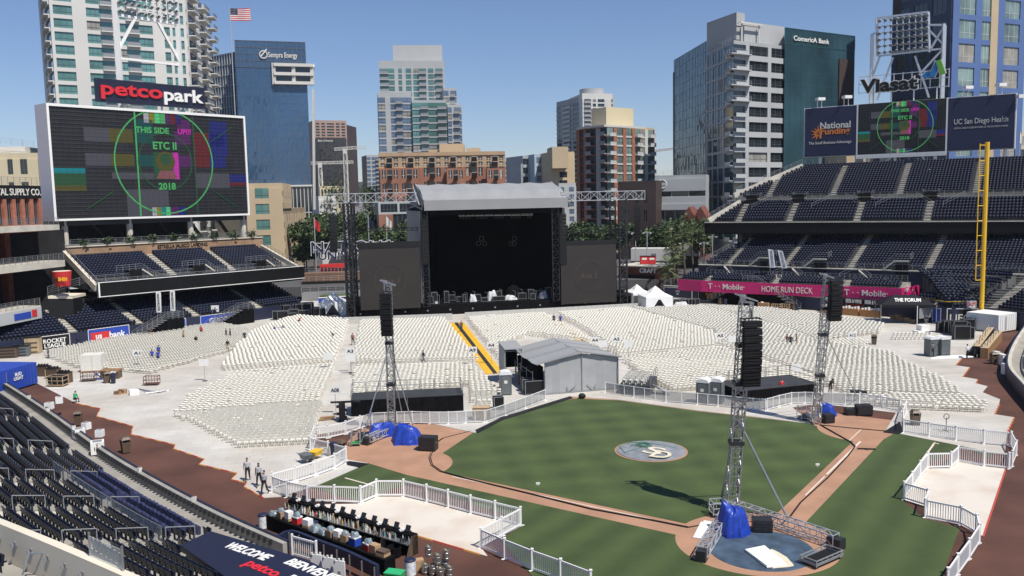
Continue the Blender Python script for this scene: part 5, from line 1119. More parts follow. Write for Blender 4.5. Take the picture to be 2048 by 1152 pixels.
class Bld:
    def __init__(s,name,label,loc,cat='building',cap=60):
        s.t=thing(name,label,cat,(loc[0],loc[1],0)); s.wall=MB(); s.win=[]; s.bal=[]; s.cap=cap; s.mu=MB(); s.roof=MB(); s.glzs=[]
    def prism(s,poly,z0,z1,m,roofm='conc_grey'):
        s.wall.use(m).prism([(p[0],p[1]) for p in poly],z0,z1)
    def facade(s,P,Q,z0,z1,cols,floors,wall='conc_white',glass='glass_dark',band=.28,proud=.30,slab=None,frame='mullion',mull=2,rail='grey_metal',top=True,bal_depth=1.1,pierproud=None,curt=.25):
        P=Vector((P[0],P[1],0));Q=Vector((Q[0],Q[1],0)); X=(Q-P).normalized(); n=Vector((X.y,-X.x,0)); L=(Q-P).length; tot=sum(w for _,w in cols); fh=(z1-z0)/floors; rnd=random.Random(int(L*97+z1*31))
        def bx(mb,u0,u1,o0,o1,a,b):
            v=[]
            for z in (a,b): v+=[P+X*u0+n*o1+Vector((0,0,z)),P+X*u1+n*o1+Vector((0,0,z)),P+X*u1+n*o0+Vector((0,0,z)),P+X*u0+n*o0+Vector((0,0,z))]
            return mb.hexa(v)
        bands=MB() ; u=0
        W=s.wall.use(wall)
        if band:
            for k in range(floors): bx(W,0,L,.0,proud,z0+k*fh,z0+k*fh+fh*band)
        pp=(pierproud if pierproud is not None else proud+.003)
        for ty,w in cols:
            w=w/tot*L; a,b=u,u+w; u+=w
            if ty=='p': W.use(wall); bx(W,a,b,0,pp,z0,z1)
            elif ty[0]=='P': W.use(ty[1:]); bx(W,a,b,0,pp+.1,z0,z1); W.use(wall)
            else:
                for k in range(floors):
                    zz0=z0+k*fh+fh*band; zz1=z0+(k+1)*fh
                    if ty=='w':
                        m=MB().use(glass if rnd.random()>curt else 'curtain'); g=.06
                        bx(m,a+g,b-g,.02,.10,zz0,zz1)
                        m.use(frame)
                        for q in range(1,mull): bx(m,a+w*q/mull-.05,a+w*q/mull+.05,.10,.16,zz0,zz1)
                        bx(m,a+g,b-g,.10,.15,zz0+(zz1-zz0)*.30,zz0+(zz1-zz0)*.30+.08)
                        s.win.append(m)
                    elif ty=='b':
                        m=MB().use(glass); bx(m,a,b,.02,.06,zz0,zz1); s.win.append(m)
                        q=MB().use(slab or wall); bx(q,a+.02,b-.02,.05,bal_depth,zz0-.28,zz0-.03); q.use(rail); bx(q,a+.05,b-.05,bal_depth-.08,bal_depth-.03,zz0-.02,zz0+.85); q.use(frame); bx(q,a+.02,b-.02,bal_depth-.1,bal_depth,zz0+.86,zz0+.95); s.bal.append(q)
    def curtain(s,P,Q,z0,z1,nx,nz,glass='glass_blue',frame='mullion',w=.12,proud=.12,hz=True):
        P=Vector((P[0],P[1],0));Q=Vector((Q[0],Q[1],0)); X=(Q-P).normalized(); n=Vector((X.y,-X.x,0)); L=(Q-P).length
        def bx(mb,u0,u1,o0,o1,a,b):
            v=[]
            for z in (a,b): v+=[P+X*u0+n*o1+Vector((0,0,z)),P+X*u1+n*o1+Vector((0,0,z)),P+X*u1+n*o0+Vector((0,0,z)),P+X*u0+n*o0+Vector((0,0,z))]
            return mb.hexa(v)
        s.glz=MB().use(glass); s.glzs.append(s.glz); rnd=random.Random(int(L*10)); 
        for k in range(nz):
            for j in range(nx):
                # each pane sits a hair differently so that reflections break as real glazing does
                e=[(rnd.random()-.5)*.07 for _ in range(4)]; a,b=L*j/nx,L*(j+1)/nx; za,zb_=z0+(z1-z0)*k/nz,z0+(z1-z0)*(k+1)/nz
                s.glz.quad(P+X*a+n*(.08+e[0])+Vector((0,0,za)),P+X*b+n*(.08+e[1])+Vector((0,0,za)),P+X*b+n*(.08+e[2])+Vector((0,0,zb_)),P+X*a+n*(.08+e[3])+Vector((0,0,zb_)))
        s.mu.use(frame)
        for k in range(nx+1): bx(s.mu,L*k/nx-w/2,L*k/nx+w/2,.05,proud+.08,z0,z1)
        if hz:
            for k in range(nz+1): bx(s.mu,0,L,.05,proud+.06,z0+(z1-z0)*k/nz-w/2,z0+(z1-z0)*k/nz+w/2)
    def done(s):
        if s.wall.v: part('wall',s.wall,s.t,True)
        if s.roof.v: part('roof',s.roof,s.t,True)
        for g_ in s.glzs: part('glazing',g_,s.t,True)
        if s.mu.v: parts('mullions',s.mu,s.t,.6)
        for nm,l in (('window',s.win),('balcony',s.bal)):
            for m in l[:s.cap]: part(nm,m,s.t,True)
            if l[s.cap:]:
                r=MB(); 
                for m in l[s.cap:]: r.merge(m)
                part(nm,r,s.t,True,kind='stuff')
        return s.t
def foot(pxl,yl,pxr,yr,dep):   # footprint: front left, front right, back right, back left
    a=A(pxl,400,yl);b=A(pxr,400,yr); a.z=b.z=0; d=(b-a).normalized(); B=Vector((-d.y,d.x,0))*dep; return [a,b,b+B,a+B]
def zat(px,py,Y): return A(px,py,Y).z
# --- white condominium tower behind the left scoreboard
fp=foot(127,206,392,222,26); b=Bld('apartment_tower','tall white condominium tower with green windows behind the left scoreboard',fp[0],cap=100)
z1=78; b.prism(fp,0,z1,'conc_white')
cols=[('p',2),('w',12),('p',9),('w',9),('b',8),('p',1),('w',8),('b',9),('w',9),('p',8),('w',4),('p',2),('w',8),('p',2)]
b.facade(fp[0],fp[1],9,z1-2,cols,22,'conc_white','glass_green',.30,.35,mull=3,curt=.08)
rt=[fp[1],A(440,400,250)]; rt[1].z=0
b.prism([fp[1],rt[1],rt[1]+Vector((-12,14,0)),fp[1]+Vector((-12,14,0))],0,z1-4,'conc_white')
b.facade(fp[1],rt[1],9,z1-4,[('p',1),('b',5),('w',3),('p',2),('b',5),('p',1),('w',3),('b',4)],21,'conc_white','glass_dark',.3,.35,bal_depth=2.0)
b.facade(fp[3],fp[0],9,z1-2,[('p',4),('w',5),('p',3),('b',6)],22,'conc_white','glass_green',.3,.35,bal_depth=1.3); b.done()
# --- blue glass office tower
fp=foot(486,262,624,268,30); zt=zat(486,80,262); b=Bld('office_tower','blue glass office tower with a white framed notch and rooftop lettering',fp[0])
b.prism(fp,0,zt-.3,'blue_dark'); zs=zat(540,415,262); zb_=zat(540,372,262)
b.curtain(fp[0],fp[1],zb_,zt-8,26,17,'glass_blue','mull_blue' if mat('mull_blue',(.035,.08,.16),.4,.1) else '',.07,.03); b.curtain(fp[0],fp[1],zt-7.8,zt,16,4,'glass_blue','mullion',.15,.1)
b.curtain(fp[0],fp[1],1,zb_-.3,18,3,'glass_dark','mullion_light',.28,.3)
side=[fp[1],fp[2]]; b.curtain(side[0],side[1],zb_,zt-12,10,17,'glass_blue','mull_blue',.07,.03)
X=(fp[1]-fp[0]).normalized(); n=Vector((X.y,-X.x,0)); p0=VP(547,130,fp[0],fp[1]);p1=VP(626,140,fp[0],fp[1]); za=VP(547,166,fp[0],fp[1]).z
fr=MB().use('conc_white'); 
for z in (p0.z,(p0.z+za)/2,za): fr.bar(vz(p0+n*.6,z),vz(p1+n*.6,z),1.6,.9)
for q in (p0,p0.lerp(p1,.5),p0.lerp(p1,.97)): fr.bar(vz(q+n*.5,za-.5),vz(q+n*.5,p0.z+.5),1.0)
fr.bar(vz(p1+n*.6,p0.z),vz(p1-n*9,p0.z-4),.9); fr.use('glass_dark').hexa([vz(p0+n*.25,za),vz(p1+n*.25,za),vz(p1+n*.3,za),vz(p0+n*.3,za),vz(p0+n*.25,p0.z),vz(p1+n*.25,p0.z),vz(p1+n*.3,p0.z),vz(p0+n*.3,p0.z)]); part('balcony_frame',fr,b.t,True)
fn=MB().use('conc_white'); q=fp[1]+n*.5+X*.6; fn.bar(vz(q,zs-1),vz(q+X*1.2,zt-14),.5,1.4); fn.bar(vz(q,zb_),vz(fp[0]+n*.5+X*6,zb_),.5); part('fin',fn,b.t,True)
t=MB(); face_text(t,'Sempra Energy','offwhite',fp[0],fp[1],.67,zt-4.2,1.5,(fp[1]-fp[0]).length*.42,.25,.1,.02); t.use('offwhite'); c=fp[0].lerp(fp[1],.395)+n*.3; ring(t,vz(c,zt-4.0),1.1,.3,X,16); t.bar(vz(c-X*.8,zt-4.6),vz(c+X*1.0,zt-2.4),.35); part('lettering',t,b.t,True)
lft=foot(440,275,487,268,20); b.prism(lft,0,zat(460,108,272),'blue_dark'); b.curtain(lft[0],lft[1],2,zat(460,108,272)-.3,9,20,'glass_blue','mullion_light',.16,.3); b.done()
# --- brown tower far away
fp=foot(634,640,699,650,50); b=Bld('office_tower','distant brown tower with a dark glass front half right of the blue tower',fp[0],cap=40); zt=zat(634,240,640); b.prism(fp,0,zt,'pink_stone'); b.facade(fp[0],fp[1],zat(650,280,640),zt-2,[('p',1),('w',2),('p',1),('w',2),('p',1),('w',4),('p',1),('w',2),('p',1),('w',2),('p',1)],6,'pink_stone','glass_dark',.4,.5,mull=1,curt=0)
f2=foot(638,600,697,606,30); b.prism(f2,0,zat(640,275,600),'brown_dark'); b.curtain(f2[0],f2[1],4,zat(640,277,600),14,26,'glass_dark','brown_dark',.3,.1); b.prism([fp[1],fp[1]+Vector((3,24,0)),fp[2]],0,zt-3,'brown_dark')
t=MB(); face_text(t,'Bank of America','offwhite',f2[0],f2[1],.30,zat(640,281,600),1.6,10,.3,.1,.01); part('lettering',t,b.t,True); b.done()
# --- cranes
for px,y0,y1,px2,Y,lb in ((690,298,392,730,420,'pale tower crane with raised jib before the brown tower'),(640,326,395,706,440,'white level crane jib crossing in front of the dark tower')):
    t=thing('tower_crane',lb,'crane',A(px,400,Y).to_tuple()[:2]+(0,)); m=MB().use('offwhite'); p=A(px,y0,Y); lattice(m,vz(p,0),p,1.6,2.2,.14); part('mast',m,t,True); m=MB().use('offwhite'); lattice(m,p+Vector((-5,0,0)),A(px2,y0-(2 if px==640 else 4),Y),1.2,2.0,.12); part('jib',m,t,True); m=MB().use('offwhite').box(p+Vector((0,0,-1.2)),(1.8,1.8,2.2)); part('cab',m,t,True)
t=thing('tower_crane','thin reddish crane jib far behind the teal glass tower','crane',A(1335,300,600).to_tuple()[:2]+(0,)); m=MB().use('brick_orange'); lattice(m,A(1308,302,600),A(1352,297,600),1.2,2.,.12); part('jib',m,t,True); m=MB().use('brick_orange'); p=A(1352,297,600); lattice(m,vz(p,0),p,1.5,2.2,.13); part('mast',m,t,True)
# --- stepped condominium tower in the centre
Y=330; b=Bld('apartment_tower','stepped grey condominium tower with blue green glass in the middle of the skyline',A(840,400,Y),cap=100)
def blk(x0,x1,ytop,Y0,Y1,dep,cols,fl,glass,wall='conc_pale',zbase=10,**k):
    f_=foot(x0,Y0,x1,Y1,dep); z=zat((x0+x1)/2,ytop,(Y0+Y1)/2); b.prism(f_,0,z,wall); k.setdefault('band',.2); b.facade(f_[0],f_[1],zbase,z-k.pop('cap_',3),cols,fl,wall,glass,**k); return f_,z
blk(768,896,121,338,341,22,[('b',5),('w',3),('p',2),('w',2),('p',2),('w',3),('p',1),('w',3),('b',4),('p',1),('w',3),('p',1),('b',4),('p',1)],25,'glass_green',curt=.1,zbase=14)
blk(796,893,90,344,346,16,[('w',3),('p',1),('w',3),('p',2),('w',3),('p',1),('w',2),('p',1),('w',3)],27,'glass_green',cap_=7,curt=.1,zbase=14)
blk(763,829,184,330,332,20,[('w',4),('p',3),('w',3),('b',4),('w',5)],18,'glass_blue2' if mat('glass_blue2',(.12,.17,.25),.12,.3,.1,spec=.8) else '',cap_=2,curt=.2,zbase=12)
blk(830,862,200,331,332,10,[('w',4),('b',4)],17,'glass_green',cap_=1,band=.18,curt=.1,zbase=12)
blk(862,898,200,332,333,10,[('w',4),('b',4)],17,'glass_green2' if mat('glass_green2',(.06,.16,.12),.12,.3,.1,spec=.8) else '',cap_=1,band=.18,curt=.1,zbase=12)
blk(893,919,176,336,337,14,[('w',3),('p',1),('b',3),('w',1)],19,'glass_blue2',cap_=1,zbase=12); blk(900,928,209,333,334,10,[('w',2),('p',1),('b',3),('w',1)],16,'glass_blue2',cap_=1,zbase=12)
b.done()
# --- brick apartment block behind the stage
fp=foot(760,236,1012,240,30); b=Bld('apartment_block','long brick apartment block with tan upper floors directly behind the stage roof',fp[0],cap=100); zt=zat(880,308,238); zm=zat(880,335,238)
b.prism(fp,0,zt,'brick_tan'); cw=[('p',1),('w',2),('p',.8),('b',2.6),('p',.8),('w',2),('p',1)]*6
b.facade(fp[0],fp[1],zm,zt-.8,cw,2,'brick_tan','glass_dark',.30,.3,rail='black',slab='black',frame='offwhite',bal_depth=1.3); b.facade(fp[0],fp[1],2,zm-.02,cw,7,'brick_orange','glass_dark',.36,.45,rail='black',slab='black',frame='offwhite',bal_depth=1.5)
for x0,x1 in ((762,840),(895,930),(975,1010)):
    q=foot(x0,234.6,x1,235.2,3); b.prism(q,0,zat(x0,337,235),'brick_orange'); b.facade(q[0],q[1],2,zat(x0,337,235)-.4,[('p',1),('w',2),('p',.8),('b',2.6),('p',.8),('w',2),('p',1)]*(2 if x0==762 else 1),7,'brick_orange','glass_dark',.36,.3,rail='black',slab='black',frame='offwhite',bal_depth=1.4)
b.roof.use('tan_wall')
for x0,x1,yy,Y2 in ((882,930,288,246),(935,962,296,244),(860,884,300,248)): q=foot(x0,Y2,x1,Y2,8); b.roof.prism([(p.x,p.y) for p in q],zt,zat(x0,yy,Y2))
q=foot(760,235.5,1012,239.5,.6); b.roof.use('brick_tan').prism([(p.x,p.y) for p in q],zt-.5,zt+.5); b.done()
fp=foot(756,214,836,216,18); b=Bld('low_office','low grey and brick office left of the stage roof behind the left truss',fp[0],cap=40); zt=zat(800,404,215); zm=zat(800,428,215); b.prism(fp,0,zt,'conc_grey'); b.facade(fp[0],fp[1],zm,zt-.4,[('p',1),('w',8),('p',1),('w',8),('p',1)],1,'conc_pale','glass_dark',.2,.3,mull=5,curt=0); b.facade(fp[0],fp[1],.5,zm,[('p',6),('w',8),('p',3)],2,'brick_orange','glass_dark',.3,.5,mull=4,curt=0); b.done()
for nm,lb,x0,x1,yt,Y,wall,glass,cols,fl in (
 ('apartment_tower','slim pale blue glass tower beyond the street left of the brick block',736,761,310,620,'conc_grey','glass_blue2',[('w',3),('p',1),('w',3),('b',3)],16),
 ('apartment_tower','distant white tower right of the brick block',1010,1037,318,520,'conc_white','glass_blue2',[('w',2),('p',1),('w',2),('p',1),('w',2)],13),
 ('apartment_block','small light blue apartment block right of the distant white tower',1070,1105,308,430,'lightblue_wall','glass_blue2',[('p',1),('w',3),('p',1),('w',3),('p',1)],8),
 ('apartment_block','dark grey apartment block with a slanted shaded side beside the light blue block',1047,1072,311,436,'conc_grey','glass_dark',[('w',2),('p',1),('w',2)],8),
 ('apartment_block','tan stepped block between the light blue block and the red brick tower',1104,1150,303,415,'tan_wall','glass_dark',[('p',3),('w',3),('p',3)],9),
 ('apartment_block','white apartment block half hidden behind the right stage truss',1118,1152,366,330,'conc_pale','glass_blue2',[('w',2),('p',2),('w',2),('p',1)],7),
 ('office_block','low yellow building between the street and the blue glass tower',640,690,372,420,'cream_wall','glass_dark',[('p',1),('w',1)]*7+[('p',1)],4),
 ('office_block','white windowless block below the yellow building',637,672,392,330,'conc_white','glass_dark',[('p',8),('w',1),('p',4)],3),
 ('office_block','cream building with small windows behind the left deck',-30,82,305,210,'cream_wall','glass_dark',[('p',2),('w',2),('p',3),('w',1.5),('p',2),('w',2),('p',3)],5),
 ('office_block','yellow tan building behind the right end of the upper deck',1990,2070,262,260,'cream_wall','glass_dark',[('p',2),('w',2)]*3,8),
 ('office_block','pale building glimpsed under the right scoreboard',1690,1790,300,250,'tan_wall','glass_dark',[('p',2),('w',2)]*3,6)):
    fp=foot(x0,Y,x1,Y+3,20); b=Bld(nm,lb,fp[0],cap=40); zt=zat((x0+x1)/2,yt,Y); b.prism(fp,0,zt,wall); b.facade(fp[0],fp[1],4,zt-1.5,cols,fl,wall,glass,.34,.3,curt=.1)
    if x0==1047: b.prism([fp[0]+Vector((-1,0,0)),fp[0],fp[3]],0,zt-4,'conc_grey')
    if x0==1104: q=foot(1106,410,1138,411,14); b.roof.use('tan_wall').prism([(p.x,p.y) for p in q],zt-8,zt+2)
    if x0==-30: b.roof.use('conc_white').prism([(p.x,p.y) for p in foot(-30,215,58,216,8)],zt,zt+1.8); b.roof.use('steel'); rail(b.roof,[A(0,288,214),A(68,296,215)],1.6,2,4)
    b.done()
# --- curved white tower
b=Bld('apartment_tower','grey and white tower with a round grey drum on its roof',A(1170,400,470),cap=90)
fp=foot(1167,470,1227,474,24); zt=zat(1195,187,472); b.prism(fp,0,zt,'conc_white'); b.facade(fp[0],fp[1],10,zt-3,[('p',1),('b',4),('p',1),('w',2),('p',1),('w',4),('p',1),('P%s'%'conc_white',3),('w',1)],26,'conc_white','glass_dark',.3,.4,curt=.1)
f2=foot(1116,500,1168,472,20); z2=zat(1140,200,490); b.prism(f2,0,z2,'conc_grey'); b.facade(f2[0],f2[1],10,z2-3,[('w',3),('p',1),('b',4),('p',1),('w',3),('p',2)],24,'conc_grey','glass_dark',.3,.3,slab='conc_white',rail='slab_light',curt=.05)
c=A(1186,400,484); b.roof.use('conc_grey').lathe((c.x,c.y,zt),[(6.8,0),(6.8,3.6),(0,3.61)],24); b.done()
# --- red brick and tan tower
b=Bld('apartment_tower','red brick and tan apartment tower with white balconies right of the stage',A(1220,400,270),cap=100)
fp=foot(1215,268,1308,282,13); zt=zat(1260,252,272); b.prism(fp,0,zt,'tan_wall'); b.facade(fp[0],fp[1],4,zt-.6,[('b',4),('Pbrick',2),('w',4),('Pbrick',2),('w',4),('Pbrick',2),('b',4),('w',3),('p',2),('b',4),('Pbrick',.6)],13,'slab_light','glass_green3' if mat('glass_green3',(.17,.24,.22),.15,.5,.15,spec=.7) else '',.16,.3,rail='mullion_light',slab='conc_white',curt=.15,bal_depth=1.5)
b.facade(fp[3],fp[0],4,zt-.6,[('Pbrick_orange',1.5),('w',2),('Pbrick_orange',1.5),('b',3),('w',2),('P%s'%'conc_grey',2),('b',3)],13,'brick_dark','glass_dark',.25,.3,slab='conc_grey',curt=0)  # left face given darker brick and grey slabs for its shade
b.roof.use('slab_light').prism([(p.x,p.y) for p in foot(1210,267,1292,279.5,12)],zt-.4,zt+.2); 
q=foot(1214,276,1268,283,7); b.roof.use('cream_wall').prism([(p.x,p.y) for p in q],zt,zat(1236,216,280)); b.done()
# --- dark low building with a round sign
b=Bld('low_office','low dark building with grey balconies and a round white sign below the teal tower',A(1300,400,245),cap=40)
fp=foot(1236,236,1312,232,20); z1=zat(1275,362,234); b.prism(fp,0,z1,'brown_dark'); b.facade(fp[0],fp[1],1,z1-3,[('p',3),('w',1),('p',2),('w',1),('p',2),('w',1),('p',3)],4,'brown_dark','glass_dark',.4,.3,curt=0)
f2=foot(1310,240,1412,236,20); z2=zat(1360,350,238); b.prism(f2,0,z2,'conc_grey'); zr=[zat(1360,y,238) for y in (438,418,404,382,358)]
for a_,c_,o in ((zr[1]-.2,zr[1]+1.4,1.2),(zr[2]-.6,zr[2]+1.4,.8),(zr[3],zr[4],.8)):
    q0,q1=f2[0],f2[1]; X=(q1-q0).normalized(); n=Vector((X.y,-X.x,0)); b.wall.use('conc_pale').hexa([vz(q0+n*o,a_),vz(q1+n*o,a_),vz(q1,a_),vz(q0,a_),vz(q0+n*o,c_),vz(q1+n*o,c_),vz(q1,c_),vz(q0,c_)])
b.curtain(f2[0],f2[1],zr[1]+1.4,zr[2]-.6,5,1,'glass_dark','conc_pale',.3,.3); b.curtain(f2[0],f2[1],zr[2]+1.4,zr[3],3,1,'glass_dark','conc_pale',.3,.3); b.curtain(f2[0],f2[1],.5,zr[1]-.3,5,1,'glass_dark','conc_grey',.3,.3)
sgp=MB().use('white_paint'); c=VP(1324,368,f2[0]+n*.9,f2[1]+n*.9); ring(sgp,c,1.15,.25,X,18); sgp.merge(text_mb('FOX','white_paint',.75,.1,.05),frame_mtx(c,X)); part('round_sign',sgp,b.t,True); rl=MB().use('steel'); rail(rl,[vz(f2[0],z2),vz(f2[1],z2)],1.2,2,3); part('railing',rl,b.t,True); b.done()
fp=foot(1366,222,1412,220,10); m=MB().use('brick_dark'); X=(fp[1]-fp[0]); 
b=Bld('brick_hall','small dark brick hall with twin gables beside the palms',fp[0]); z=zat(1390,432,221); b.prism(fp,0,z,'brick_dark'); m=MB().use('brick_dark')
for k in range(2): a_=fp[0]+X*(k*.5);c_=fp[0]+X*(k*.5+.5); m.extr([vz(a_,z),vz(c_,z),vz((a_+c_)/2,z+2.4)],(fp[3]-fp[0])); 
part('gable_roof',m,b.t,True); b.done()
# --- grey balcony tower with teal glass wings
b=Bld('office_tower','large grey tower with corner balconies and teal glass wings beside the right stand',A(1490,400,250),cap=100)
c0=A(1466,400,242); c0.z=0; Rr=A(1572,400,254); Rr.z=0; Lf=A(1413,400,262); Lf.z=0
zt=zat(1500,48,246); z2=zat(1500,82,244)
bk=(Rr-c0)+(Lf-c0)
b.prism([c0,Rr,Rr+(Lf-c0),Lf],0,z2,'conc_grey')
b.prism([c0.lerp(Rr,.25)+ (Lf-c0)*.12,Rr+(Lf-c0)*.12,Rr+(Lf-c0),c0.lerp(Rr,.25)+(Lf-c0)],z2,zt+1,'conc_pale'); b.prism([c0.lerp(Lf,.2)+(Rr-c0)*.15,c0.lerp(Rr,.3)+(Lf-c0)*.2,Lf+(Rr-c0)*.3,Lf],z2,zat(1450,28,250),'conc_grey')
b.facade(c0,Rr,6,z2-1,[('b',2.6),('p',.8),('w',4.6),('p',.8),('w',4),('p',.5)],13,'conc_pale','glass_dark',.36,.5,mull=3,slab='conc_pale',rail='mullion_light',curt=.1)
b.facade(Lf,c0,6,z2-1,[('p',1),('w',3),('p',.5),('w',3),('p',.5),('w',3),('p',.5),('w',2),('b',3)],13,'conc_grey','glass_teal',.16,.3,mull=2,slab='conc_pale',rail='mullion_light',curt=.02)  # left face in the darker grey, its shade put into the colour
for k in range(4):
    zz_=z2-1-(z2-7)/13*(k+1)+(z2-7)/13*.36; q=c0; e=(Rr-c0).normalized(); g=(Lf-c0).normalized(); 
    sl_=MB().use('conc_pale').hexa([vz(q-g*2.2-e*2.0,zz_-.35),vz(q-g*2.2+e*6.0,zz_-.35),vz(q+e*6.0,zz_-.35),vz(q-e*2.0+g*3,zz_-.35)]+[vz(q-g*2.2-e*2.0,zz_-.05),vz(q-g*2.2+e*6.0,zz_-.05),vz(q+e*6.0,zz_-.05),vz(q-e*2.0+g*3,zz_-.05)]); rail(sl_.use('mullion_light'),[vz(q-e*1.9+g*3,zz_),vz(q-g*2.1-e*1.9,zz_),vz(q-g*2.1+e*6.0,zz_)],1.1,1.5,3); part('corner_balcony',sl_,b.t,True)
tr=MB().use('conc_white'); 
for k in range(5): a_=vz(c0+e*(3+k*.1)+g*(1+k*1.5),z2+5.2); tr.bar(a_,a_+e*9,.4)
for k in (0,1): tr.bar(vz(c0+e*4+g*(1.5+k*4),z2),vz(c0+e*4+g*(1.5+k*4),z2+5.2),.4); tr.bar(vz(c0+e*11+g*(1.5+k*4),z2),vz(c0+e*11+g*(1.5+k*4),z2+5.2),.4)
part('pergola',tr,b.t,True)
rl=MB().use('mullion_light'); rail(rl,[vz(Lf,z2),vz(c0,z2),vz(Rr,z2)],1.2,2,3); part('roof_railing',rl,b.t,True)
R1=A(1566,400,252);R2=A(1703,400,268); R1.z=R2.z=0; zr=zat(1640,66,258); bb=Vector((.3,1,0))*16
b.prism([R1,R2,R2+bb,R1+bb],0,zr-.4,'blue_dark'); b.curtain(R1,R2,3,zr-4,13,16,'glass_teal','mull_teal' if mat('mull_teal',(.03,.09,.10),.4,.1) else '',.09,.05); b.curtain(R1,R2,zr-3.8,zr+.6,12,1,'glass_teal','mull_teal',.18,.1)
nn=Vector((R2.y-R1.y,-(R2.x-R1.x),0)).normalized()
dk=MB().use('brown_dark'); q1=R1.lerp(R2,.76);q2=R1.lerp(R2,.97); za=VP(1680,118,R1,R2).z; dk.hexa([vz(q1+nn*.2,3),vz(q2+nn*.2,3),vz(q2+nn*.5,3),vz(q1+nn*.5,3),vz(q1+nn*.2,za),vz(q2+nn*.2,za),vz(q2+nn*.5,za),vz(q1+nn*.5,za)]); part('dark_bay',dk,b.t,True)
t=MB(); face_text(t,'ComericA Bank','white_paint',R1,R2,.36,VP(1620,80,R1,R2).z,1.35,(R2-R1).length*.50,.3,.15,.02); part('lettering',t,b.t,True)
L1=A(1349,400,300);L2=A(1414,400,264); L1.z=L2.z=0; zl=zat(1385,100,280); b.prism([L1,L2,L2+Vector((8,8,0)),L1+Vector((10,8,0))],0,zl-.3,'blue_dark'); b.curtain(L1,L2,5,zl,22,20,'glass_teal','mull_teal',.1,.06); q=L1; b.curtain(A(1348,400,301),L1,16,zl-4,1,18,'glass_teal','mullion',.2,.2); b.done()
# --- blue residential tower
b=Bld('apartment_tower','bright blue residential tower with square window groups at the right edge',A(1960,400,240),cap=90)
q0=A(1893,400,236);q1=A(2036,400,248);q2=A(1778,400,258); q0.z=q1.z=q2.z=0; zt=84
b.prism([q0,q1,q1+Vector((4,16,0)),q2+Vector((10,14,0)),q2],0,zt,'blue_wall'); b.facade(q0,q1,2,zt,[('p',1.6),('w',4),('p',1.6),('w',2.2),('Ptan_wall',1.8),('p',1.8),('w',4),('p',1.6)],13,'blue_wall','glass_green3',.22,.35,mull=3,frame='offwhite',curt=.2)
b.facade(q2,q0,2,zt,[('p',1),('w',3),('p',1),('w',3),('p',1),('w',3),('p',1)],13,'blue_dark','glass_dark',.3,.3,mull=3,curt=.1)  # darker blue puts the shade of the left face into its colour
d2=foot(1779,256,1848,250,4); b.prism(d2,70,zt+2,'brown_dark'); b.done()
# --- tan blocks right of the left scoreboard
b=Bld('office_block','tan corner building with green windows beside the left scoreboard',A(530,400,205),cap=60)
q0=A(492,400,206);q1=A(565,400,208);q2=A(609,400,252); q0.z=q1.z=q2.z=0; zt=zat(530,366,206)
b.prism([q0,q1,q1+Vector((-14,20,0)),q0+Vector((-14,20,0))],0,zt,'tan_wall'); b.facade(q0,q1,1,zt-1.2,[('p',2),('w',3),('p',3)],6,'tan_wall','glass_green',.35,.25,mull=2,curt=0)
z2=zat(585,420,225); b.prism([q1,q2,q2+Vector((-14,8,0)),q1+Vector((-14,14,0))],0,zt,'tan_wall') if False else b.prism([q1,q2,q2+Vector((-16,4,0)),q1+Vector((-14,14,0))],0,z2+.5,'tan_dark'); b.facade(q1,q2,1,z2-1,[('p',2),('w',1),('p',1),('w',1),('p',3),('w',1),('p',1),('w',1),('p',3),('w',1),('p',1),('w',1),('p',2)],5,'tan_wall','glass_dark',.45,.25,mull=1,curt=0)
q3=q1+(q2-q1).normalized()*15; b.prism([q1+Vector((-.1,.3,0)),q3,q3+Vector((-14,10,0)),q1+Vector((-14,14,0))],z2+.5,zt,'tan_wall'); b.facade(q1,q3,z2+.5,zt-.5,[('p',2),('w',1),('p',1),('w',1),('p',3),('w',1),('p',1),('w',1),('p',2)],2,'tan_wall','glass_dark',.5,.25,mull=1,curt=0)
b.done()
# --- old brick warehouse at the left edge and the decks under it
q1=A(77,400,132); q0=A(-60,400,118); q1.z=q0.z=0; q2=q1+Vector((-20,18,0)); b=Bld('brick_warehouse','old red brick warehouse with a black lettered band at the left edge',q0,cap=40)
zt=zat(40,386,128); zb_=zat(40,430,128); b.prism([q0,q1,q2,q0+Vector((-20,18,0))],zb_-2.6,zat(40,363,128)-1.4,'brick'); b.prism([q0+Vector((-8,10,0)),q1+Vector((-8,10,0)),q2,q0+Vector((-20,18,0))],0,zb_-2.61,'brick'); zsb=zat(40,398,128)
b.facade(q0,q1,zb_-2.5,zsb,[('p',1.1),('w',1.8)]*7+[('p',1)],1,'brick','glass_dark',.22,.45,mull=3,curt=0)
X=(q1-q0).normalized(); n=Vector((X.y,-X.x,0)); bd=MB().use('black'); za,zc=zat(40,400,128)+.2,zat(40,371,128); bd.hexa([vz(q0+n*.5,za),vz(q1+n*.5,za),vz(q1+n*.02,za),vz(q0+n*.02,za),vz(q0+n*.5,zc),vz(q1+n*.5,zc),vz(q1+n*.02,zc),vz(q0+n*.02,zc)]); bp=part('name_band',bd,b.t,True)
t=MB(); u=((VP(38,385,q0,q1)-q0).length)/(q1-q0).length; face_text(t,'METAL SUPPLY CO.','offwhite',q0,q1,.60,(za+zc)/2,(zc-za)*.50,(q1-q0).length*.78,.55,.06,.02); part('lettering',t,bp,True)
rl=MB().use('steel'); rail(rl,[vz(q0,zc),vz(q1,zc)],1.2,1.2,4); part('roof_railing',rl,b.t,True); b.done()
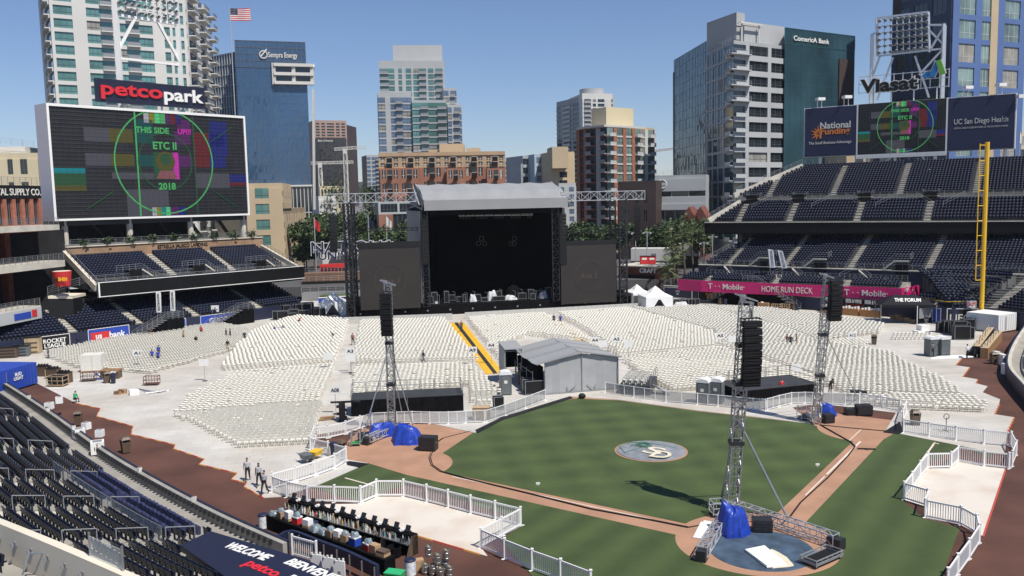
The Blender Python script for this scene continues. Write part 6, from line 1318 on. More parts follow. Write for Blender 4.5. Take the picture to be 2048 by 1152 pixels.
# ================= FENCES, DECK PADS, FIELD COVERS, GEAR
mat('vinyl',(.80,.79,.77),.4,.03); mat('mesh_screen',(.35,.36,.36),.6,.1,3,alpha=.45); mat('edge_red',(.46,.07,.045),.6,.1); mat('edge_orange',(.58,.27,.07),.6,.1); mat('logo_cream',(.62,.56,.42),.8,.08,2); mat('hose_green',(.03,.16,.09),.5,.2); mat('deck_pad',(.60,.55,.48),.8,.10,.4,detail=10,col2=(.50,.40,.32),contrast=(.45,.78)); mat('pipe_grey',(.22,.22,.23),.45,.15,metal=.4)
def picket(a,b,h=1.1,pitch=.135):
    m=MB().use('vinyl'); a=Vector(a);b=Vector(b); d=(b-a); L=d.length; d.normalize(); z=lambda p,h_:Vector((p.x,p.y,p.z+h_))
    m.bar(z(a,.12),z(b,.12),.05,.10); m.bar(z(a,h-.05),z(b,h-.05),.06,.10)
    n=max(2,int(L/pitch))
    for k in range(1,n): p=a+d*(L*k/n); m.bar(z(p,.16),z(p,h-.09),.022,.05 if False else .022+.02,up=d)
    return m
def fence(label,pts,kind='picket',h=1.1,group='white fences around the field',z=.03,feet=True):
    P=[G(x,y,z) for x,y in pts]; t=thing('fence',label,'fence',P[len(P)//2].to_tuple(),0,group)
    for i,p in enumerate(P):
        m=MB().use('vinyl').box((p.x,p.y,z+(h+.06)/2),(.11,.11,h+.06) if kind=='picket' else (.07,.07,h)); m.box((p.x,p.y,z+h+.08),(.15,.15,.05)) if kind=='picket' else 0
        if feet: m.box((p.x,p.y,z+.02),(.45,.09,.04),.6)
        part('post',m,t,True)
    for a,b in zip(P[:-1],P[1:]):
        if kind=='picket': part('panel',picket(a,b,h),t,True)
        else:
            m=MB().use('vinyl'); Z=lambda p,q:Vector((p.x,p.y,p.z+q)); m.bar(Z(a,.10),Z(b,.10),.05); m.bar(Z(a,h-.03),Z(b,h-.03),.05); n=max(2,round((b-a).length/1.3))
            for k in range(1,n): q=a.lerp(b,k/n); m.bar(Z(q,.1),Z(q,h),.045)
            m.use('mesh_screen').bar(Z(a,h/2+.03),Z(b,h/2+.03),.012,h-.2); part('panel',m,t,True)
    return t
fence('white picket fence wrapping the left deck pad and running off the bottom edge',[(545,984),(574,995),(615,1004),(670,1005),(722,1007),(754,993),(808,993),(854,1004),(897,1015),(942,1027),(991,1039),(1042,1052),(1004,1073),(962,1096),(1010,1118),(1065,1141),(1122,1162),(1182,1186)])
fence('white picket fence corral around the wheelbarrow near third base',[(545,978),(591,965),(632,952),(670,938),(693,923),(657,912),(622,903)])
fence('white picket fence climbing from the wheelbarrow corral to the left speaker tower',[(622,898),(629,879),(657,877),(692,869),(721,858),(742,851)])
fence('white framed mesh fence behind the blue tarps at third base',[(745,850),(794,848),(825,847),(860,848),(897,848),(932,846),(969,845)],'mesh')
fence('white framed mesh fence slanting up to the mixing tent',[(972,845),(1011,832),(1051,817),(1091,801)],'mesh')
fence('white framed mesh fence from the mixing tent past the paired toilets',[(1211,786),(1268,795),(1332,804),(1395,809),(1436,813),(1506,820),(1531,822)],'mesh')
fence('white framed mesh fence in front of the right black platform',[(1534,821),(1558,814),(1583,808),(1610,807),(1640,808),(1690,810),(1718,811)],'mesh')
fence('white picket fence behind first base below the last chair row',[(1720,810),(1763,817),(1800,824)])
fence('white picket fence along the grass right of first base',[(1812,826),(1806,846),(1807,865),(1858,873),(1912,881),(1968,888),(2022,893),(2032,912),(2024,934)])
fence('white picket fence around the right deck pad, ending at the bottom right corner',[(2018,938),(1968,932),(1916,923),(1902,936),(1855,937),(1840,955),(1824,978),(1808,999),(1856,1014),(1850,1035),(1922,1050),(1953,1068),(1958,1088),(1938,1120),(1915,1152),(1895,1182)])
def pad(name,poly,z=.022): return sheet(name,[G(x,y,z) for x,y in poly],z,'deck_pad',.03)
pad('deck_pad_left',[(627,1009),(722,1007),(756,992),(808,992),(1044,1051),(962,1094),(975,1112),(960,1108)])
pad('deck_pad_right',[(1902,936),(1916,922),(2011,937),(1966,1072),(1922,1050),(1850,1036),(1856,1014),(1808,1000),(1840,955),(1855,936)])
def edge(pts,cols,z=.03,w=.11,seg=1.2,nm='edge_ramp'):
    i=0
    m={c:MB().use(c) for c in cols}
    for (x0,y0),(x1,y1) in zip(pts[:-1],pts[1:]):
        a=G(x0,y0,z);b=G(x1,y1,z); L=(b-a).length; n=max(1,round(L/seg)); d=(b-a).normalized(); s=Vector((-d.y,d.x,0))*w/2
        for k in range(n):
            p=a.lerp(b,k/n);q=a.lerp(b,(k+1)/n)-d*.02; mb=m[cols[i%len(cols)]]; i+=1
            mb.hexa([p-s+Vector((0,0,-.05)),q-s+Vector((0,0,-.05)),q+s+Vector((0,0,-.05)),p+s+Vector((0,0,-.05)),p-s*.6+Vector((0,0,.018)),q-s*.6+Vector((0,0,.018)),q+s*.6+Vector((0,0,.018)),p+s*.6+Vector((0,0,.018))])
    r=MB()
    for mb in m.values(): r.merge(mb)
    return setting(nm,r)
edge(LZ,['edge_red','edge_orange'],seg=.9); edge([(627,1010),(960,1108)],['edge_red','edge_red','edge_orange']); edge([(2011,938),(1966,1073)],['edge_red'])
for e_ in ([(1926,714),(1911,731)],[(1939,735),(1925,754)],[(1955,759),(1952,767)],[(1998,809),(1989,829)],[(2028,835),(2014,865)]): edge(e_,['edge_orange','edge_red'],seg=.5)
# black edge mats
for pts,lb in (([(950,860),(1003,834),(1140,792),(1146,796),(1006,839),(955,866)],'outfield'),):
    sheet('edge_mat',[G(x,y,.05) for x,y in pts],.05,'black',.05)
for pts in ([(692,921),(738,927),(718,935),(694,930)],[(1800,843),(1806,864),(1798,868),(1766,864)]): sheet('edge_mat',[G(x,y,.04) for x,y in pts],.04,'black',.03)
# mound and home plate covers
t=thing('mound_cover','round grey cover on the pitching mound with a cream interlocked letter emblem','field cover',F(12.72,12.72,.05).to_tuple())
m=MB().use('mat_grey').lathe(F(12.72,12.72,.05),[(2.62,0),(2.60,.05),(1.2,.14),(0,.16)],40); part('mat',m,t,True)
def flat_text(txt,mt,px0,px1,H,z,depth=.02,bold=.03,width=None):
    a=G(*px0,z);b=G(*px1,z); x=(b-a).normalized(); y=Vector((-x.y,x.x,0)); c=(a+b)/2; mb=text_mb(txt,mt,H,depth,bold,0,width)
    return MB().use(mt).merge(mb,Matrix(((x.x,0,y.x,c.x),(x.y,0,y.y,c.y),(0,-1,0,c.z),(0,0,0,1))))
m=flat_text('S','logo_cream',(1283,897),(1335,905),1.7,.235,.03,.02,1.5); m.merge(flat_text('D','logo_cream',(1296,905),(1352,913),1.7,.245,.03,.02,1.4)); part('emblem',m,t,True)
hose=MB().use('hose_green'); c=G(1285,890,.26); rnd=random.Random(3); pts=[]
for k in range(70): a=k*.42; r=.55+.12*math.sin(k*.7); pts.append(c+Vector((r*math.cos(a)+.25*math.sin(k*.13),.8*r*math.sin(a),.03*math.sin(k*.5)+k*.001)))
hose.path(pts,.022,5); hose.path([c+Vector((.5,0,0)),G(1250,905,.16),G(1238,893,.12),G(1262,884,.15),G(1310,888,.2),G(1350,895,.14),G(1345,906,.13),G(1325,903,.2)],.022,5)
single('garden_hose',hose,'loose coils of dark green hose on the grey mound cover','hose')
t=thing('home_plate_cover','round dark blue cover over home plate with part of a cream letter showing','field cover',G(1522,1099,.01).to_tuple())
m=MB().use('mat_blue').lathe(G(1522,1099,.006),[(2.85,0),(2.83,.025),(0,.03)],44); part('mat',m,t,True)
pts=[(1543,1098),(1556,1104),(1573,1114),(1586,1128),(1588,1132),(1578,1134),(1545,1137),(1548,1131),(1566,1130),(1570,1127),(1560,1117),(1548,1108),(1536,1104)]
m=MB().use('logo_cream').extr([G(x,y,.042) for x,y in pts],(0,0,.012)); part('emblem',m,t,True)
def slabq(pts,z,th,mt): return MB().use(mt).hexa([G(x,y,z) for x,y in pts]+[G(x,y,z)+Vector((0,0,th)) for x,y in pts])
single('panel_stack',slabq([(1491,1103),(1528,1097),(1574,1132),(1534,1136)],.06,.06,'white_paint').merge(slabq([(1490,1100),(1529,1092),(1573,1129),(1534,1133)],.121,.05,'white_paint')),'two white panels stacked on the blue home plate cover','panels')
single('panel_stack',slabq([(1386,1076),(1410,1079),(1428,1050),(1402,1045)],.02,.06,'white_paint').merge(slabq([(1390,1072),(1412,1074),(1430,1046),(1408,1042)],.081,.05,'white_paint')),'white panels stacked on the dirt left of the home plate tower','panels')
# tarps over tower motors
c=G(1466,1066,.0); single('tarpaulin',tarp(c,1.55,1.6,1.75,'tarp_blue',11,.4),'bright blue tarp over the winch at the home plate tower','tarp','blue tarps over tower gear')
c=G(766,872,0); single('tarpaulin',tarp(c,2.4,1.1,1.15,'tarp_blue',12,.35),'long blue tarp left of the third base tower mast','tarp','blue tarps over tower gear')
c=G(816,884,0); single('tarpaulin',tarp(c,2.3,1.9,1.45,'tarp_blue',13,.2),'bulging blue tarp right of the third base tower mast','tarp','blue tarps over tower gear')
c=G(1652,832,0); single('tarpaulin',tarp(c,1.5,1.1,1.15,'tarp_blue',14,-.3),'blue tarp draped at the first base tower','tarp','blue tarps over tower gear')
mat('amp_black',(.018,.018,.02),.5,.25,3)
def box_cab(c,sx,sy,h,rz):      # loudspeaker or amplifier cabinet with grille and handles
    mb=MB().use('amp_black').box((c[0],c[1],c[2]+h/2+.06),(sx,sy,h),rz); ca,sa=math.cos(rz),math.sin(rz)
    def L(x,y,z): return (c[0]+x*ca-y*sa,c[1]+x*sa+y*ca,c[2]+z)
    mb.use('dark_metal').box(L(0,-sy/2-.012,h/2+.06),(sx*.9,.02,h*.86),rz)
    for k in range(3): mb.box(L(0,-sy/2-.03,.06+h*(.25+.25*k)),(sx*.9,.02,.03),rz)
    for x in (-1,1): mb.use('grey_metal').box(L(x*(sx/2+.012),0,h*.6),(.02,.2,.08),rz); mb.use('black').box(L(x*sx*.4,0,.03),(.1,sy*.9,.06),rz)
    return mb
for (px,py,sx,sy,h,rz,lb) in ((857,900,1.35,.9,1.05,-.25,'black cabinet beside the bulging blue tarp'),(727,884,.9,.7,.7,.2,'small black cabinet left of the long blue tarp'),(1524,1062,1.1,.8,.7,-.15,'black cabinet lying by the home plate outrigger'),(1727,830,1.3,.9,.85,-.05,'black cabinet on the dirt behind first base, right one'),(1702,829,1.0,.9,.5,-.05,'flat black cabinet on the dirt behind first base, left one'),(1717,793,1.4,.8,.55,-.2,'black cabinet among the chairs right of the right platform'),(1655,845,.9,.8,.7,.2,'black amplifier box under the first base tarp')):
    single('loudspeaker_cabinet',box_cab(G(px,py,.0),sx,sy,h,rz),lb,'cabinet','black cabinets around the towers')
# carts and frames
def cage(c,sx,sy,h,rz,mt='pipe_grey',deck='dark_metal',bars=4):
    mb=MB().use(mt); ca,sa=math.cos(rz),math.sin(rz)
    def L(x,y,z): return Vector((c[0]+x*ca-y*sa,c[1]+x*sa+y*ca,c[2]+z))
    for x in (-1,1):
        for y in (-1,1): mb.bar(L(x*sx/2,y*sy/2,.12),L(x*sx/2,y*sy/2,h),.06)
    for z in (.2,h*.6,h):
        mb.bar(L(-sx/2,-sy/2,z),L(sx/2,-sy/2,z),.05); mb.bar(L(-sx/2,sy/2,z),L(sx/2,sy/2,z),.05); mb.bar(L(-sx/2,-sy/2,z),L(-sx/2,sy/2,z),.05); mb.bar(L(sx/2,-sy/2,z),L(sx/2,sy/2,z),.05)
    for k in range(1,bars):
        x=-sx/2+sx*k/bars; mb.bar(L(x,-sy/2,.2),L(x,-sy/2,h),.035); mb.bar(L(x,sy/2,.2),L(x,sy/2,h),.035)
    mb.use(deck).box(L(0,0,.2),(sx*.95,sy*.95,.06),rz)
    for x in (-1,1):
        for y in (-1,1): p=L(x*sx*.42,y*sy*.42,.08); mb.tube(p-Vector((.03,0,0)),p+Vector((.03,0,0)),.08,8)
    return mb
single('gear_rack',cage(G(1643,1122,.02),2.3,1.0,.45,.62,'grey_metal','black',5),'low grey framed black rack lying right of home plate','rack')
single('gear_rack',cage(G(1437,1030,.02),.9,.8,.9,.1,'alu','black',2),'small silver framed case behind the home plate tower','rack')
single('gear_rack',cage(G(1613,838,.02),1.3,1.0,1.1,.1,'alu','black',3),'silver framed rack left of the first base tower','rack')
single('gear_rack',cage(G(712,890,.02),.7,.7,1.1,.1,'grey_metal','green',1),'small green and grey equipment stand left of the third base tarps','rack')
single('cage_cart',cage(G(304,770,.03),1.5,.8,1.0,.05,'brick_dark','brown_plastic',5),'rusty wire cage cart standing alone on the left floor','cart')
single('cage_cart',cage(G(178,762,.03),1.5,.8,1.0,.2,'brown_plastic','brown_plastic',4),'dark wire cage cart below the big white cube','cart')
single('lift_jack',MB().use('blue').bar(GB(187,757,.2),GB(203,757,.9),.1).bar(GB(203,757,.1),GB(187,757,.8),.1).bar(GB(184,760,.1),GB(205,760,.1),.12).box(GB(187,760,.1),(.2,.3,.2)),'small blue jack frame beside the dark cage cart','jack')
m=MB().use('offwhite').box(GB(188,742,1.15),(2.3,2.0,1.9),.15).use('wood').box(GB(188,742,.12),(2.4,2.1,.2),.15).use('offwhite')
for s in (-.38,.38): p=GB(188,742,1.15); m.box((p.x+s,p.y-1.0,p.z),(.06,.06,1.9),.15)
single('equipment_box',m,'large plain white cube on a pallet left of the A1 chairs','box')
m=MB().use('wood'); c=G(222,741,.9)
for k in range(6): m.box((c.x,c.y-.6+k*.24,1.0),(2.3,.16,.05),.1)
for s in (-1,0,1): m.box((c.x+s,c.y,.9),(.1,1.4,.14),.1)
m.use('brown_plastic'); 
for s in (-.9,.9): m.box((c.x+s,c.y,.42),(.3,1.2,.82),.1)
single('wooden_pallet',m,'wooden pallet laid on top of supports beside two bins','pallet')
# bins
def bin_square():
    m=MB().use('brown_plastic'); m.hexa([(-.27,-.27,.04),(.27,-.27,.04),(.27,.27,.04),(-.27,.27,.04),(-.33,-.33,.85),(.33,-.33,.85),(.33,.33,.85),(-.33,.33,.85)])
    for x,y in ((-.3,-.3),(.3,-.3),(.3,.3),(-.3,.3)): m.box((x,y,.98),(.07,.07,.28))
    m.hexa([(-.36,-.36,1.08),(.36,-.36,1.08),(.36,.36,1.08),(-.36,.36,1.08),(-.22,-.22,1.27),(.22,-.22,1.27),(.22,.22,1.27),(-.22,.22,1.27)]); m.use('black').box((0,0,.97),(.5,.5,.2)); return m
def bin_round():
    m=MB().use('navy').lathe((0,0,0),[(.22,.03),(.29,.9),(.33,.91),(.33,.97)],12); m.lathe((0,0,.97),[(.34,0),(.30,.16),(.12,.24),(0,.25)],12); m.use('black').box((0,-.31,1.03),(.25,.06,.1))
    for x in (-.14,.14): m.lathe((x,.24,0),[(.07,.0),(.07,.06)],6)
    return m
ms,mr=mesh_of('bin',bin_square()),mesh_of('bin',bin_round())
def bins(l,me,cat,grp):
    for i,(px,py,lb) in enumerate(l):
        o=link(bpy.data.objects.new('litter_bin',me)); o.location=G(px,py,.02); o.rotation_euler=(0,0,.3+i*.4); tag(o,lb,cat,grp)
bins([(157,850,'brown hooded bin at the far start of the left warning track'),(252,905,'brown hooded bin on the left warning track by the wall'),(145,693,'brown hooded bin beside the panel with the blue ball emblem'),(236,679,'brown hooded bin before the blue bank panel'),(358,662,'brown hooded bin behind the first left stair'),(214,766,'brown hooded bin under the wooden pallet'),(1748,689,'brown hooded bin alone on the right floor'),(1830,850,'large brown hooded bin inside the white fence right of first base'),(1441,610,'brown hooded bin beside the right field stairs'),(1584,620,'brown hooded bin right of the umbrella in right field'),(683,912,'brown hooded bin in the wheelbarrow corral'),(1987,727,'brown hooded bin by the white boxes at the right wall')],ms,'bin','brown hooded bins')
bins([(157,692,'navy wheeled bin beside the brown bin at the left wall'),(224,681,'navy wheeled bin before the blue bank panel'),(368,661,'navy wheeled bin behind the first left stair'),(227,767,'navy wheeled bin under the wooden pallet'),(1451,611,'navy wheeled bin beside the right field stairs'),(1594,622,'navy wheeled bin right of the umbrella in right field'),(668,914,'navy wheeled bin in the wheelbarrow corral')],mr,'bin','navy wheeled bins')
# wheelbarrow and yellow caddy
def barrow(c,mt,rz): 
    m=MB().use(mt); L=lambda x,y,z: Vector((c[0]+x*math.cos(rz)-y*math.sin(rz),c[1]+x*math.sin(rz)+y*math.cos(rz),c[2]+z))
    m.hexa([L(-.25,-.35,.3),L(.25,-.35,.3),L(.25,.35,.3),L(-.25,.35,.3),L(-.38,-.55,.68),L(.38,-.55,.68),L(.38,.5,.68),L(-.38,.5,.68)]); m.use('steel')
    for s in (-1,1): m.bar(L(s*.3,.9,.62),L(s*.12,-.6,.25),.04); m.bar(L(s*.25,.3,.3),L(s*.28,.35,0),.04)
    m.use('black').tube(L(-.05,-.68,.2),L(.05,-.68,.2),.2,12); return m
single('wheelbarrow',barrow(G(612,925,.03),'toilet_grey',.7),'dark wheelbarrow parked inside the white picket corral','wheelbarrow'); single('wheelbarrow',barrow(G(632,918,.03),'yellow',-.4),'yellow wheelbarrow between the dark one and the bins','wheelbarrow')
# black platforms with pipe rails
def platform(label,a,b,dep,h,rails):
    A0=G(*a);B0=G(*b); X=(B0-A0).normalized(); B=Vector((-X.y,X.x,0)); W_=(B0-A0).length; t=thing('platform',label,'platform',((A0+B0)/2).to_tuple(),0,'black platforms')
    P=lambda x,y,z:A0+X*x+B*y+Vector((0,0,z)); m=MB().use('black_cloth'); n=8
    for k in range(n): j=.04*(k%2); m.hexa([P(W_*k/n,-j,.02),P(W_*(k+1)/n-.03,-j,.02),P(W_*(k+1)/n-.03,dep,.02),P(W_*k/n,dep,.02),P(W_*k/n,-j,h-.05*(k%3==1)),P(W_*(k+1)/n-.03,-j,h),P(W_*(k+1)/n-.03,dep,h),P(W_*k/n,dep,h-.05*(k%3==1))])
    part('skirt',m,t,True); m=MB().use('deck_top' if 'deck_top' in M else 'dark_metal').hexa([P(-.02,.02,h+.004),P(W_+.02,.02,h+.004),P(W_+.02,dep,h+.004),P(-.02,dep,h+.004),P(-.02,.02,h+.05),P(W_+.02,.02,h+.05),P(W_+.02,dep,h+.05),P(-.02,dep,h+.05)]); part('deck',m,t,True)
    r=MB().use('pipe_grey'); n=int(W_/1.25)
    for y in rails:
        for k in range(n):
            x0=W_*k/n+.06;x1=W_*(k+1)/n-.06; r.path([P(x0,y,h),P(x0,y,h+1.05),P(x1,y,h+1.05),P(x1,y,h)],.028,6); r.bar(P(x0,y,h+.55),P(x1,y,h+.55),.035)
    for x in (0.05,W_-.05): r.path([P(x,.1,h),P(x,.1,h+1.05),P(x,dep-.1,h+1.05),P(x,dep-.1,h)],.028,6); r.bar(P(x,.1,h+.55),P(x,dep,h+.55),.035)
    part('pipe_rail',r,t,True); return P,W_
mat('deck_top',(.035,.036,.040),.7,.2,.8)
platform('black draped camera platform with pipe rails left of the third base tower',(703,834),(928,822),3.2,1.5,(3.1,))
P_,W_=platform('black platform with a dark deck and pipe rails behind the first base tower',(1483,806),(1636,790),4.6,1.1,(4.5,))
# chairs on a small riser right of the mixing tent
rs=thing('chair_riser','small riser with dark skirt and steel stairs right of the mixing tent','platform',G(1280,788).to_tuple()); a=G(1238,789);b=G(1300,792); X=(b-a).normalized();B=Vector((-X.y,X.x,0))
m=MB().use('dark_metal').hexa([a,b,b+B*5,a+B*5]+[p+Vector((0,0,.95)) for p in (a,b,b+B*5,a+B*5)]); part('deck',m,rs,True); m=MB().use('pipe_grey'); rail(m,[b+Vector((0,0,.95)),b+B*5+Vector((0,0,.95))],1.0,1.2,2)
for k in range(5): m.box(b+X*(.3+.28*k)+B*1+Vector((0,0,.85-.18*k)),(.28,1.2,.04),SANG)
rail(m,[b+B*.4+Vector((0,0,.95)),b+B*.4+X*1.6+Vector((0,0,0))],1.0,1.0,2); part('stairs',m,rs,True)
mcm=mesh_of('folding_chair',folding(0))
for r in range(4):
    for k in range(4): 
        o=link(bpy.data.objects.new('folding_chair',mcm)); o.location=a+X*(.45+.6*k)+B*(.7+1.05*r)+Vector((0,0,.955)); o.rotation_euler=(0,0,SANG+PI); tag(o,'white folding chair on the dark riser right of the mixing tent','chair','chairs on the riser')
# standing lighting bar right of third base, pallets, boxes, pipes on the floor
m=MB().use('dark_metal'); c=G(685,842,.03); m.box((c.x,c.y,.06),(.9,.7,.12)).box((c.x,c.y,.9),(.5,.4,1.6)).bar((c.x-1.0,c.y,1.75),(c.x+1.6,c.y+.2,1.75),.16); 
for k in range(4): m.box((c.x+(-1)**k*.3,c.y-.15,.4+.33*k),(.3,.25,.22))
single('equipment_stand',m,'dark upright equipment stand with a crossbar left of the black platform','stand')
m=MB().use('wood'); c=G(654,838,.03)
for k in range(6): m.box((c.x,c.y-.55+.22*k,.13),(1.3,.14,.03),.3)
for s in (-.5,0,.5): m.box((c.x+s,c.y,.07),(.09,1.2,.09),.3)
single('wooden_pallet',m,'flat wooden pallet on the floor left of the equipment stand','pallet')
single('equipment_box',case_mb(G(963,838,.03),1.5,.9,1.0,.0,'tan','wood'),'tan crate behind the mesh fence left of the mixing tent','crate')
single('road_case',case_mb(G(997,818,.03),.9,.7,1.1,.2),'small dark cart behind the slanting mesh fence','case')
for i,(px,py,s,mt,lb) in enumerate(((236,789,.5,'cardboard','cardboard carton left end of the loose pile on the left floor'),(246,787,.6,'cardboard','taller cardboard carton in the loose pile on the left floor'),(268,789,.7,'white_paint','white plastic bag heap beside the loose cartons'))):
    c=G(px,py,.03); m=MB().use(mt).box((c.x,c.y,s*.4),(s*1.3,s,s*.8),.3*i).use(mt); m.add([(c.x-s*.6,c.y-s*.5,s*.8),(c.x+s*.6,c.y-s*.5,s*.8),(c.x+s*.6,c.y-s*.8,s*.95),(c.x-s*.6,c.y-s*.8,s*.95)],[(0,1,2,3)]) if mt=='cardboard' else 0
    single('carton' if mt=='cardboard' else 'bag',m,lb,'box' if mt=='cardboard' else 'bag')
m=MB().use('steel')
for k in range(7): m.tube(G(272+k*4,776+k*2,.06),G(318+k*4,786-k,.06),.04,5)
single('pipe_pile',m,'loose grey pipes lying on the left floor','pipes')
# trade signs on poles
def pole_sign(px,py,pyb,txt,lb,w=1.05,h=.78,twin=False,base='black'):
    b=G(px,pyb,.03); zc=A(px,py,b.y).z; t=thing('section_sign',lb,'sign',b.to_tuple(),0,'signs on stands among the chairs'); part('pole',MB().use('grey_metal').tube(b,Vector((b.x,b.y,zc)),.025,6).use('black').lathe(b,[(.3,0),(.28,.03),(.05,.06)],12),t,True)
    m=MB().use('white_paint').box((b.x,b.y-.04,zc),(w,.03,h)); o=part('board',m,t,True)
    if txt: part('lettering',MB().merge(text_mb(txt,'black',h*.45,.02,.02,0,w*.72),frame_mtx((b.x,b.y-.065,zc),(1,0,0))),o,True)
for a in ((277,706,742,'A1','white sign reading A1 on a pole at the left chair block'),(702,702,745,'A3','white sign reading A3 on a pole in the left aisle'),(946,700,742,'A9','white sign reading A9 on a pole beside the yellow ramp'),(983,690,728,'A4','white sign reading A4 on a pole right of the yellow ramp'),(1190,680,716,'A4','white sign reading A4 on a pole behind the mixing tent roof'),(1233,678,714,'A5','white sign reading A5 right of the mixing tent'),(1440,671,705,'A5','white sign reading A5 left of the home plate loudspeakers'),(1704,670,708,'A12','white sign reading A12 at the right chair block'),(672,780,828,'A08','white sign reading A08 on a pole in the aisle near third base')): pole_sign(*a)
for a in ((410,725,762,'','blank white board on a pole in the left cross aisle'),(658,713,748,'','blank white board on a pole left of the A3 sign'),(703,716,748,'','blank white board on the pole below the A3 sign'),(1206,687,722,'','blank white board just right of the tent roof'),(1257,687,722,'','blank white board in the chairs right of the tent'),(1465,678,712,'','blank white board beside the home plate loudspeakers'),(1592,736,765,'','blank white board in the chairs near the right platform')): pole_sign(*a)
for px,py,pyb,lb in ((283,636,662,'white arrow sign on the first left stairs'),(432,618,650,'white arrow sign on the second left stairs'),(1472,575,603,'white arrow sign at the left foot of the right field stairs'),(1553,577,603,'white arrow sign at the right flight of the right field stairs')): pole_sign(px,py,pyb,'↓',lb,1.25,1.2)
# cables on the ground
def cable(pts,lb,r=.03,mt='black',z=.03): 
    P=[G(x,y,z) for x,y in pts]; m=MB().use(mt)
    for o in (0,.11): m.path([p+Vector((o,o*.7,0)) for p in P],r,5)
    single('cable',m,lb,'cable')
cable([(862,905),(858,915),(862,930),(880,943),(935,958),(1060,988),(1180,1018),(1300,1040),(1375,1055),(1402,1050)],'black cables lying along the third base path')
cable([(1640,850),(1668,866),(1700,884),(1709,893),(1695,912),(1655,955),(1600,1005),(1580,1032),(1560,1050)],'black cables lying along the first base path')
cable([(1640,850),(1700,856),(1770,862)],'thin black cable running from the first base tower to the corner mat',.02); cable([(860,893),(885,876),(940,862)],'thin black cable from the third base cabinet to the grass edge',.02)
m=MB().use('dark_metal').box(GB(1733,899,.05),(1.3,.12,.10),-.2).box(GB(1733,899,.05),(.2,.3,.06)); single('ground_rake',m,'short dark rake head lying across the first base chalk line','rake')
m=MB().use('white_paint').box(GB(1635,931,.08),(.28,.05,.14)).box(GB(1635,934,.03),(.04,.04,.1)); single('field_marker',m,'tiny white marker tag on the right infield grass','marker')
m=MB().use('white_paint').box(GB(1076,969,.08),(.28,.05,.14)).box(GB(1076,971,.03),(.04,.04,.1)); single('field_marker',m,'tiny white marker tag on the left infield grass','marker')
m=MB().use('black').ico(G(1164,792,.25),(.38,.3,.3),2,.06); single('speaker_monitor',m,'small black domed monitor at the far corner of the infield','monitor')
m=MB().use('dark_metal'); c=G(1892,862,.03); m.tube(c,c+Vector((0,0,1.1)),.03,6); ring(m,c+Vector((0,0,1.2)),.22,.04,Vector((1,0,0)),14)
for k in range(4): a=k*PI/2; m.bar(c,c+Vector((.5*math.cos(a),.5*math.sin(a),0)),.05)
single('hose_stand',m,'dark stand with a ring top inside the right white fence','stand')
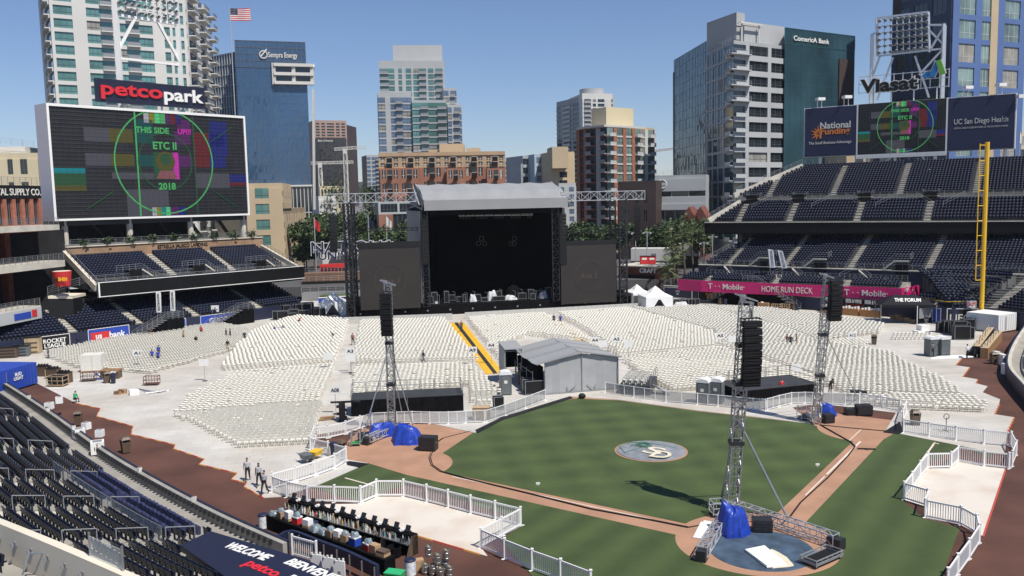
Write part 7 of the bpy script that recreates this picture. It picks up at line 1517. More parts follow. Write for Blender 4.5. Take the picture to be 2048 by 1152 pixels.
# ================= PEOPLE
def person(px,py,label,shirt='shirt_black',legs='denim',pose='stand',face=0.,skin='skin',hair='hair_dark',z=.03,h=1.75,shorts=False,cap=None,long_=False,Y=None,rnd=None):
    rnd=random.Random(int(px*7+py)); J={}; k=h/1.75
    sw=.0; lean=0.; 
    if pose=='walk': sw=.26
    if pose=='bend': lean=.75
    if pose in('sit','crouch'): lean=.25
    def T(y,zz):    # rotate the trunk about the hips
        c,s=math.cos(lean),math.sin(lean); dz=zz-.93; return (-dz*s+y*c, .93+dz*c+y*s)
    drop={'stand':0,'walk':-.02,'bend':-.05,'sit':-.48,'crouch':-.5}[pose]
    V=[];E=[];Rr=[];reg=[]
    def v(p,r,tagname,par=None,off=True):
        V.append((p[0]*k,p[1]*k,(p[2]+(drop if off else 0))*k)); Rr.append(r if hasattr(r,'__len__') else (r,r)); reg.append(tagname)
        if par is not None: E.append((par,len(V)-1))
        return len(V)-1
    def tp(x,y,zz): yy,z2=T(y,zz); return (x,yy,z2)
    pel=v((0,0,.95),(.155,.115),'legs'); sp=v(tp(0,0,1.12),(.145,.105),'shirt',pel); ch=v(tp(0,-.005,1.34),(.165,.115),'shirt',sp); nk=v(tp(0,.0,1.475),(.055,.055),'skin',ch); hd=v(tp(0,-.02,1.575),(.075,.085),'head',nk); tpz=v(tp(0,-.015,1.68),(.07,.08),'head',hd)
    no=v(tp(0,-.115,1.585),(.016,.02),'head',hd)
    for s in (-1,1):
        a=s if pose!='walk' else s; f=s*sw
        sh=v(tp(s*.165,0,1.42),.062,'shirt',ch)
        if pose in('bend','crouch'): el=v(tp(s*.22,-.12,1.16),.045,'arm',sh); wr=v(tp(s*.16,-.30,1.0),.032,'skin',el)
        elif pose=='sit': el=v(tp(s*.23,-.02,1.15),.045,'arm',sh); wr=v(tp(s*.12,-.26,1.08),.032,'skin',el)
        elif pose=='work': el=v(tp(s*.23,-.08,1.16),.045,'arm',sh); wr=v(tp(s*.17,-.30,1.12),.032,'skin',el)
        else: el=v(tp(s*.235,.02-f*.35,1.15),.045,'arm',sh); wr=v(tp(s*.245,-.06-f*.6,.92),.032,'skin',el)
        w=Vector(V[wr])/k-Vector((0,0,drop)); e=Vector(V[el])/k-Vector((0,0,drop)); d=(w-e).normalized(); sd=Vector((s,0,0)); fw=d.cross(sd).normalized()
        pm=v(w+d*.06,(.032,.024),'skin',wr)
        for i in range(4):
            q=w+d*.095+fw*(.03-.02*i); f1=v(q,.0105,'skin',pm); v(q+d*(.055-.012*abs(i-1.3))+Vector((-s*.018,0,0)),.008,'skin',f1)
        th=v(w+d*.05+fw*.045,.011,'skin',pm); v(w+d*.085+fw*.062,.009,'skin',th)
        hp=v((s*.095,0,.90),.095,'legs',pel)
        if pose in('sit','crouch'):
            kn=v((s*.14,-.42,.93),.065,'legs',hp); an=v((s*.15,-.36,.56),.045,'shin',kn); to=v((s*.16,-.52,.51),(.045,.035),'shoe',an)
        else:
            f=-s*sw; kn=v((s*.105,-.03-f*.55-(.05 if sw else 0),.50),.066,'legs',hp); an=v((s*.11,.035-f*1.15,.085+(.05 if f<0 else 0)-drop),.043,'shin',kn); to=v((s*.125,-.12-f*1.15,.035-drop+(.0 if f<0 else 0)),(.045,.033),'shoe',an)
    me=bpy.data.meshes.new('t'); me.from_pydata(V,E,[]); ob=link(bpy.data.objects.new('t',me))
    md=ob.modifiers.new('s','SKIN'); md.use_smooth_shade=True; sv=me.skin_vertices[0].data
    for i,r in enumerate(Rr): sv[i].radius=(r[0]*k,r[1]*k)
    sv[0].use_root=True; m2=ob.modifiers.new('u','SUBSURF'); m2.levels=1; m2.render_levels=1
    dg=bpy.context.evaluated_depsgraph_get(); ev=bpy.data.meshes.new_from_object(ob.evaluated_get(dg))
    bpy.data.objects.remove(ob); bpy.data.meshes.remove(me)
    rm={'legs':legs,'shirt':shirt,'arm':shirt,'skin':skin,'head':skin,'shin':skin if shorts else legs,'shoe':'shoe'}
    names=[]; 
    Va=np.array(V); seg=[(Va[a],Va[b],reg[a],reg[b]) for a,b in E]; A0=np.array([s[0] for s in seg]);B0=np.array([s[1] for s in seg]); D=B0-A0; L2=(D*D).sum(1)
    mi=[]
    for p in ev.polygons:
        c=np.array(p.center); t=np.clip(((c-A0)*D).sum(1)/L2,0,1); q=A0+D*t[:,None]; j=int(np.argmin(((c-q)**2).sum(1))); g=seg[j][3] if t[j]>.5 else seg[j][2]
        if g=='skin' and seg[j][2]=='arm' and t[j]<.9 and long_: g='arm'
        nm=rm[g]
        if nm not in names: names.append(nm); ev.materials.append(M[nm])
        mi.append(names.index(nm))
    ev.materials.clear()
    for nm in names: ev.materials.append(M[nm])
    ev.polygons.foreach_set('material_index',mi)
    zmin=min(q.co.z for q in ev.vertices); b=A(px,py,Y) if Y else G(px,py,z)
    for q in ev.vertices: q.co.z-=zmin
    o=link(bpy.data.objects.new('person',ev)); o.location=b; o.rotation_euler=(0,0,face); tag(o,label,'person')
    hb=MB().use(cap or hair); hb.smooth=True; y0,z0=T(.012,1.64); hb.ico((0,y0*k,(z0+drop)*k-zmin),(.083*k,.098*k,.085*k),2,.02)
    if cap: y1,z1=T(-.11,1.63); hb.box((0,y1*k,(z1+drop)*k-zmin),(.13,.12,.015))
    hh=part('cap' if cap else 'hair',hb,o); return o
FA=lambda d: R(d)
person(496,962,'walking man in a grey shirt and black trousers, farthest of three','shirt_lightblue','shirt_black','walk',FA(12),'skin')
person(519,973,'walking man in a grey shirt, middle of the three by the zigzag edge','shirt_lightblue','shirt_black','walk',FA(5),'skin_dark')
person(530,989,'walking man in a grey shirt nearest the white picket fence','shirt_lightblue','shirt_black','walk',FA(-8),'skin')
for a in ((305,725,'person in a blue top and hat standing right of the A1 sign','shirt_blue','denim','stand',30,dict(cap='navy')),(317,727,'person in a blue top standing right of the hatted one','shirt_blue','denim','stand',200,{}),(318,716,'person in a purple blue hooded top behind the two in blue','shirt_blue','navy','stand',180,{}),
 (97,717,'grey clothed person beside the bins at the far left wall','toilet_grey','denim','stand',100,{}),(299,678,'dark clothed person before the first left stairs','shirt_black','khaki','stand',60,{}),(368,684,'person in brown and black at the left chair rows','tan','shirt_black','stand',-40,{}),(403,673,'person in a red top among the left chairs','shirt_red','shirt_black','stand',170,{}),(392,691,'person in black bending over the left chairs','shirt_black','shirt_black','bend',30,{}),
 (453,680,'person in black standing left of a blue top by the aisle','shirt_black','shirt_black','stand',90,{}),(461,680,'person in a dark blue top beside the one in black','navy','denim','stand',-90,{}),(456,704,'person in a black shirt and khaki trousers in the left aisle','shirt_black','khaki','stand',0,{}),(490,686,'person in navy shorts and cap in the left aisle','navy','navy','stand',20,dict(shorts=True,cap='white_paint')),
 (550,667,'left one of two blue jackets crouching among the chairs','shirt_blue','denim','crouch',10,{}),(567,665,'right one of two blue jackets crouching among the chairs','shirt_blue','denim','crouch',-10,{}),(597,652,'person in red at the barrier left of the stage','shirt_red','shirt_black','bend',120,{}),(669,683,'person bending at the left edge of the pale aisle','shirt_black','offwhite','bend',-60,{}),(706,690,'person carrying a dark bag in the pale aisle','brick','shirt_black','walk',180,{}),
 (847,728,'man in black and grey walking between the middle chair rows','shirt_black','toilet_grey','walk',80,{}),(923,664,'person in brown standing at the top of the yellow ramp','brown_plastic','denim','stand',0,{}),(1108,650,'left one of two blue clad people near the stage barrier','navy','denim','stand',0,{}),(1121,651,'right one of two blue clad people near the stage barrier','shirt_blue','denim','stand',0,{}),
 (1574,694,'left person of the trio standing in the right aisle','brick_dark','toilet_grey','stand',40,{}),(1581,696,'middle person of the trio standing in the right aisle','navy','denim','stand',-20,{}),(1593,694,'right person of the trio standing in the right aisle','tan','khaki','stand',-90,{}),
 (1865,714,'man in black trousers facing the toilets at the right','toilet_grey','shirt_black','stand',180,{}),(1934,717,'man in a white shirt by the stepped floor edge at the right','shirt_white','shirt_black','stand',30,dict(long_=True)),(1852,652,'person in dark clothes at the grey screen in the right corner','navy','toilet_grey','stand',0,{}),(1938,652,'person in an orange vest among the black cases at the right','orange','shirt_black','stand',0,{})):
    px,py,lb,s_,l_,ps,fc,kw=a; person(px,py,lb,s_,l_,ps,FA(fc),**kw)
person(150,806,'person in a green shirt kneeling at the corner of the warning track','shirt_green','shirt_black','crouch',FA(170),'skin')
person(1660,786,'man in dark olive leaning forward on the right platform edge','khaki_dark' if mat('khaki_dark',(.06,.055,.04),.8,.15) else '','khaki_dark','bend',FA(10),z=.9)
person(1640,785,'man in black standing by the first base tower mast','shirt_black','shirt_black','stand',FA(90),z=.6)
person(1563,792,'person in a red shirt standing before the right black platform','shirt_red','shirt_black','stand',FA(10),z=.03)
person(1013,718,'person in an orange top beside the scaffold tower','orange','tan','stand',FA(90))
# ================= RIGHT FIELD WALL, BARS, CORNERS
RFP=G(1327,594);RFQ=G(1776,634); cR=line(RFP,RFQ)
rw=thing('outfield_wall','dark navy right field wall below the magenta banner with panels and bar fronts','wall',((RFP+RFQ)/2).to_tuple())
m=MB().use('navy_wall'); slab(m,cR,0,cR.L,0,.4,0,2.2); wpart=part('wall',m,rw,True); m=MB().use('concrete_light'); slab(m,cR,0,cR.L,-.03,.45,2.201,2.3); part('coping',m,rw,True)
m=MB().use('navy_wall'); slab(m,cR,0,cR.L,.41,5.6,0,2.19); part('deck_base',m,rw,True)
mb,P,Q=panel('p',1328,1384,.15,2.0,'board_navy',cR); pn=part('advertising_panel',mb,rw,True,'navy panel with a small white square emblem'); tx=MB(); face_text(tx,'FOX','white_paint',P,Q,.5,1.35,.32,None,.03,.03,.03); face_text(tx,'SD','white_paint',P,Q,.5,.85,.32,None,.03,.03,.03); part('lettering',tx,pn,True)
mb,P,Q=panel('p',1398,1446,.1,2.0,'black',cR); pn=part('advertising_panel',mb,rw,True,'black panel with orange script lettering'); tx=MB(); face_text(tx,'ballast','logo_orange',P,Q,.5,1.35,.55,None,.03,.03,.03,.25); face_text(tx,'point','logo_orange',P,Q,.5,.75,.55,None,.03,.03,.03,.25); part('lettering',tx,pn,True)
mat('counter_orange',(.42,.19,.06),.6,.1)
def barfront(px0,px1,lb,counter='orange',ct=True):
    a=at_px(cR,0,1,px0,0);b=at_px(cR,0,1,px1,0); t=thing('bar_stand',lb,'bar',cpt(cR,(a+b)/2,-1,0).to_tuple(),0,'beer bars along the right field wall')
    m=MB().use('black'); slab(m,cR,a,b,-.9,-.05,1.75,2.6); sg=part('sign_board',m,t,True); P=cpt(cR,a,-.9,0);Q=cpt(cR,b,-.9,0); tx=MB(); face_text(tx,'BEER & WINE','white_paint',P,Q,.5,2.18,.55,(Q-P).length*.88,.03,.03,.04); part('lettering',tx,sg,True)
    if ct:
        m=MB().use(counter); slab(m,cR,a,b-.05,-2.2,-1.4,.0,1.1); part('counter',m,t,True)
        m=MB().use('white_paint')
        for k in range(6): p=cpt(cR,a+(b-a)*(k+.5)/6,-1.8,1.1); m.box((p.x,p.y,p.z+.12+.05*(k%3)),(.3,.3,.22+.1*(k%3)))
        part('counter_goods',m,t,True,kind='stuff')
    for q in (a,b): p=cpt(cR,q,-.45,0)
    m=MB().use('dark_metal'); 
    for q in (a+.05,b-.05): p=cpt(cR,q,-.85,0); m.bar(p,p+Vector((0,0,1.76)),.08)
    part('post',m,t,True)
barfront(1480,1510,'small black beer and wine bar beside the right field stairs',ct=False); barfront(1655,1692,'black beer and wine bar with an orange counter, behind the right speaker tower','counter_orange'); barfront(1694,1731,'black beer and wine bar with an orange counter, middle of the three','counter_orange'); barfront(1733,1771,'black beer and wine bar with an orange counter, right end of the three','counter_orange')
mb,P,Q=panel('p',1692,1728,.9,1.9,'brick_dark',cR); pn=part('advertising_panel',mb,rw,True,'dark red panel behind the middle bar'); tx=MB(); face_text(tx,'TOYOTA','red',P,Q,.5,1.4,.5,None,.03,.03,.03); part('lettering',tx,pn,True)
# entry stairs against the right field wall and the left field wall
def stairs(label,cv,px_low,px_top,off,ztop,group='steel entry stairs',w=1.3,px_end=None):
    a=at_px(cv,off,0,px_low,0);b=at_px(cv,off,ztop,px_top,0); t=thing('entry_stairs',label,'stairs',cpt(cv,(a+b)/2,off,0).to_tuple(),0,group); s=MB().use('pipe_grey'); n=10
    for k in range(n): u0=a+(b-a)*k/n;u1=a+(b-a)*(k+1)/n; lo,hi=min(u0,u1),max(u0,u1); slab(s,cv,lo,hi,off-w,off,ztop*(k+1)/n-.08,ztop*(k+1)/n)
    part('treads',s,t,True); s=MB().use('steel')
    for o in (off-w,off): rail(s,[cpt(cv,a,o,.1),cpt(cv,b,o,ztop)],1.1,.9,4); 
    e=at_px(cv,off,ztop,px_end,0) if px_end else b+(b-a)*.35
    for o in (off-w,off): rail(s,[cpt(cv,b,o,ztop),cpt(cv,e,o,ztop)],1.1,.9,4)
    part('railing',s,t,True); s=MB().use('black_cloth'); lo,hi=min(b,e),max(b,e); slab(s,cv,lo,hi,off-w,off,0,ztop-.01)
    n=6
    for k in range(2,n): u0=a+(b-a)*k/n;u1=a+(b-a)*(k+1)/n; slab(s,cv,min(u0,u1),max(u0,u1)-.01,off-w+.05,off-.05,0,ztop*k/n-.1)
    part('skirt',s,t,True)
stairs('steel stairs rising over the blue bank panel in left field',cW,257,318,-.5,2.3,px_end=352); stairs('steel stairs rising over the second blue panel in left field',cW,405,468,-.5,2.3,px_end=492)
stairs('steel stairs at the left side of the right field bars',cR,1430,1470,-.5,2.2,px_end=1485); stairs('long steel stairs descending beside the light blue umbrella',cR,1608,1530,-.5,4.2,px_end=1500)
# umbrella, tables and pallets in right field
b=G(1562,606); t=thing('umbrella','light blue umbrella open beside the right field stairs','umbrella',b.to_tuple()); m=MB().use('umb_blue' if mat('umb_blue',(.08,.42,.68),.6,.08) else ''); z=2.6
n=10; vs=[(b.x,b.y,z+.75)]+[(b.x+1.5*math.cos(2*PI*k/n),b.y+1.5*math.sin(2*PI*k/n),z) for k in range(n)]+[(b.x+1.5*math.cos(2*PI*k/n),b.y+1.5*math.sin(2*PI*k/n),z-.25) for k in range(n)]; m.add(vs,[(0,1+k,1+(k+1)%n) for k in range(n)]+[(1+k,1+n+k,1+n+(k+1)%n,1+(k+1)%n) for k in range(n)]); part('canopy',m,t,True); part('pole',MB().use('wood').tube(b,b+Vector((0,0,z+.8)),.03,6),t,True)
for px,lb in ((1553,'left of two pale wooden crates by the umbrella'),(1571,'right of two pale wooden crates by the umbrella')): single('wooden_crate',cage(G(px,620,.02),1.5,1.0,1.0,-.6,'tan','wood',4),lb,'crate')
single('serving_table',MB().use('wood').box(GB(1527,618,.55),(1.8,.9,1.05),-.6).use('white_paint').box(GB(1524,618,1.15),(.4,.3,.2)),'brown serving counter left of the umbrella','counter')
# corner wall and stand
CW=[G(1776,634),G(1842,641),G(1891,650),G(1962,651),G(2062,664)]
cC=Curve(CW,8); cw=thing('outfield_wall','dark navy right field corner wall with white lettering under the yellow foul pole','wall',CW[2].to_tuple()); m=MB().use('navy_wall')
for k in range(24): slab(m,cC,cC.L*k/24,cC.L*(k+1)/24,0,.4,0,2.5)
part('wall',m,cw,True); m=MB().use('yellow'); rail(m,[cpt(cC,at_px(cC,0,2.5,1852,0),0,2.5),cpt(cC,at_px(cC,0,2.5,1891,0),0,2.5),cpt(cC,at_px(cC,0,2.5,1948,0),0,2.5)],.9,2.5,1,.05); part('railing',m,cw,True)
mb,P,Q=panel('p',1893,1955,.1,2.4,'black',cC); pn=part('advertising_panel',mb,cw,True); tx=MB(); face_text(tx,'NECA','offwhite',P,Q,.55,1.1,1.0,None,.03,.03,.01); part('lettering',tx,pn,True); mb,P,Q=panel('p',1866,1882,.1,2.3,'blue',cC); part('advertising_panel',mb,cw,True,'narrow blue panel')
mb,P,Q=panel('p',1934,1950,2.6,3.5,'white_paint',cC); pn=part('exit_sign',mb,cw,True); tx=MB(); face_text(tx,'EXIT','red',P,Q,.5,3.05,.5,None,.03,.03,.03); part('lettering',tx,pn,True)
tr=MB().use('terrace'); stp=MB().use('step'); rl=MB().use('grey_metal'); cs=thing('grandstand','shaded dark seats sloping up behind the right field corner wall','grandstand',cpt(cC,cC.L*.6,8,0).to_tuple())
n0=len(SEATS); stand_rows(cC,2.2,.6,15,.85,.30,[at_px(cC,-6,4,x,0) for x in (1835,1925,2020)],tr,stp,lim=lambda r:(2+r*.5,1e9),flip=OUT); CORN=SEATS[n0:]
for o,z,a_,b_ in ((6.2,4.9,.3,1),(13.6,7.4,.2,1)): rail(rl,[cpt(cC,cC.L*a_,o,z-.2),cpt(cC,cC.L*b_,o,z-.2)],1.0,1.5,4)
part('terrace',tr,cs,True); parts('aisle_steps',stp,cs,1.2); part('railing',rl,cs,True)
replicate('stadium_seat',seat_mb(0),[p for p in CORN if visible(*p[:3],300)],'dark navy seats in the shaded right field corner stand','seat','stadium seats')
m=MB().use('shade_dark'); slab(m,cC,0,cC.L,30,30.5,0,13); single('concourse_wall',m,'dark concourse wall behind the right field corner seats','wall')  # wall colour holds the shade behind the corner seats
# banner flags
for (px,py0,py1,pxb,pyb,txt,lb) in ((1538,498,536,1541,548,'CONCESSIONS','pale feather banner standing upright among the right seats'),(1557,500,540,1568,556,'RESTROOMS','pale feather banner leaning left among the right seats')):
    b=A(pxb,pyb,150); tp_=A(px-2,py0,150); t=thing('feather_banner',lb,'banner',b.to_tuple()); part('pole',MB().use('steel').tube(b,tp_,.03,5),t,True); d=(tp_-b).normalized(); m=MB().use('banner_grey' if 'banner_grey' in M or mat('banner_grey',(.42,.46,.52),.7,.08) else ''); u=d*3.3; p=tp_-d*3.3; m.extr([p,p+Vector((1.0,0,0)),tp_+Vector((.9,0,-.2)),tp_],(0,.04,0)); bn=part('cloth',m,t,True); tx=text_mb(txt,'dark_metal',.42,.02,.0,0,2.8); part('lettering',MB().merge(tx,frame_mtx(p+d*1.6+Vector((.5,-.05,0)),d,Vector((0,0,1)) if abs(d.z)<.9 else Vector((-1,0,0)))),bn,True)
for (px,py0,py1,txt,lb) in ((318,583,625,'RESTROOMS','white feather banner reading restrooms over the left field rows'),(346,580,622,'CONCESSIONS','white feather banner reading concessions over the left field rows')):
    Y=cpt(cW,at_px(cW,0,3,px,0),1.0,0).y; b=A(px-3,py1+12,Y); tp_=A(px,py0,Y); t=thing('feather_banner',lb,'banner',b.to_tuple()); part('pole',MB().use('steel').tube(b,tp_,.03,5),t,True); p=A(px-5,py1,Y); h=tp_.z-p.z; m=MB().use('white_paint').extr([p,p+Vector((.75,0,0)),p+Vector((.85,0,h*.9)),p+Vector((.75,0,h)),p+Vector((.1,0,h))],(0,.04,0)); bn=part('cloth',m,t,True); tx=text_mb(txt,'black',.34,.02,.0,0,h*.8); part('lettering',MB().merge(tx,frame_mtx(p+Vector((.42,-.04,h*.5)),(0,0,1),(-1,0,0))),bn,True)
# canopy, screen and gear in the right corner
c=G(1822,648); t=thing('canopy_tent','black canopy tent with white lettering in the right field corner','tent',c.to_tuple()); W2,D2=7.5,5; zc=2.9; m=MB().use('black')
cn_=[(-W2/2,-D2/2),(W2/2,-D2/2),(W2/2,D2/2),(-W2/2,D2/2)]; rz=-.25; rot=lambda x,y,z: Vector((c.x+x*math.cos(rz)-y*math.sin(rz),c.y+2+x*math.sin(rz)+y*math.cos(rz),z))
ap=[rot(-1.5,0,zc+1.2),rot(1.5,0,zc+1.2)]; k_=[rot(x,y,zc) for x,y in cn_]; m.add(k_+ap,[(0,1,5,4),(1,2,5),(2,3,4,5),(3,0,4)]); m.add(k_+[p-Vector((0,0,.4)) for p in k_],[(0,4,5,1),(1,5,6,2),(2,6,7,3),(3,7,4,0)]); rp=part('roof',m,t,True); m=MB().use('grey_metal'); [m.tube(vz(p,0),p,.05,6) for p in k_]; part('pole',m,t,True); x=(k_[1]-k_[0]).normalized(); mid=(k_[0]+k_[1]).lerp(ap[0]+ap[1],.45)/2; part('lettering',MB().merge(text_mb('THE FORUM','white_paint',.6,.03,.04,0,3.6),frame_mtx(mid+Vector((0,-.12,.06)),x,Vector((0,.55,.6)))),rp,True)
for i,(px,py,sx,h) in enumerate(((1788,640,.9,.7),(1798,641,.8,.9),(1806,642,1.0,.6),(1815,644,.8,.7),(1824,645,.9,.5))):
    single('carton',MB().use('cardboard').box(GB(px,py,h/2),(sx,.8,h),.3*i).use('tan').box(GB(px,py,h),(sx*.98,.06,.02),.3*i),'brown carton in the row before the black canopy tent','box','cartons before the canopy tent')
a=G(1834,650);b=G(1869,646); t=thing('projection_screen','grey screen between white posts in the right field corner','screen',a.to_tuple()); m=MB().use('grey_metal').hexa([a+Vector((.3,0,.9)),b+Vector((-.3,0,.9)),b+Vector((-.3,.1,.9)),a+Vector((.3,.1,.9)),a+Vector((.3,0,2.4)),b+Vector((-.3,0,2.4)),b+Vector((-.3,.1,2.4)),a+Vector((.3,.1,2.4))]); part('screen',m,t,True); m=MB().use('white_paint'); [m.tube(p,p+Vector((0,0,2.8)),.06,6) for p in (a,b)]; part('post',m,t,True)
rnd=random.Random(9)
for i,(px,py,sx,h) in enumerate(((1886,664,1.6,1.3),(1897,666,1.4,1.6),(1907,668,1.5,1.5),(1917,671,1.7,1.9),(1926,668,1.5,1.5),(1936,664,1.4,1.7),(1947,660,1.6,1.6),(1958,658,1.5,1.8),(1922,679,1.9,1.7),(1934,678,1.4,1.5))):
    single('road_case',case_mb(G(px,py,.03),sx,1.0,h,-.3+rnd.random()*.3),'black road case in the crowd of gear at the right field corner','case','black gear in the right field corner')
def shipping(lb,px0,py0,px1,py1,dep,h,mt,grp=None,z=0.,sgn=1):
    a=G(px0,py0,z);b=G(px1,py1,z); X=(b-a).normalized();B=Vector((-X.y,X.x,0))*dep; t=thing('container',lb,'container',((a+b)/2+B/2).to_tuple(),0,grp); m=MB().use(mt); q=[a,b,b+B,a+B]; m.hexa([p+Vector((0,0,.15)) for p in q]+[p+Vector((0,0,h)) for p in q]); part('body',m,t,True); W_=(b-a).length; r=MB().use(mt)
    for k in range(int(W_/.5)+1): p=a+X*min(W_,k*.5); r.bar(p-B.normalized()*.02+Vector((0,0,.2)),p-B.normalized()*.02+Vector((0,0,h-.08)),.06)
    r.use('grey_metal').bar(a+X*W_*.4-B.normalized()*.05+Vector((0,0,.3)),a+X*W_*.4-B.normalized()*.05+Vector((0,0,h-.3)),.05); part('door_bars',r,t,True); m=MB().use('dark_metal'); [m.box(p.lerp((a+b+B)/2,.1)+Vector((0,0,.075)),(.4,.4,.14)) for p in q]; part('feet',m,t,True); return t
shipping('white box container parked at the right edge beyond the black cases',1996,667,2032,661,4.5,2.5,'white_paint')
m=MB().use('white_paint').box(GB(1846,668,.7),(1.3,1.1,1.1),.2).box(GB(1842,669,.35),(1.8,1.2,.4),.2).use('black').box(GB(1852,669,.25),(.7,.9,.45),.2); single('utility_cart',m,'small white utility cart beyond the right toilets','cart')
# bars at the right warning track
for (x0,y0,x1,y1,lb) in ((1944,712,1974,672,'dark bar counter with wooden panels along the right warning track'),(1960,716,1990,680,'wooden topped back bar with bottles on the right warning track')):
    a=G(x0,y0);b=G(x1,y1); X=(b-a).normalized();B=Vector((X.y,-X.x,0))*.8; t=thing('bar_counter',lb,'bar',((a+b)/2).to_tuple()); m=MB().use('wood' if 'wooden topped' in lb else 'black').hexa([a,b,b+B,a+B]+[p+Vector((0,0,1.15)) for p in (a,b,b+B,a+B)]); part('counter',m,t,True); m=MB().use('tan'); m.hexa([p+Vector((0,0,1.16)) for p in (a,b,b+B,a+B)]+[p+Vector((0,0,1.22)) for p in (a,b,b+B,a+B)]); part('top',m,t,True); m=MB()
    for k in range(26): p=a.lerp(b,(k+.5)/26)+B*(.2+.6*((k*7)%5)/5)+Vector((0,0,1.22)); m.use(('glass_green','offwhite','amber' if 'amber' in M or mat('amber',(.3,.13,.03),.2,.1) else '','black')[k%4]).lathe(p,[(.05,0),(.05,.2),(.02,.26),(.02,.33)],6)
    part('bottles',m,t,True,kind='stuff')
m=MB().use('pipe_grey'); a=G(1953,716);  b=G(1975,708)
for k in range(4): m.tube(a+Vector((0,0,.1+.1*k)),b+Vector((.1*k,.2,.5-.12*k)),.04,5)
m.use('dark_metal').bar(a+Vector((0,.6,.5)),b+Vector((0,.6,.5)),.05,.9); single('pipe_pile',m,'heap of white pipes and a dark panel at the right floor edge','pipes')
single('cloth_roll',tarp(G(1905,715,.03),4.6,.7,.22,'tent_white',41,.05),'long white cloth bundle on the floor beside the right toilets','cloth')
# right side field wall with white boxes and seats
cS=Curve([G(2056,660),G(2026,708),G(2015,752),G(2042,792),G(2100,855)],8); sw_=thing('field_wall','pale concrete wall curving along the right edge of the warning track','wall',G(2005,745).to_tuple()); m=MB().use('concrete_light')
for k in range(40):
    t0=cS.L*k/40;t1=cS.L*(k+1)/40; v=[]
    for z in (0,1.3):
        for t,o in ((t0,0),(t1,0),(t1,-.35),(t0,-.35)): q,_=cS.at(t,o); v.append((q[0],q[1],z))
    m.hexa(v)
part('wall',m,sw_,True); m=MB().use('navy')
for k in range(40):
    t0=cS.L*k/40;t1=cS.L*(k+1)/40; v=[]
    for z in (.02,1.36):
        for t,o in ((t0,.16),(t1,.16),(t1,.004),(t0,.004)): q,_=cS.at(t,o); v.append((q[0],q[1],z))
    m.hexa(v)
part('padding',m,sw_,True); m=MB().use('concrete')
for r in range(6):
    for k in range(40):
        t0=cS.L*k/40;t1=cS.L*(k+1)/40; v=[]
        for z in (-.2,.7+.28*r):
            for t,o in ((t0,-.36-r*.9),(t1,-.36-r*.9),(t1,-.36-(r+1)*.9),(t0,-.36-(r+1)*.9)): q,_=cS.at(t,o); v.append((q[0],q[1],z))
        m.hexa(v)
part('terrace',m,sw_,True); pl=[]
for r in range(1,6):
    t=1.
    while t<cS.L-.5:
        p,nn=cS.at(t,-.36-(r+.7)*.9); 
        if int(t)%9!=0: pl.append((p[0],p[1],.7+.28*r,math.atan2(-nn[1],-nn[0])-PI/2))
        t+=.56
pl=[p for p in pl if visible(*p[:3],500)]
if pl: replicate('stadium_seat',seat_mb(1),pl,'dark navy seats behind the pale wall at the right edge','seat','stadium seats')
for i,(px,py,z,s,lb) in enumerate(((1992,722,.0,.9,'white box first from the brown bin at the right wall'),(1999,726,.0,.9,'white box second from the brown bin at the right wall'),(2006,730,.0,.95,'white box third from the brown bin at the right wall'),(2010,748,.0,.9,'white box standing lowest at the right wall'))):
    c=G(px,py,0); single('equipment_box',MB().use('white_paint').box((c.x,c.y,s*.6),(.55,.55,s*1.2),.2).use('grey_metal').box((c.x,c.y-.29,s*.7),(.3,.02,.2),.2).use('offwhite').box((c.x,c.y,s*1.22),(.6,.6,.05),.2),lb,'box','white boxes at the right wall')
# ================= LEFT: CLUB DECKS, CUP, CART GEAR
q0=A(-80,440,112);q1=A(118,440,131); q0.z=q1.z=0; cD=line(q0,q1)
dk_=thing('club_decks','three stacked shaded club decks with grey railings at the left edge','deck',((q0+q1)/2).to_tuple()); s=MB().use('concrete_light'); rl=MB().use('steel'); bkw=MB().use('shade_dark'); sg=MB()
zt1=A(60,456,124).z; zt2=A(60,531,124).z; zt3=A(60,612,124).z
slab(s,cD,0,cD.L,0,9,zt1-.5,zt1+.3); slab(s,cD,0,cD.L-1,-1.2,9,zt2-.6,zt2+.35); slab(s,cD,0,cD.L-8,-2.0,9,zt3-.1,zt3+.2); part('slab',s,dk_,True)
for z,o,e,m_ in ((zt1+.3,.1,0,.6),(zt2+.35,-1.1,1,1.0),(zt3+.2,-1.9,8,1.0)): rail(rl,[cpt(cD,0,o,z),cpt(cD,cD.L-e,o,z)],1.1,1.1,5,mesh=True)
part('railing',rl,dk_,True); slab(bkw,cD,0,cD.L,8.5,9,0,zt1-.6); u_=cpt(cD,cD.L-.5,8.2,0);w_=cpt(cL,-2.2,12,0); bkw.hexa([u_,w_,w_+Vector((0,.4,0)),u_+Vector((0,.4,0))]+[vz(q,zt1-.6) for q in (u_,w_,w_+Vector((0,.4,0)),u_+Vector((0,.4,0)))]); part('back_wall',bkw,dk_,True); m=MB().use('brick_dark')  # deck interior shade put into near-black walls, one filling the dark gap
for k in range(6): slab(m,cD,cD.L*k/6+.5,cD.L*k/6+1.6,7.2,8.4,0,zt1-.51)
part('pier',m,dk_,True); m=MB().use('conc_pale'); slab(m,cD,0,cD.L-8.2,-2.2,-2.02,zt3-1.6,zt3+.05); fp_=part('front_panel',m,dk_,True); m=MB().use('blue'); e=cD.L-8.2; slab(m,cD,e-5.5,e-2.2,-2.25,-2.21,zt3-1.25,zt3-.35); slab(m,cD,0,e-12.5,-2.25,-2.21,zt3-1.25,zt3-.35); m.use('red'); slab(m,cD,e-2.0,e-1.0,-2.25,-2.21,zt3-1.2,zt3-.2); part('advertising_strip',m,fp_,True)
st_=MB().use('concrete_light'); 
pa=A(88,400,133); 
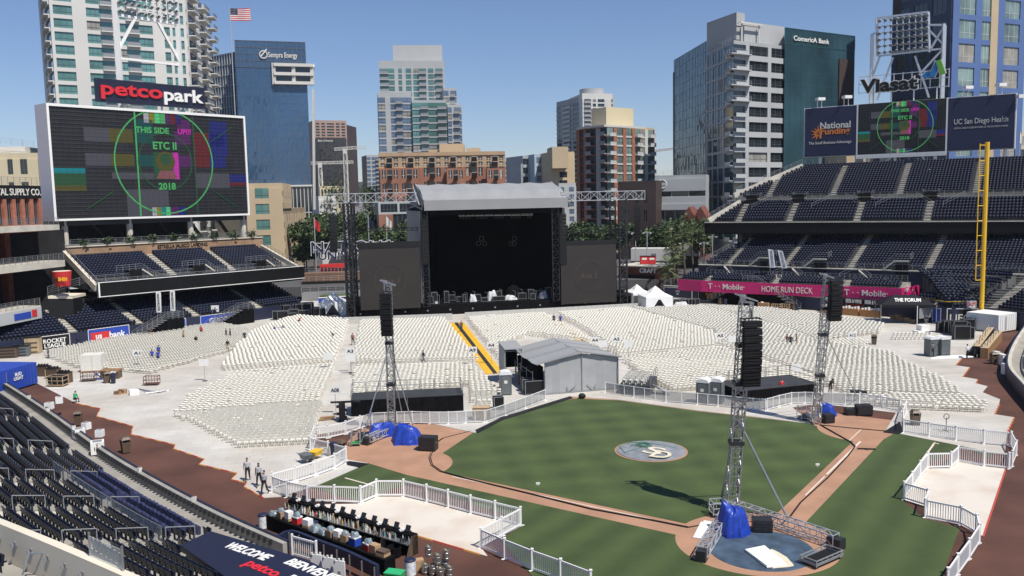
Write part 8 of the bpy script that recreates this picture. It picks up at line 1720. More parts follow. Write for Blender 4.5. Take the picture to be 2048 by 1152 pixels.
for k in range(8): st_.bar(A(86+k*5,500-k*2,128+.1*k)-Vector((0,0,k*.25)),A(100+k*5,500-k*2,130+.1*k)-Vector((0,0,k*.25)),.6,.15)
c=A(126,572,125); t=thing('cup_model','giant red paper cup model standing on the left deck corner','cup',c.to_tuple()); hC=A(126,542,125).z-c.z; m=MB().use('red').lathe(c,[(1.0,0),(1.28,hC*.92),(1.3,hC*.93),(1.3,hC),(1.2,hC)],22); part('cup',m,t,True); m=MB().use('cream').lathe(c+Vector((0,0,hC)),[(1.2,.0),(1.0,.04),(0,.05)],20); part('lid',m,t,True); n_=Vector((.25,-1,0)).normalized(); part('label_lettering',MB().merge(text_mb('SHIN','yellow',.5,.04,.05,0,1.2),frame_mtx(c+n_*1.28+Vector((.35,0,hC*.5)),(1,.25,0))).merge(text_mb('※','black',.7,.04,.05),frame_mtx(c+n_*1.28+Vector((-.55,0,hC*.45)),(1,.25,0))),t,True)
m=MB().use('cream'); a=A(96,596,124);b=A(145,596,126); m.hexa([vz(a,a.z-.1),vz(b,b.z-.1),vz(b,b.z-.1)+Vector((0,4,0)),vz(a,a.z-.1)+Vector((0,4,0)),vz(a,a.z+.3),vz(b,b.z+.3),vz(b,b.z+.3)+Vector((0,4,0)),vz(a,a.z+.3)+Vector((0,4,0))]); rail(m.use('steel'),[A(96,590,124),A(180,566,126)],1.2,1.2,4); m.use('black').hexa([vz(a,0),vz(b,0),vz(b,0)+Vector((0,3,0)),vz(a,0)+Vector((0,3,0)),vz(a,a.z-.11),vz(b,b.z-.11),vz(b,b.z-.11)+Vector((0,3,0)),vz(a,a.z-.11)+Vector((0,3,0))]); single('cup_balcony',m,'small railed balcony under the giant red cup','balcony')
shipping('bright blue box container with a small white logo at the left edge',-30,800,76,768,5.5,2.5,'blue',None,0.)
m=MB(); face_text(m,'BUD','white_paint',G(-30,800),G(76,768),.62,1.75,.35,None,.09,.03,.03); face_text(m,'LIGHT','white_paint',G(-30,800),G(76,768),.62,1.3,.35,None,.09,.03,.03); bpy.data.objects['container.001'].location and part('lettering',m,bpy.data.objects['container.001'],True)
for i,(px,py,lb) in enumerate(((88,752,'dark brown tall bar unit nearest the blue container'),(108,757,'dark brown tall bar unit in the middle of the row of three'),(130,765,'dark brown tall bar unit at the right end of the row'))):
    c=G(px,py,.02); m=MB().use('brown_plastic').box((c.x,c.y,.62),(1.5,.8,1.2),-.25).use('black').box((c.x,c.y,1.24),(1.55,.85,.05),-.25).use('tan').box((c.x-.72,c.y-.43,.6),(.08,.05,1.1),-.25); 
    for k in range(4): m.use('black').box((c.x-.5+.33*k,c.y,1.36),(.16,.18,.2),-.25)
    single('bar_unit',m,lb,'bar','dark bar units by the blue container')
single('utility_cart',cage(G(116,772,.02),1.9,1.1,1.15,-.1,'tan','wood',3).use('shade_dark').box(GB(116,772,.75),(1.7,.95,.8),-.1),'tan framed gear cart in front of the dark bar units','cart')
for i,(px,py,s,mt,lb) in enumerate(((20,715,2.2,'brown_plastic','dark brown dumpster at the far left wall'),(44,712,2.0,'toilet_grey','grey dumpster right of the brown one at the far left wall'),(68,706,1.9,'tan','tall crate cart before the panel with the ball emblem'))):
    c=G(px,py,.02); h=1.3 if i<2 else 2.1; m=MB().use(mt).box((c.x,c.y,h/2+.1),(s*.95,1.3,h),.2).use('black').box((c.x,c.y,h+.13),(s,1.4,.06),.2)
    for k in range(3): m.use('dark_metal').box((c.x,c.y-.72,.3+h*.3*k),(s*.9,.05,.06),.2)
    single('dumpster' if i<2 else 'crate_cart',m,lb,'dumpster' if i<2 else 'cart')
def cone(px,py,lb,mt='orange'): c=G(px,py,.02); single('traffic_cone',MB().use(mt).lathe(c,[(.22,.04),(.06,.65),(.03,.7)],10).box(c+Vector((0,0,.02)),(.5,.5,.04)),lb,'cone')
cone(120,697,'orange cone before the panel with the ball emblem'); cone(178,689,'orange cone at the left end of the blue bank panel'); cone(203,684,'pink red cone in front of the blue bank panel','edge_red')
# white boxes along the near field wall
for i,(px,py,z,s,lb) in enumerate(((99,818,.9,.62,'white box tilted on the wall top, farthest along the near stand'),(119,806,1.2,.6,'white box on the wall corner beside the kneeling person'),(158,876,.5,.8,'white box stacked by the near wall before the second bin'),(173,858,1.15,.55,'white box set askew on the near wall top'),(200,873,1.15,.55,'white box sitting on the near wall above the track'),(196,906,.5,.95,'tall white box below the near wall'))):
    c=G(px,py,z); single('equipment_box',MB().use('white_paint').box((c.x,c.y,z+s/2),(s,s,s),.4*i).use('grey_metal').box((c.x,c.y-.01,z+s+.006),(s*.7,s*.7,.01),.4*i),lb,'box','white boxes on the near wall')
for i,x in enumerate((.30,.40,.52,.62,.74,.86)):
    p,nn=cF.at(SB*x,.12); single('drink_box',MB().use('offwhite').box((p[0],p[1],1.26),(.28,.22,.28),.3*i).use('grey_metal').box((p[0],p[1],1.41),(.2,.16,.02),.3*i),'small white box on top of the near field wall','box','small boxes on the near wall')
# ================= BOTTOM LEFT: ROOF BANNER, BAR, KEGS
rb=RB
t=thing('dugout_roof','dark navy roof banner with white and red welcome lettering at the bottom left','roof',rb[2].to_tuple()[:2]+(0,)); m=MB().use('sign_navy').prism([(p.x,p.y) for p in rb],2.2,2.5); rp=part('roof',m,t,True); m=MB().use('concrete').prism([(p.x*.985+.0,p.y) for p in rb],0,2.19); part('walls',m,t,True)
def rooftext(txt,mt,pa,pb,H,width,shear=.15):
    a=G(*pa,2.5);b=G(*pb,2.5); x=(b-a).normalized(); y=Vector((-x.y,x.x,0)); c=(a+b)/2; mb=text_mb(txt,mt,H,.02,.04,shear,width); return MB().use(mt).merge(mb,Matrix(((x.x,0,y.x,c.x),(x.y,0,y.y,c.y),(0,-1,0,c.z+.014),(0,0,0,1))))
part('lettering',rooftext('WELCOME','white_paint',(444,1085),(552,1122),.62,3.1,.1),rp,True); part('lettering',rooftext('BIENVENIDOS','white_paint',(567,1118),(720,1176),.62,4.6,.1),rp,True); part('lettering',rooftext('petco','sign_red',(482,1123),(564,1156),.66,2.35,.0),rp,True); part('lettering',rooftext('park','white_paint',(572,1150),(640,1180),.66,1.9,.0),rp,True)
# wall behind the bar
cB=Curve([tuple(cF.at(SB-1.2)[0]),G(585,1098),G(640,1118),G(700,1142),G(760,1172)],6); t=thing('dugout_wall','navy padded rail wall behind the back bar','wall',G(640,1118).to_tuple()); m=MB().use('navy')
for k in range(20):
    t0=cB.L*k/20;t1=cB.L*(k+1)/20; v=[]
    for z in (.45,1.15):
        for t_,o in ((t0,0),(t1,0),(t1,.2),(t0,.2)): q,_=cB.at(t_,o); v.append((q[0],q[1],z))
    m.hexa(v)
part('padding',m,t,True); m=MB().use('steel')
for k in range(9): q,_=cB.at(cB.L*k/8,.3); m.bar((q[0],q[1],0),(q[0],q[1],1.1),.07)
part('post',m,t,True)
mat('bag_clear',(.20,.245,.27),.25,.3,4,bump=.5)
# front bar: five segments with terminals and bottles
a=G(589,1030);b=G(838,1106); X=(b-a).normalized(); B=Vector((X.y,-X.x,0)); L=(b-a).length
def Q_(u,o,z): return a+X*(L*u)+B*o+Vector((0,0,z))
for s in range(5):
    u0,u1=s/5,(s+1)/5-.004; t=thing('bar_unit','black bar unit %s in the bottom bar'%('at the far end','second from the far end','in the middle','second from the near end','at the near end with a brown side')[s],'bar',Q_((u0+u1)/2,.4,0).to_tuple(),0,'bar units of the long bottom bar'); m=MB().use('black_cloth').hexa([Q_(u0,0,0),Q_(u1,0,0),Q_(u1,.45,0),Q_(u0,.45,0),Q_(u0,0,1.12),Q_(u1,0,1.12),Q_(u1,.45,1.12),Q_(u0,.45,1.12)]); part('counter',m,t,True)
    m=MB().use('steel').hexa([Q_(u0,.45,.7),Q_(u1,.45,.7),Q_(u1,.85,.7),Q_(u0,.85,.7),Q_(u0,.45,.76),Q_(u1,.45,.76),Q_(u1,.85,.76),Q_(u0,.85,.76)]); part('speed_rail',m,t,True); m=MB().use('tan' if s<4 else 'brown_plastic').hexa([Q_(u1-.004,0,0),Q_(u1,0,0),Q_(u1,.95,0),Q_(u1-.004,.95,0),Q_(u1-.004,0,1.1),Q_(u1,0,1.1),Q_(u1,.5,1.1),Q_(u1-.004,.5,1.1)]); part('side_panel',m,t,True)
    m=MB(); rnd=random.Random(s)
    for k in range(26):
        p=Q_(u0+(u1-u0)*rnd.random(),.5+.32*rnd.random(),.76); m.use(rnd.choice(('bag_clear','offwhite','amber','bag_clear','glass_dark','glass_dark','offwhite','tan') if rnd.random()<.93 else ('red','glass_green'))).lathe(p,[(.042,0),(.042,.19),(.016,.25),(.016,.32)],6)
    part('bottles',m,t,True,kind='stuff')
    m=MB().use('black_cloth').lathe(Q_((u0+u1)/2+.02,1.05,.0),[(.38,0),(.42,.55),(.36,.56),(.30,.3),(0,.28)],12); part('ice_bin',m,t,True)
for k in range(12):
    u=(k+.35)/12; p=Q_(u,.2,1.12); m=MB().use('black').box((p.x,p.y,p.z+.05),(.28,.24,.08),SANG-.6).use('dark_metal'); c=Vector((p.x,p.y,p.z+.26)); m.hexa([c+X*-.17+B*.10+Vector((0,0,-.15)),c+X*.17+B*.10+Vector((0,0,-.15)),c+X*.17+B*.05+Vector((0,0,-.15)),c+X*-.17+B*.05+Vector((0,0,-.15)),c+X*-.17+B*-.04+Vector((0,0,.14)),c+X*.17+B*-.04+Vector((0,0,.14)),c+X*.17+B*-.09+Vector((0,0,.14)),c+X*-.17+B*-.09+Vector((0,0,.14))])
    single('payment_terminal',m,'small black payment terminal in the row along the long bottom bar','terminal','payment terminals on the bar')
    if k%2==0: p=Q_(u+.035,.2,1.12); single('towel_stack',MB().use('white_paint').box((p.x,p.y,p.z+.03),(.26,.2,.06),.5).box((p.x+.05,p.y,p.z+.085),(.2,.16,.05),.8),'white folded towels beside a terminal on the long bottom bar','towels','towels on the bar')
# back table with boxes
a2=G(533,1058);b2=G(770,1152); X2=(b2-a2).normalized(); B2=Vector((X2.y,-X2.x,0)); L2=(b2-a2).length
def T2(u,o,z): return a2+X2*(L2*u)+B2*o+Vector((0,0,z))
m=MB().use('black_cloth').hexa([T2(0,-.75,0),T2(1,-.75,0),T2(1,0,0),T2(0,0,0),T2(0,-.75,.85),T2(1,-.75,.85),T2(1,0,.85),T2(0,0,.85)]); single('back_table',m.use('dark_metal').box(T2(.5,-.4,.86),(.1,.1,.01)),'long black draped table behind the bottom bar','table')
bl=[('clear plastic bag of cups','bag_clear',.03,.5,.3),('brown carton','cardboard',.10,.5,.38),('white foam box on a carton','white_paint',.17,.45,.55),('red cooler','red',.245,.5,.36),('white foam box','white_paint',.34,.5,.5),('clear plastic bag of ice','bag_clear',.41,.6,.45),('clear plastic bag of cups','bag_clear',.48,.5,.35),('brown carton','cardboard',.54,.55,.36),('white foam box','white_paint',.60,.45,.5),('brown carton','cardboard',.66,.5,.4),('blue cooler','blue',.735,.55,.42),('red cooler','red',.84,.5,.34),('brown carton','cardboard',.89,.5,.45),('flat carton of bottles','brown_plastic',.95,.6,.3)]
pos=['far end','second from far end','third from far end','before the foam box','after the first red cooler','left of the middle','at the middle','right of the middle','past the middle','before the blue cooler','beside the loose bags','after the blue cooler','second from near end','near end']
for i,(nm,mt,u,s,h) in enumerate(bl):
    p=T2(u,-.38,.855); rz=math.atan2(X2.y,X2.x)+.1*math.sin(i*5)
    if mt=='bag_clear': m=tarp(p,s*1.3,s,h*.8,'bag_clear',i+50,rz)
    else:
        m=MB().use(mt).box((p.x,p.y,p.z+h/2),(s,s*.8,h),rz)
        if 'cooler' in nm: m.use('white_paint').box((p.x,p.y,p.z+h+.035),(s*1.04,s*.84,.07),rz); m.use('bag_clear').merge(tarp(p+Vector((0,0,h+.071)),s*.9,s*.7,.25,'bag_clear',i+70,rz))
        elif mt=='cardboard': m.use('tan').box((p.x,p.y,p.z+h+.004),(s*.98,.05,.008),rz); m.use('bag_clear'); m.merge(tarp(p+Vector((0,0,h+.01)),s*.8,s*.7,.2,'bag_clear',i+90,rz)) if i%2 else 0
        else: m.use('cardboard').box((p.x,p.y,p.z+.08),(s*1.02,s*.82,.16),rz)
    single({'bag_clear':'plastic_bag','cardboard':'carton'}.get(mt,'cooler' if 'cooler' in nm else 'foam_box'),m,nm+' on the black back table, '+pos[i],{'bag_clear':'bag'}.get(mt,'cooler' if 'cooler' in nm else 'box'),'goods on the back table')
for i,(px,py,lb) in enumerate(((527,1056,'left end of the back table'),(578,1052,'beside the first bar unit'),(627,1072,'behind the second bar unit'),(690,1098,'behind the third bar unit'),(752,1122,'behind the fourth bar unit'),(821,1150,'at the near end of the long bar'))):
    c=G(px,py,0); m=MB().use('can_print' if 'can_print' in M or mat('can_print',(.50,.56,.62),.35,.35,5,col2=(.72,.72,.70),contrast=(.45,.55)) else '').lathe(c,[(.27,0),(.30,.05),(.30,.78),(.28,.8)],16); m.use('navy').lathe(c+Vector((0,0,.8)),[(.31,0),(.31,.05),(.24,.10),(0,.12)],16); single('drink_barrel',m,'printed pale barrel with a navy lid '+lb,'barrel','printed drink barrels')
mat('keg_steel',(.34,.33,.31),.3,.25,5,metal=.8)
def keg(): 
    m=MB().use('keg_steel').lathe((0,0,0),[(.17,0),(.195,.03),(.195,.12),(.21,.14),(.195,.16),(.195,.40),(.21,.42),(.195,.44),(.195,.53),(.17,.58),(.155,.58),(.155,.52),(0,.53)],16); m.use('black'); 
    for a in (0,PI): m.box((.172*math.cos(a),.172*math.sin(a),.55),(.03,.10,.03))
    m.use('yellow').lathe((0,0,.531),[(.05,0),(.05,.02),(0,.02)],8); return m
km=mesh_of('beer_keg',keg())
for i,(px,py,z,lb) in enumerate(((851,1147,0,'bottom row left'),(866,1150,0,'bottom row second'),(881,1156,0,'bottom row third'),(899,1152,0,'bottom row right'),(873,1136,0,'bottom row back'),(890,1140,0,'bottom row back right'),(858,1133,.59,'upper row left'),(876,1150,.59,'upper row middle'),(893,1141,.59,'upper row right'))):
    o=link(bpy.data.objects.new('beer_keg',km)); p=G(px,py,0); o.location=(p.x,p.y,z); o.rotation_euler=(0,0,i); tag(o,'steel beer keg in the stack at the bottom, '+lb,'keg','stacked beer kegs')
single('carton',MB().use('cardboard').box(GB(838,1140,.3),(.5,.4,.6),.3).use('tan').box(GB(838,1140,.604),(.45,.06,.008),.3),'brown carton between the bar end and the kegs','box')
m=MB().use('green').box(GB(790,1168,.45),(.9,.6,.35),-.3).use('shirt_green').box(GB(790,1168,.65),(.95,.65,.06),-.3).use('black').box(GB(790,1168,.13),(.8,.5,.25),-.3); single('cooler',m,'bright green lidded box at the bottom edge below the bar','cooler')
f1=G(586,1112,1.2);f2=G(634,1126,1.2); t=thing('fence','short white picket panel leaning behind the bottom bar','fence',f1.to_tuple(),0,'white fences around the field'); part('panel',picket(f1,f2,1.1),t,True); [part('post',MB().use('vinyl').box((p.x,p.y,1.8),(.1,.1,1.2)),t,True) for p in (f1,f2)]
for i,(px,py) in enumerate(((634,1152),(657,1158),(680,1165))):
    p=G(px,py,1.2); m=MB().use('white_paint').box((p.x,p.y,1.75),(.62,.06,1.1),-.35)
    for k in range(3): m.box((p.x-.2+.2*k,p.y,2.35),(.08,.05,.12),-.35)
    m.use('grey_metal').box((p.x,p.y-.04,1.7),(.14,.02,.18),-.35); single('poster_board',m,'white board with a small grey badge, %s of three at the bottom edge'%('left','middle','right')[i],'board','white boards at the bottom edge')
# ================= BEHIND THE STAGE: PARK, TREES, SIGN, STREET, HILLS
mat('leaf_dark',(.030,.055,.018),.7,.4,.6); mat('leaf_mid',(.055,.085,.028),.7,.35,.6); mat('leaf_palm',(.085,.105,.035),.6,.35,.8); mat('bark',(.12,.085,.06),.9,.3,2); mat('hill',(.06,.075,.055),.95,.3,.01); mat('park_brown',(.17,.10,.065),.9,.2,.3); mat('park_grass',(.05,.09,.02),.9,.25,.5); mat('street',(.16,.16,.165),.9,.15,.1)
def tree(base,H,Wd,label,dense=420,trunk=.35,group='street trees behind the stage',seed=0,mats=('leaf_dark','leaf_mid'),name='tree'):
    rnd=random.Random(seed); b=Vector(base); t=thing(name,label,'tree',b.to_tuple(),0,group); m=MB().use('bark'); th=H*trunk; m.tube(b,b+Vector((0,0,th)),.22,7,.15)
    lobes=[]
    for k in range(9): a=rnd.random()*2*PI; r=Wd*.32*rnd.random()**.5; lobes.append((Vector((r*math.cos(a),r*math.sin(a),th+(H-th)*(.28+.5*rnd.random()))),Wd*(.18+.12*rnd.random())))
    for c,r in lobes[:6]: m.tube(b+Vector((0,0,th*.9)),b+c,.10,5,.04)
    part('trunk',m,t,True); m=MB(); s=.30
    for k in range(dense):
        c,r=lobes[int(rnd.random()*len(lobes))]; d=Vector((rnd.gauss(0,1),rnd.gauss(0,1),rnd.gauss(0,.8))); d.normalize(); p=b+c+d*r*(.55+.5*rnd.random()); q=s*(.6+.9*rnd.random()); u=Vector((rnd.gauss(0,1),rnd.gauss(0,1),rnd.gauss(0,1))).normalized(); v=u.orthogonal().normalized(); w=u.cross(v); m.use(mats[0] if rnd.random()<.5 else mats[1]).quad(p-v*q-w*q*.6,p+v*q*.8-w*q*.7,p+v*q+w*q*.6,p-v*q*.7+w*q*.7)
    part('crown',m,t,True); return t
GZ=2.5
terr_=MB().use('park_brown'); sheet('park_terrace',[(-75,176),(130,176),(130,300),(-75,300)],GZ,'asphalt',2.0)
spots=[(606,478,212,11,9),(626,460,215,12,10),(645,468,205,11,10),(668,462,225,13,11),(716,455,240,13,10),(736,462,225,12,11),(748,478,212,9,9),(612,505,209,8,7),(800,470,205,9,9),(817,478,195,9,8),(1152,470,205,9,9),(1172,474,200,8,8),(1192,470,206,9,9),(1222,474,212,9,8),(1240,470,208,8,8),(1318,460,205,11,10),(1352,452,215,12,11),(1392,448,214,13,11),(1407,466,200,9,8),(1300,470,212,9,8)]
for i,(px,py,Y,H,Wd) in enumerate(spots):
    p=A(px,py,Y); top=p.z+H*(.4 if px<1250 else .12); tree((p.x,p.y,GZ),max(5,top-GZ),Wd,'dark leafy street tree '+('between the left deck and the stage' if px<760 else 'close behind the left stage screen' if px<900 else 'close behind the right stage screen' if px<1260 else 'around the palms left of the right stand'),seed=i,dense=1300)
# palms
def palm(px,py,pyb,Y,label,seed):
    rnd=random.Random(seed); tp_=A(px,py,Y); b=Vector((tp_.x+.3,tp_.y,1.0)); t=thing('palm_tree',label,'palm tree',b.to_tuple(),0,'fan palms left of the right stand'); m=MB().use('bark'); prev=b; n=6
    for k in range(n): q=b.lerp(tp_,(k+1)/n)+Vector((.15*math.sin(k+seed),0,0)); m.tube(prev,q,.26-.015*k,7,.25-.015*k); prev=q
    part('trunk',m,t,True); m=MB()
    for k in range(46):
        a=rnd.random()*2*PI; e=rnd.uniform(-.9,1.2); d=Vector((math.cos(a)*math.cos(e),math.sin(a)*math.cos(e),math.sin(e))); L=rnd.uniform(1.3,2.1); c=prev+d*L; m.use('leaf_palm' if rnd.random()<.7 else 'leaf_mid').bar(prev,c,.05); s=d.cross(Vector((0,0,1))).normalized(); u=s.cross(d)
        for j in range(9):
            f=(j-4)/4; tip=c+(d*(1-.35*abs(f))+s*f*.95).normalized()*1.15-Vector((0,0,.35*abs(f)+.25)); m.add([c,c+(tip-c)*.5+s*.09,tip,c+(tip-c)*.5-s*.09],[(0,1,2,3)])
    part('fronds',m,t,True)
for i,a in enumerate(((1345,478,545,176,'fan palm with a full crown, leftmost of the tall ones'),(1366,468,552,178,'tall fan palm in the middle of the group'),(1384,462,545,182,'tallest fan palm, nearest the right stand'),(1352,500,560,172,'shorter fan palm below the leftmost tall one'),(1336,533,575,168,'low fan palm beside the brick bar roof'))): palm(*a,i)
# rooftop letters left of the stage, white buildings under them
z0=A(700,503,200).z
b=Bld('park_pavilion','long white flat roofed building under the outlined rooftop letters left of the stage',A(700,500,202),cap=20); f=foot(640,203,812,205,9); zt=A(700,508,203).z; b.prism(f,GZ,zt,'conc_white'); b.facade(f[0],f[1],GZ+.5,zt-1,[('p',6),('w',2),('p',4),('w',2),('p',6)],1,'conc_white','glass_dark',.3,.2,curt=0); b.roof.use('white_paint').prism([(p.x,p.y) for p in foot(655,199,820,200,4)],zt-.2,zt+.5); b.done()
sg=thing('rooftop_sign','outlined navy and white two line lettering on the white building left of the stage','sign',f[0].to_tuple()); P=A(622,500,198);Q=A(822,490,199); P.z=Q.z=0; zl=A(700,493,198).z
for txt,u,z,H,wd in (('NATIONAL',.47,zl,2.5,21.5),('UNIVERSITY',.42,A(700,510,198).z,1.9,16)):
    tm=MB(); face_text(tm,txt,'white_paint',P,Q,u,z,H,wd,.0,.2,.045); face_text(tm,txt,'board_navy',P,Q,u,z,H*.98,wd*.985,.16,.12,.0); part('lettering',tm,sg,True)
m=MB().use('white_paint'); m.bar(vz(P,zl+.9),vz(Q,zl+.9),.12).bar(vz(P,zl-.6),vz(Q,zl-.6),.12); [m.bar(vz(P.lerp(Q,k/8),zt),vz(P.lerp(Q,k/8),zl+1.2),.12) for k in range(9)]; part('frame',m,sg,True)
# park bank, fences and lower strips between left stand and stage
def strip_box(name,lb,cat,px0,px1,yt,yb,Y,dep,mt,extra=None):
    a=A(px0,yb,Y);b=A(px1,yb,Y+2); zt_=A((px0+px1)/2,yt,Y+1).z; zb_=A((px0+px1)/2,yb,Y+1).z; m=MB().use(mt).hexa([vz(a,zb_),vz(b,zb_),vz(b,zb_)+Vector((0,dep,0)),vz(a,zb_)+Vector((0,dep,0)),vz(a,zt_),vz(b,zt_),vz(b,zt_)+Vector((0,dep,0)),vz(a,zt_)+Vector((0,dep,0))])
    if extra: extra(m,a,b,zb_,zt_)
    return single(name,m,lb,cat)
def railx(m,a,b,z0,z1): m.use('alu'); rail(m,[vz(a,z1),vz(b,z1)],1.1,1.5,3)
strip_box('retaining_wall','long brown planted bank left of the stage','wall',604,722,546,566,186,4,'park_brown',railx)
strip_box('retaining_wall','black screened fence below the brown bank left of the stage','wall',604,722,562,582,181,.6,'black',railx)
strip_box('retaining_wall','grey concrete wall strip above the red and blue signs left of the stage','wall',604,724,584,604,172,2,'grey_metal',railx)
strip_box('hedge','low green hedge on the grey wall left of the stage','hedge',646,700,592,600,171,.8,'park_grass',lambda m,a,b,z0,z1:[m.use('leaf_mid').ico(a.lerp(b,k/14)+Vector((0,.3,0))+Vector((0,0,z1-a.z)),(.8,.6,.5),1,.3) for k in range(15)])
strip_box('advertising_board','blue board behind the left white tent','sign',638,694,594,626,164,.3,'blue',lambda m,a,b,z0,z1:m.use('white_paint').bar(vz(a,z1),vz(b,z1),.15))
def redtxt(m,a,b,z0,z1): m.use('white_paint').bar(vz(a,z1),vz(b,z1),.12); face_text(m,'SPEEDCO','white_paint',vz(a,0),vz(b,0),.5,(z0+z1)/2,.5,None,.04,.04,.03)
strip_box('advertising_board','red board with a white top edge left of the white tent','sign',570,626,606,624,157,.3,'red',lambda m,a,b,z0,z1:m.use('white_paint').bar(vz(a,z1),vz(b,z1),.12))
strip_box('red_bar_cart','red bar counter with dark gaps under the white roof left of the stage','bar',640,690,528,548,192,1.2,'red',lambda m,a,b,z0,z1:[m.use('black').box(a.lerp(b,(k+.5)/7)+Vector((0,-.02,.9)),(.8,.1,1.2)) for k in range(7)])
# black production gear left of the stage
rnd=random.Random(21)
for i in range(18):
    px=556+i*5+rnd.random()*6; py=628-i*.4+rnd.random()*8+(6 if i<6 else 4); single('road_case',case_mb(G(px,py,.03),1.2+rnd.random(),.9,.9+rnd.random()*1.1,rnd.random()),'black road case in the heap of gear left of the white tent','case','black gear left of the stage')
m=MB().use('blue').box(GB(561,629,.9),(1.8,1.0,1.4),.1).use('white_paint').box(GB(564,629,1.3),(.5,1.05,.3),.1).use('black').box(GB(561,629,.1),(1.9,1.1,.2),.1); single('equipment_box',m,'bright blue box in the gear left of the stage','box')
m=MB()
for k in range(6): m.use('orange').box(GB(520+k*3.6,634,.6),(.5,.3,1.1),.1); m.use('tan').box(GB(520+k*3.6,634,1.2),(.55,.35,.1),.1)
single('bottle_row',m,'row of orange bottle shaped panels left of the blue box','bar')
# right side behind stage: trailers, brick bar
def trailer(lb,x0,x1,yt,yb,Y,mt):
    a=A(x0,yb,Y);b=A(x1,yb,Y-3); zb_=(a.z+b.z)/2; zt_=A((x0+x1)/2,yt,Y-1.5).z; t=thing('trailer',lb,'trailer',((a+b)/2).to_tuple()[:2]+(GZ,),0,'white trailers right of the stage'); q=[a,b,b+Vector((1,4,0)),a+Vector((1,4,0))]; part('body',MB().use(mt).hexa([vz(p,zb_) for p in q]+[vz(p,zt_) for p in q]),t,True); d=b-a; d.z=0; n=Vector((d.y,-d.x,0)).normalized(); m=MB().use('grey_metal')
    for f in (.5,.8): p=a+d*f+n*.06; m.bar(vz(p,zb_+(zt_-zb_)*.42),vz(p+d.normalized()*1.0,zb_+(zt_-zb_)*.42),.08,1.1)
    parts('vent',m,t,.2); part('skirt',MB().use('dark_metal').hexa([vz(p,GZ) for p in q]+[vz(p,zb_-.002) for p in q]),t,True)
trailer('long white trailer with grey vents behind the right stage tower',1262,1346,497,522,196,'conc_white'); trailer('white trailer end standing behind the palms',1346,1398,488,512,206,'conc_white'); trailer('white trailer with dark openings above the long one',1286,1332,482,498,214,'conc_pale'); 
b=Bld('brick_bar','low dark brick bar building with a white emblem right of the stage',A(1275,560,178),cap=10); f=foot(1236,182,1322,176,8); zt=A(1280,534,178).z; b.prism(f,0,zt,'brick_dark'); b.facade(f[0],f[1],.5,A(1280,552,178).z,[('p',2),('w',5),('p',.6),('w',5),('p',2)],1,'brick_dark','glass_dark',.1,.3,curt=0); b.roof.use('concrete_light').prism([(p.x,p.y) for p in foot(1234,181,1322,175,9)],zt,zt+.25)
d=f[1]-f[0]; n=Vector((d.y,-d.x,0)).normalized(); m=MB().use('fascia_black').hexa([vz(f[0]+n*.35+d*.2,A(1280,560,178).z-.4),vz(f[0]+n*.35+d*.86,A(1280,560,178).z-.4),vz(f[0]+n*.5+d*.86,A(1280,560,178).z-.4),vz(f[0]+n*.5+d*.2,A(1280,560,178).z-.4)][::-1]+[vz(f[0]+n*.35+d*.2,A(1280,551,178).z),vz(f[0]+n*.35+d*.86,A(1280,551,178).z),vz(f[0]+n*.5+d*.86,A(1280,551,178).z),vz(f[0]+n*.5+d*.2,A(1280,551,178).z)][::-1]); part('dark_board',m,b.t,True); tm=MB(); face_text(tm,'CRAFT','white_paint',f[0],f[1],.72,A(1280,541,178).z,.9,None,.45,.06,.05); part('lettering',tm,b.t,True); b.done()
for i,(px,lb) in enumerate(((1291,'red vending box on the brick bar roof, left one'),(1306,'red vending box on the brick bar roof, right one'))): c=A(px,530,180); single('vending_box',MB().use('red').box(c+Vector((0,2,.9)),(1.6,1.2,1.6)).use('white_paint').box(c+Vector((0,1.39,1.2)),(1.0,.04,.4)).use('black').box(c+Vector((0,2,1.75)),(1.7,1.3,.1)),lb,'box')
# gear beside the right tent
for i in range(8):
    px=1352+i*5.5; single('road_case',case_mb(G(px,611-i*.2,.03),1.3,.9,1.0+.5*((i*3)%3)/2,.1*i),'black crated gear between the white tent and the orange lettered panel','case','black gear right of the white tents')
single('draped_equipment',tarp(G(1362,615,.03),2.6,1.2,1.0,'silver_cloth',77,-.2),'silvery white sheet over gear beside the right white tent','covered gear')
# flag poles
def flagpole(px,y0,Y,zb,label,kind):
    tp_=A(px,y0,Y); b=Vector((tp_.x,tp_.y,zb)); t=thing('flagpole',label,'flagpole',b.to_tuple()); part('pole',MB().use('alu').tube(b,tp_,.10 if Y<220 else .26,7,.10),t,True)
    L,H=(4.4,2.6) if kind=='us' else (1.2,2.0); nx=16; ny=13
    m=MB()
    def fp(u,v): return tp_+Vector((u*L,.35*math.sin(u*6+v)*u,-.25-v*H-.25*u*math.sin(u*3) - (u*1.1 if kind!='us' else 0)))
    mat_us={0:'red',1:'white_paint'}
    for j in range(ny):
        for i in range(nx):
            u0,u1=i/nx,(i+1)/nx; v0,v1=j/ny,(j+1)/ny
            if kind=='us': mt='board_navy' if (j<7 and i<6) else mat_us[j%2]
            else: mt={'red':'red','dark':'navy','white':'offwhite'}[kind]
            m.use(mt).quad(fp(u0,v0),fp(u0,v1),fp(u1,v1),fp(u1,v0))
    if kind=='us':
        m.use('white_paint')
        for r in range(4):
            for c in range(5): p=fp((c+.8)/nx,(r*1.7+.9)/ny)+Vector((0,-.05,0)); m.box(p,(.09,.05,.09))
    part('flag',m,t,True)
flagpole(459,14,190,2,'tall white flagpole flying the striped national flag above the left scoreboard','us')
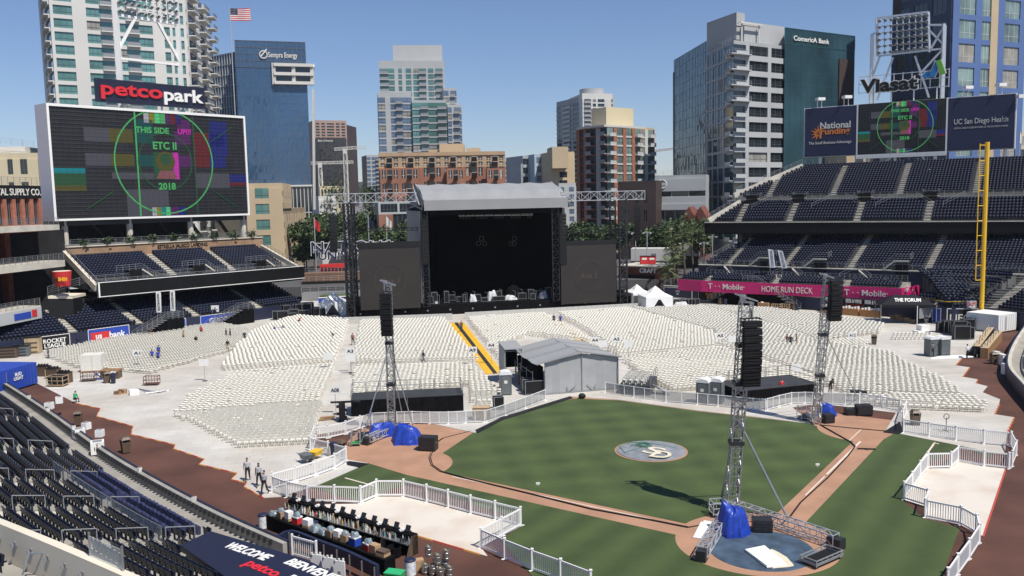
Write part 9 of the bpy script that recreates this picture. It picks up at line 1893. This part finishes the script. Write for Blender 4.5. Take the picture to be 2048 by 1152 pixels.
flagpole(628,434,192,GZ,'white flagpole with a drooping red flag left of the stage','red'); flagpole(736,430,190,GZ,'white flagpole with a drooping dark flag behind the left stage screen','dark'); flagpole(772,430,196,GZ,'white flagpole with a drooping pale flag beside the low grey office','white'); flagpole(2040,262,176,10,'flagpole with a pale flag at the right edge','white')
# lamp posts
for i,(px,y0,Y) in enumerate(((1408,483,178),(1271,463,190),(1294,462,190),(1425,470,184))):
    tp_=A(px,y0,Y); b=Vector((tp_.x,tp_.y,GZ)); m=MB().use('alu').tube(b,tp_,.10,6).bar(tp_+Vector((-.8,0,-.3)),tp_+Vector((.8,0,-.3)),.1); [m.box(tp_+Vector((s,0,-.45)),(.4,.4,.3)) for s in (-.8,.8)]; single('street_lamp',m,('twin headed lamp post beside the right stand','twin headed lamp post right of the stage tower','twin headed lamp post left of the palms','twin headed lamp post at the upper deck corner')[i],'lamp post','lamp posts right of the stage')
# planters on the landing wall
for k in range(9):
    u=.10+.105*k; p=cpt(cL,LLn*u,13.2,13.9); t=thing('planter','leafy hanging planter on the landing rail under the left scoreboard','planter',p.to_tuple(),0,'planters along the landing rail'); part('pot',MB().use('dark_metal').box((p.x,p.y-.25,p.z-.1),(1.0,.5,.45),.8),t,True); m=MB(); rnd=random.Random(k)
    for j in range(60): q=Vector((p.x+rnd.gauss(0,.45),p.y-.3+rnd.gauss(0,.3),p.z+.25+rnd.gauss(0,.32))); s=.2; u_=Vector((rnd.gauss(0,1),rnd.gauss(0,1),rnd.gauss(0,1))).normalized(); v_=u_.orthogonal().normalized()*s; w_=u_.cross(v_); m.use('leaf_mid' if j%2 else 'leaf_dark').quad(q-v_-w_*.6,q+v_-w_*.6,q+v_+w_*.6,q-v_+w_*.6)
    part('leaves',m,t,True)
# street climbing away, hills
mb=MB().use('street'); a0,a1=A(684,440,400),A(738,440,400); b0,b1=A(702,386,1400),A(716,386,1400); c0,c1=A(640,478,300),A(760,478,300); mb.add([c0,c1,a1,a0,b1,b0],[(0,1,2,3),(3,2,4,5)]); setting('street',mb)
mb=MB().use('hill'); 
for s,(q0,q1) in ((0,((600,440),(684,440))),(1,((738,440),(790,440)))):
    p0=A(*q0,400);p1=A(*q1,400); r0=A(q0[0],384,1400);r1=A((702,716+74)[s] if s==0 else 790,384,1400)
    if s==0: r1=A(702,386,1400)
    else: r0=A(716,386,1400)
    mb.add([p0-Vector((0,0,.3)),p1,r1,r0],[(0,1,2,3)])
setting('hillside',mb)
mb=MB().use('hill'); rnd=random.Random(4); n=120; vs=[]
for k in range(n+1): x=-3200+6400*k/n; h=62+16*math.sin(k*.31)+9*math.sin(k*.83+1)+rnd.random()*6; h=h if abs(x+420)>420 else h+26; vs+=[(x,2700,-1),(x,2700,h),(x,3300,h*.9)]
mb.add(vs,[(3*k,3*k+3,3*k+4,3*k+1) for k in range(n)]+[(3*k+1,3*k+4,3*k+5,3*k+2) for k in range(n)]); setting('hills',mb)
for i in range(26):
    s=-1 if i%2 else 1; f=(i//2)/13; Y=330+f*f*900; xl=A(684 if s<0 else 738,440,400); px=(684-14*(1-f)-8 if s<0 else 738+10*(1-f)+0)+ (702-684)*f*(1 if s<0 else -1.2); base=A(px,440-50*f**.7,Y); tree(base.to_tuple(),9+2*(i%3),9,'dark tree lining the %s side of the climbing street'%('left' if s<0 else 'right'),dense=160,seed=100+i,group='trees lining the climbing street')
def car(px,py,Y,col,lb,rz=0.):
    b=A(px,py,Y); m=MB().use(col); prof=[(-2.2,.35),(2.2,.35),(2.2,.85),(1.4,.95),(.8,1.45),(-1.2,1.45),(-1.9,.95),(-2.2,.9)]; t=thing('parked_car',lb,'car',b.to_tuple(),0,'cars on the climbing street'); m.extr([(b.x-.9,b.y+y,b.z+z) for y,z in prof],(1.8,0,0)); part('body',m,t,True); w=MB().use('glass_dark').hexa([(b.x-.75,b.y-1.75,b.z+.98),(b.x+.75,b.y-1.75,b.z+.98),(b.x+.75,b.y-1.7,b.z+.98),(b.x-.75,b.y-1.7,b.z+.98),(b.x-.7,b.y-1.28,b.z+1.4),(b.x+.7,b.y-1.28,b.z+1.4),(b.x+.7,b.y-1.2,b.z+1.4),(b.x-.7,b.y-1.2,b.z+1.4)]); part('rear_window',w,t,True); w=MB().use('black'); [w.tube((b.x+s*.92,b.y+y,b.z+.33),(b.x+s*.75,b.y+y,b.z+.33),.33,10) for s in (-1,1) for y in (-1.3,1.3)]; part('wheels',w,t,True)
for i,(px,py,Y,c_) in enumerate(((694,430,430,'white_paint'),(726,428,440,'black'),(704,418,560,'red'),(722,415,590,'grey_metal'),(708,404,800,'white_paint'),(717,402,850,'navy'))): 
    f=(Y-400)/1000; z=a0.z+(b0.z-a0.z)*f; bx_=A(px,py,Y); px_,py_=px,to_px((bx_.x,Y,z))[1]; car(px,py_,Y,c_,('white car lowest on the climbing street','black car lowest right on the climbing street','red car a little up the climbing street','grey car a little up the climbing street','white car far up the climbing street','dark car far up the climbing street')[i])
# ================= THIN SUMMER HAZE
hz=MB().use('white_paint').hexa([(-3500,-300,-1.6),(3500,-300,-1.6),(3500,4200,-1.6),(-3500,4200,-1.6),(-3500,-300,170),(3500,-300,170),(3500,4200,170),(-3500,4200,170)])
hm=bpy.data.materials.new('haze'); hm.use_nodes=True; ht=hm.node_tree; ht.nodes.clear(); ho=ht.nodes.new('ShaderNodeOutputMaterial'); hv=ht.nodes.new('ShaderNodeVolumePrincipled'); hv.inputs['Color'].default_value=(.86,.92,1,1); hv.inputs['Density'].default_value=.00008; hv.inputs['Anisotropy'].default_value=.2; ht.links.new(hv.outputs[0],ho.inputs['Volume'])
M['haze_air']=hm; hz.ms=['haze_air']; h_=link(bpy.data.objects.new('haze',mesh_of('haze',hz))); tag(h_,'thin pale summer haze over the whole city','haze',None,'stuff')
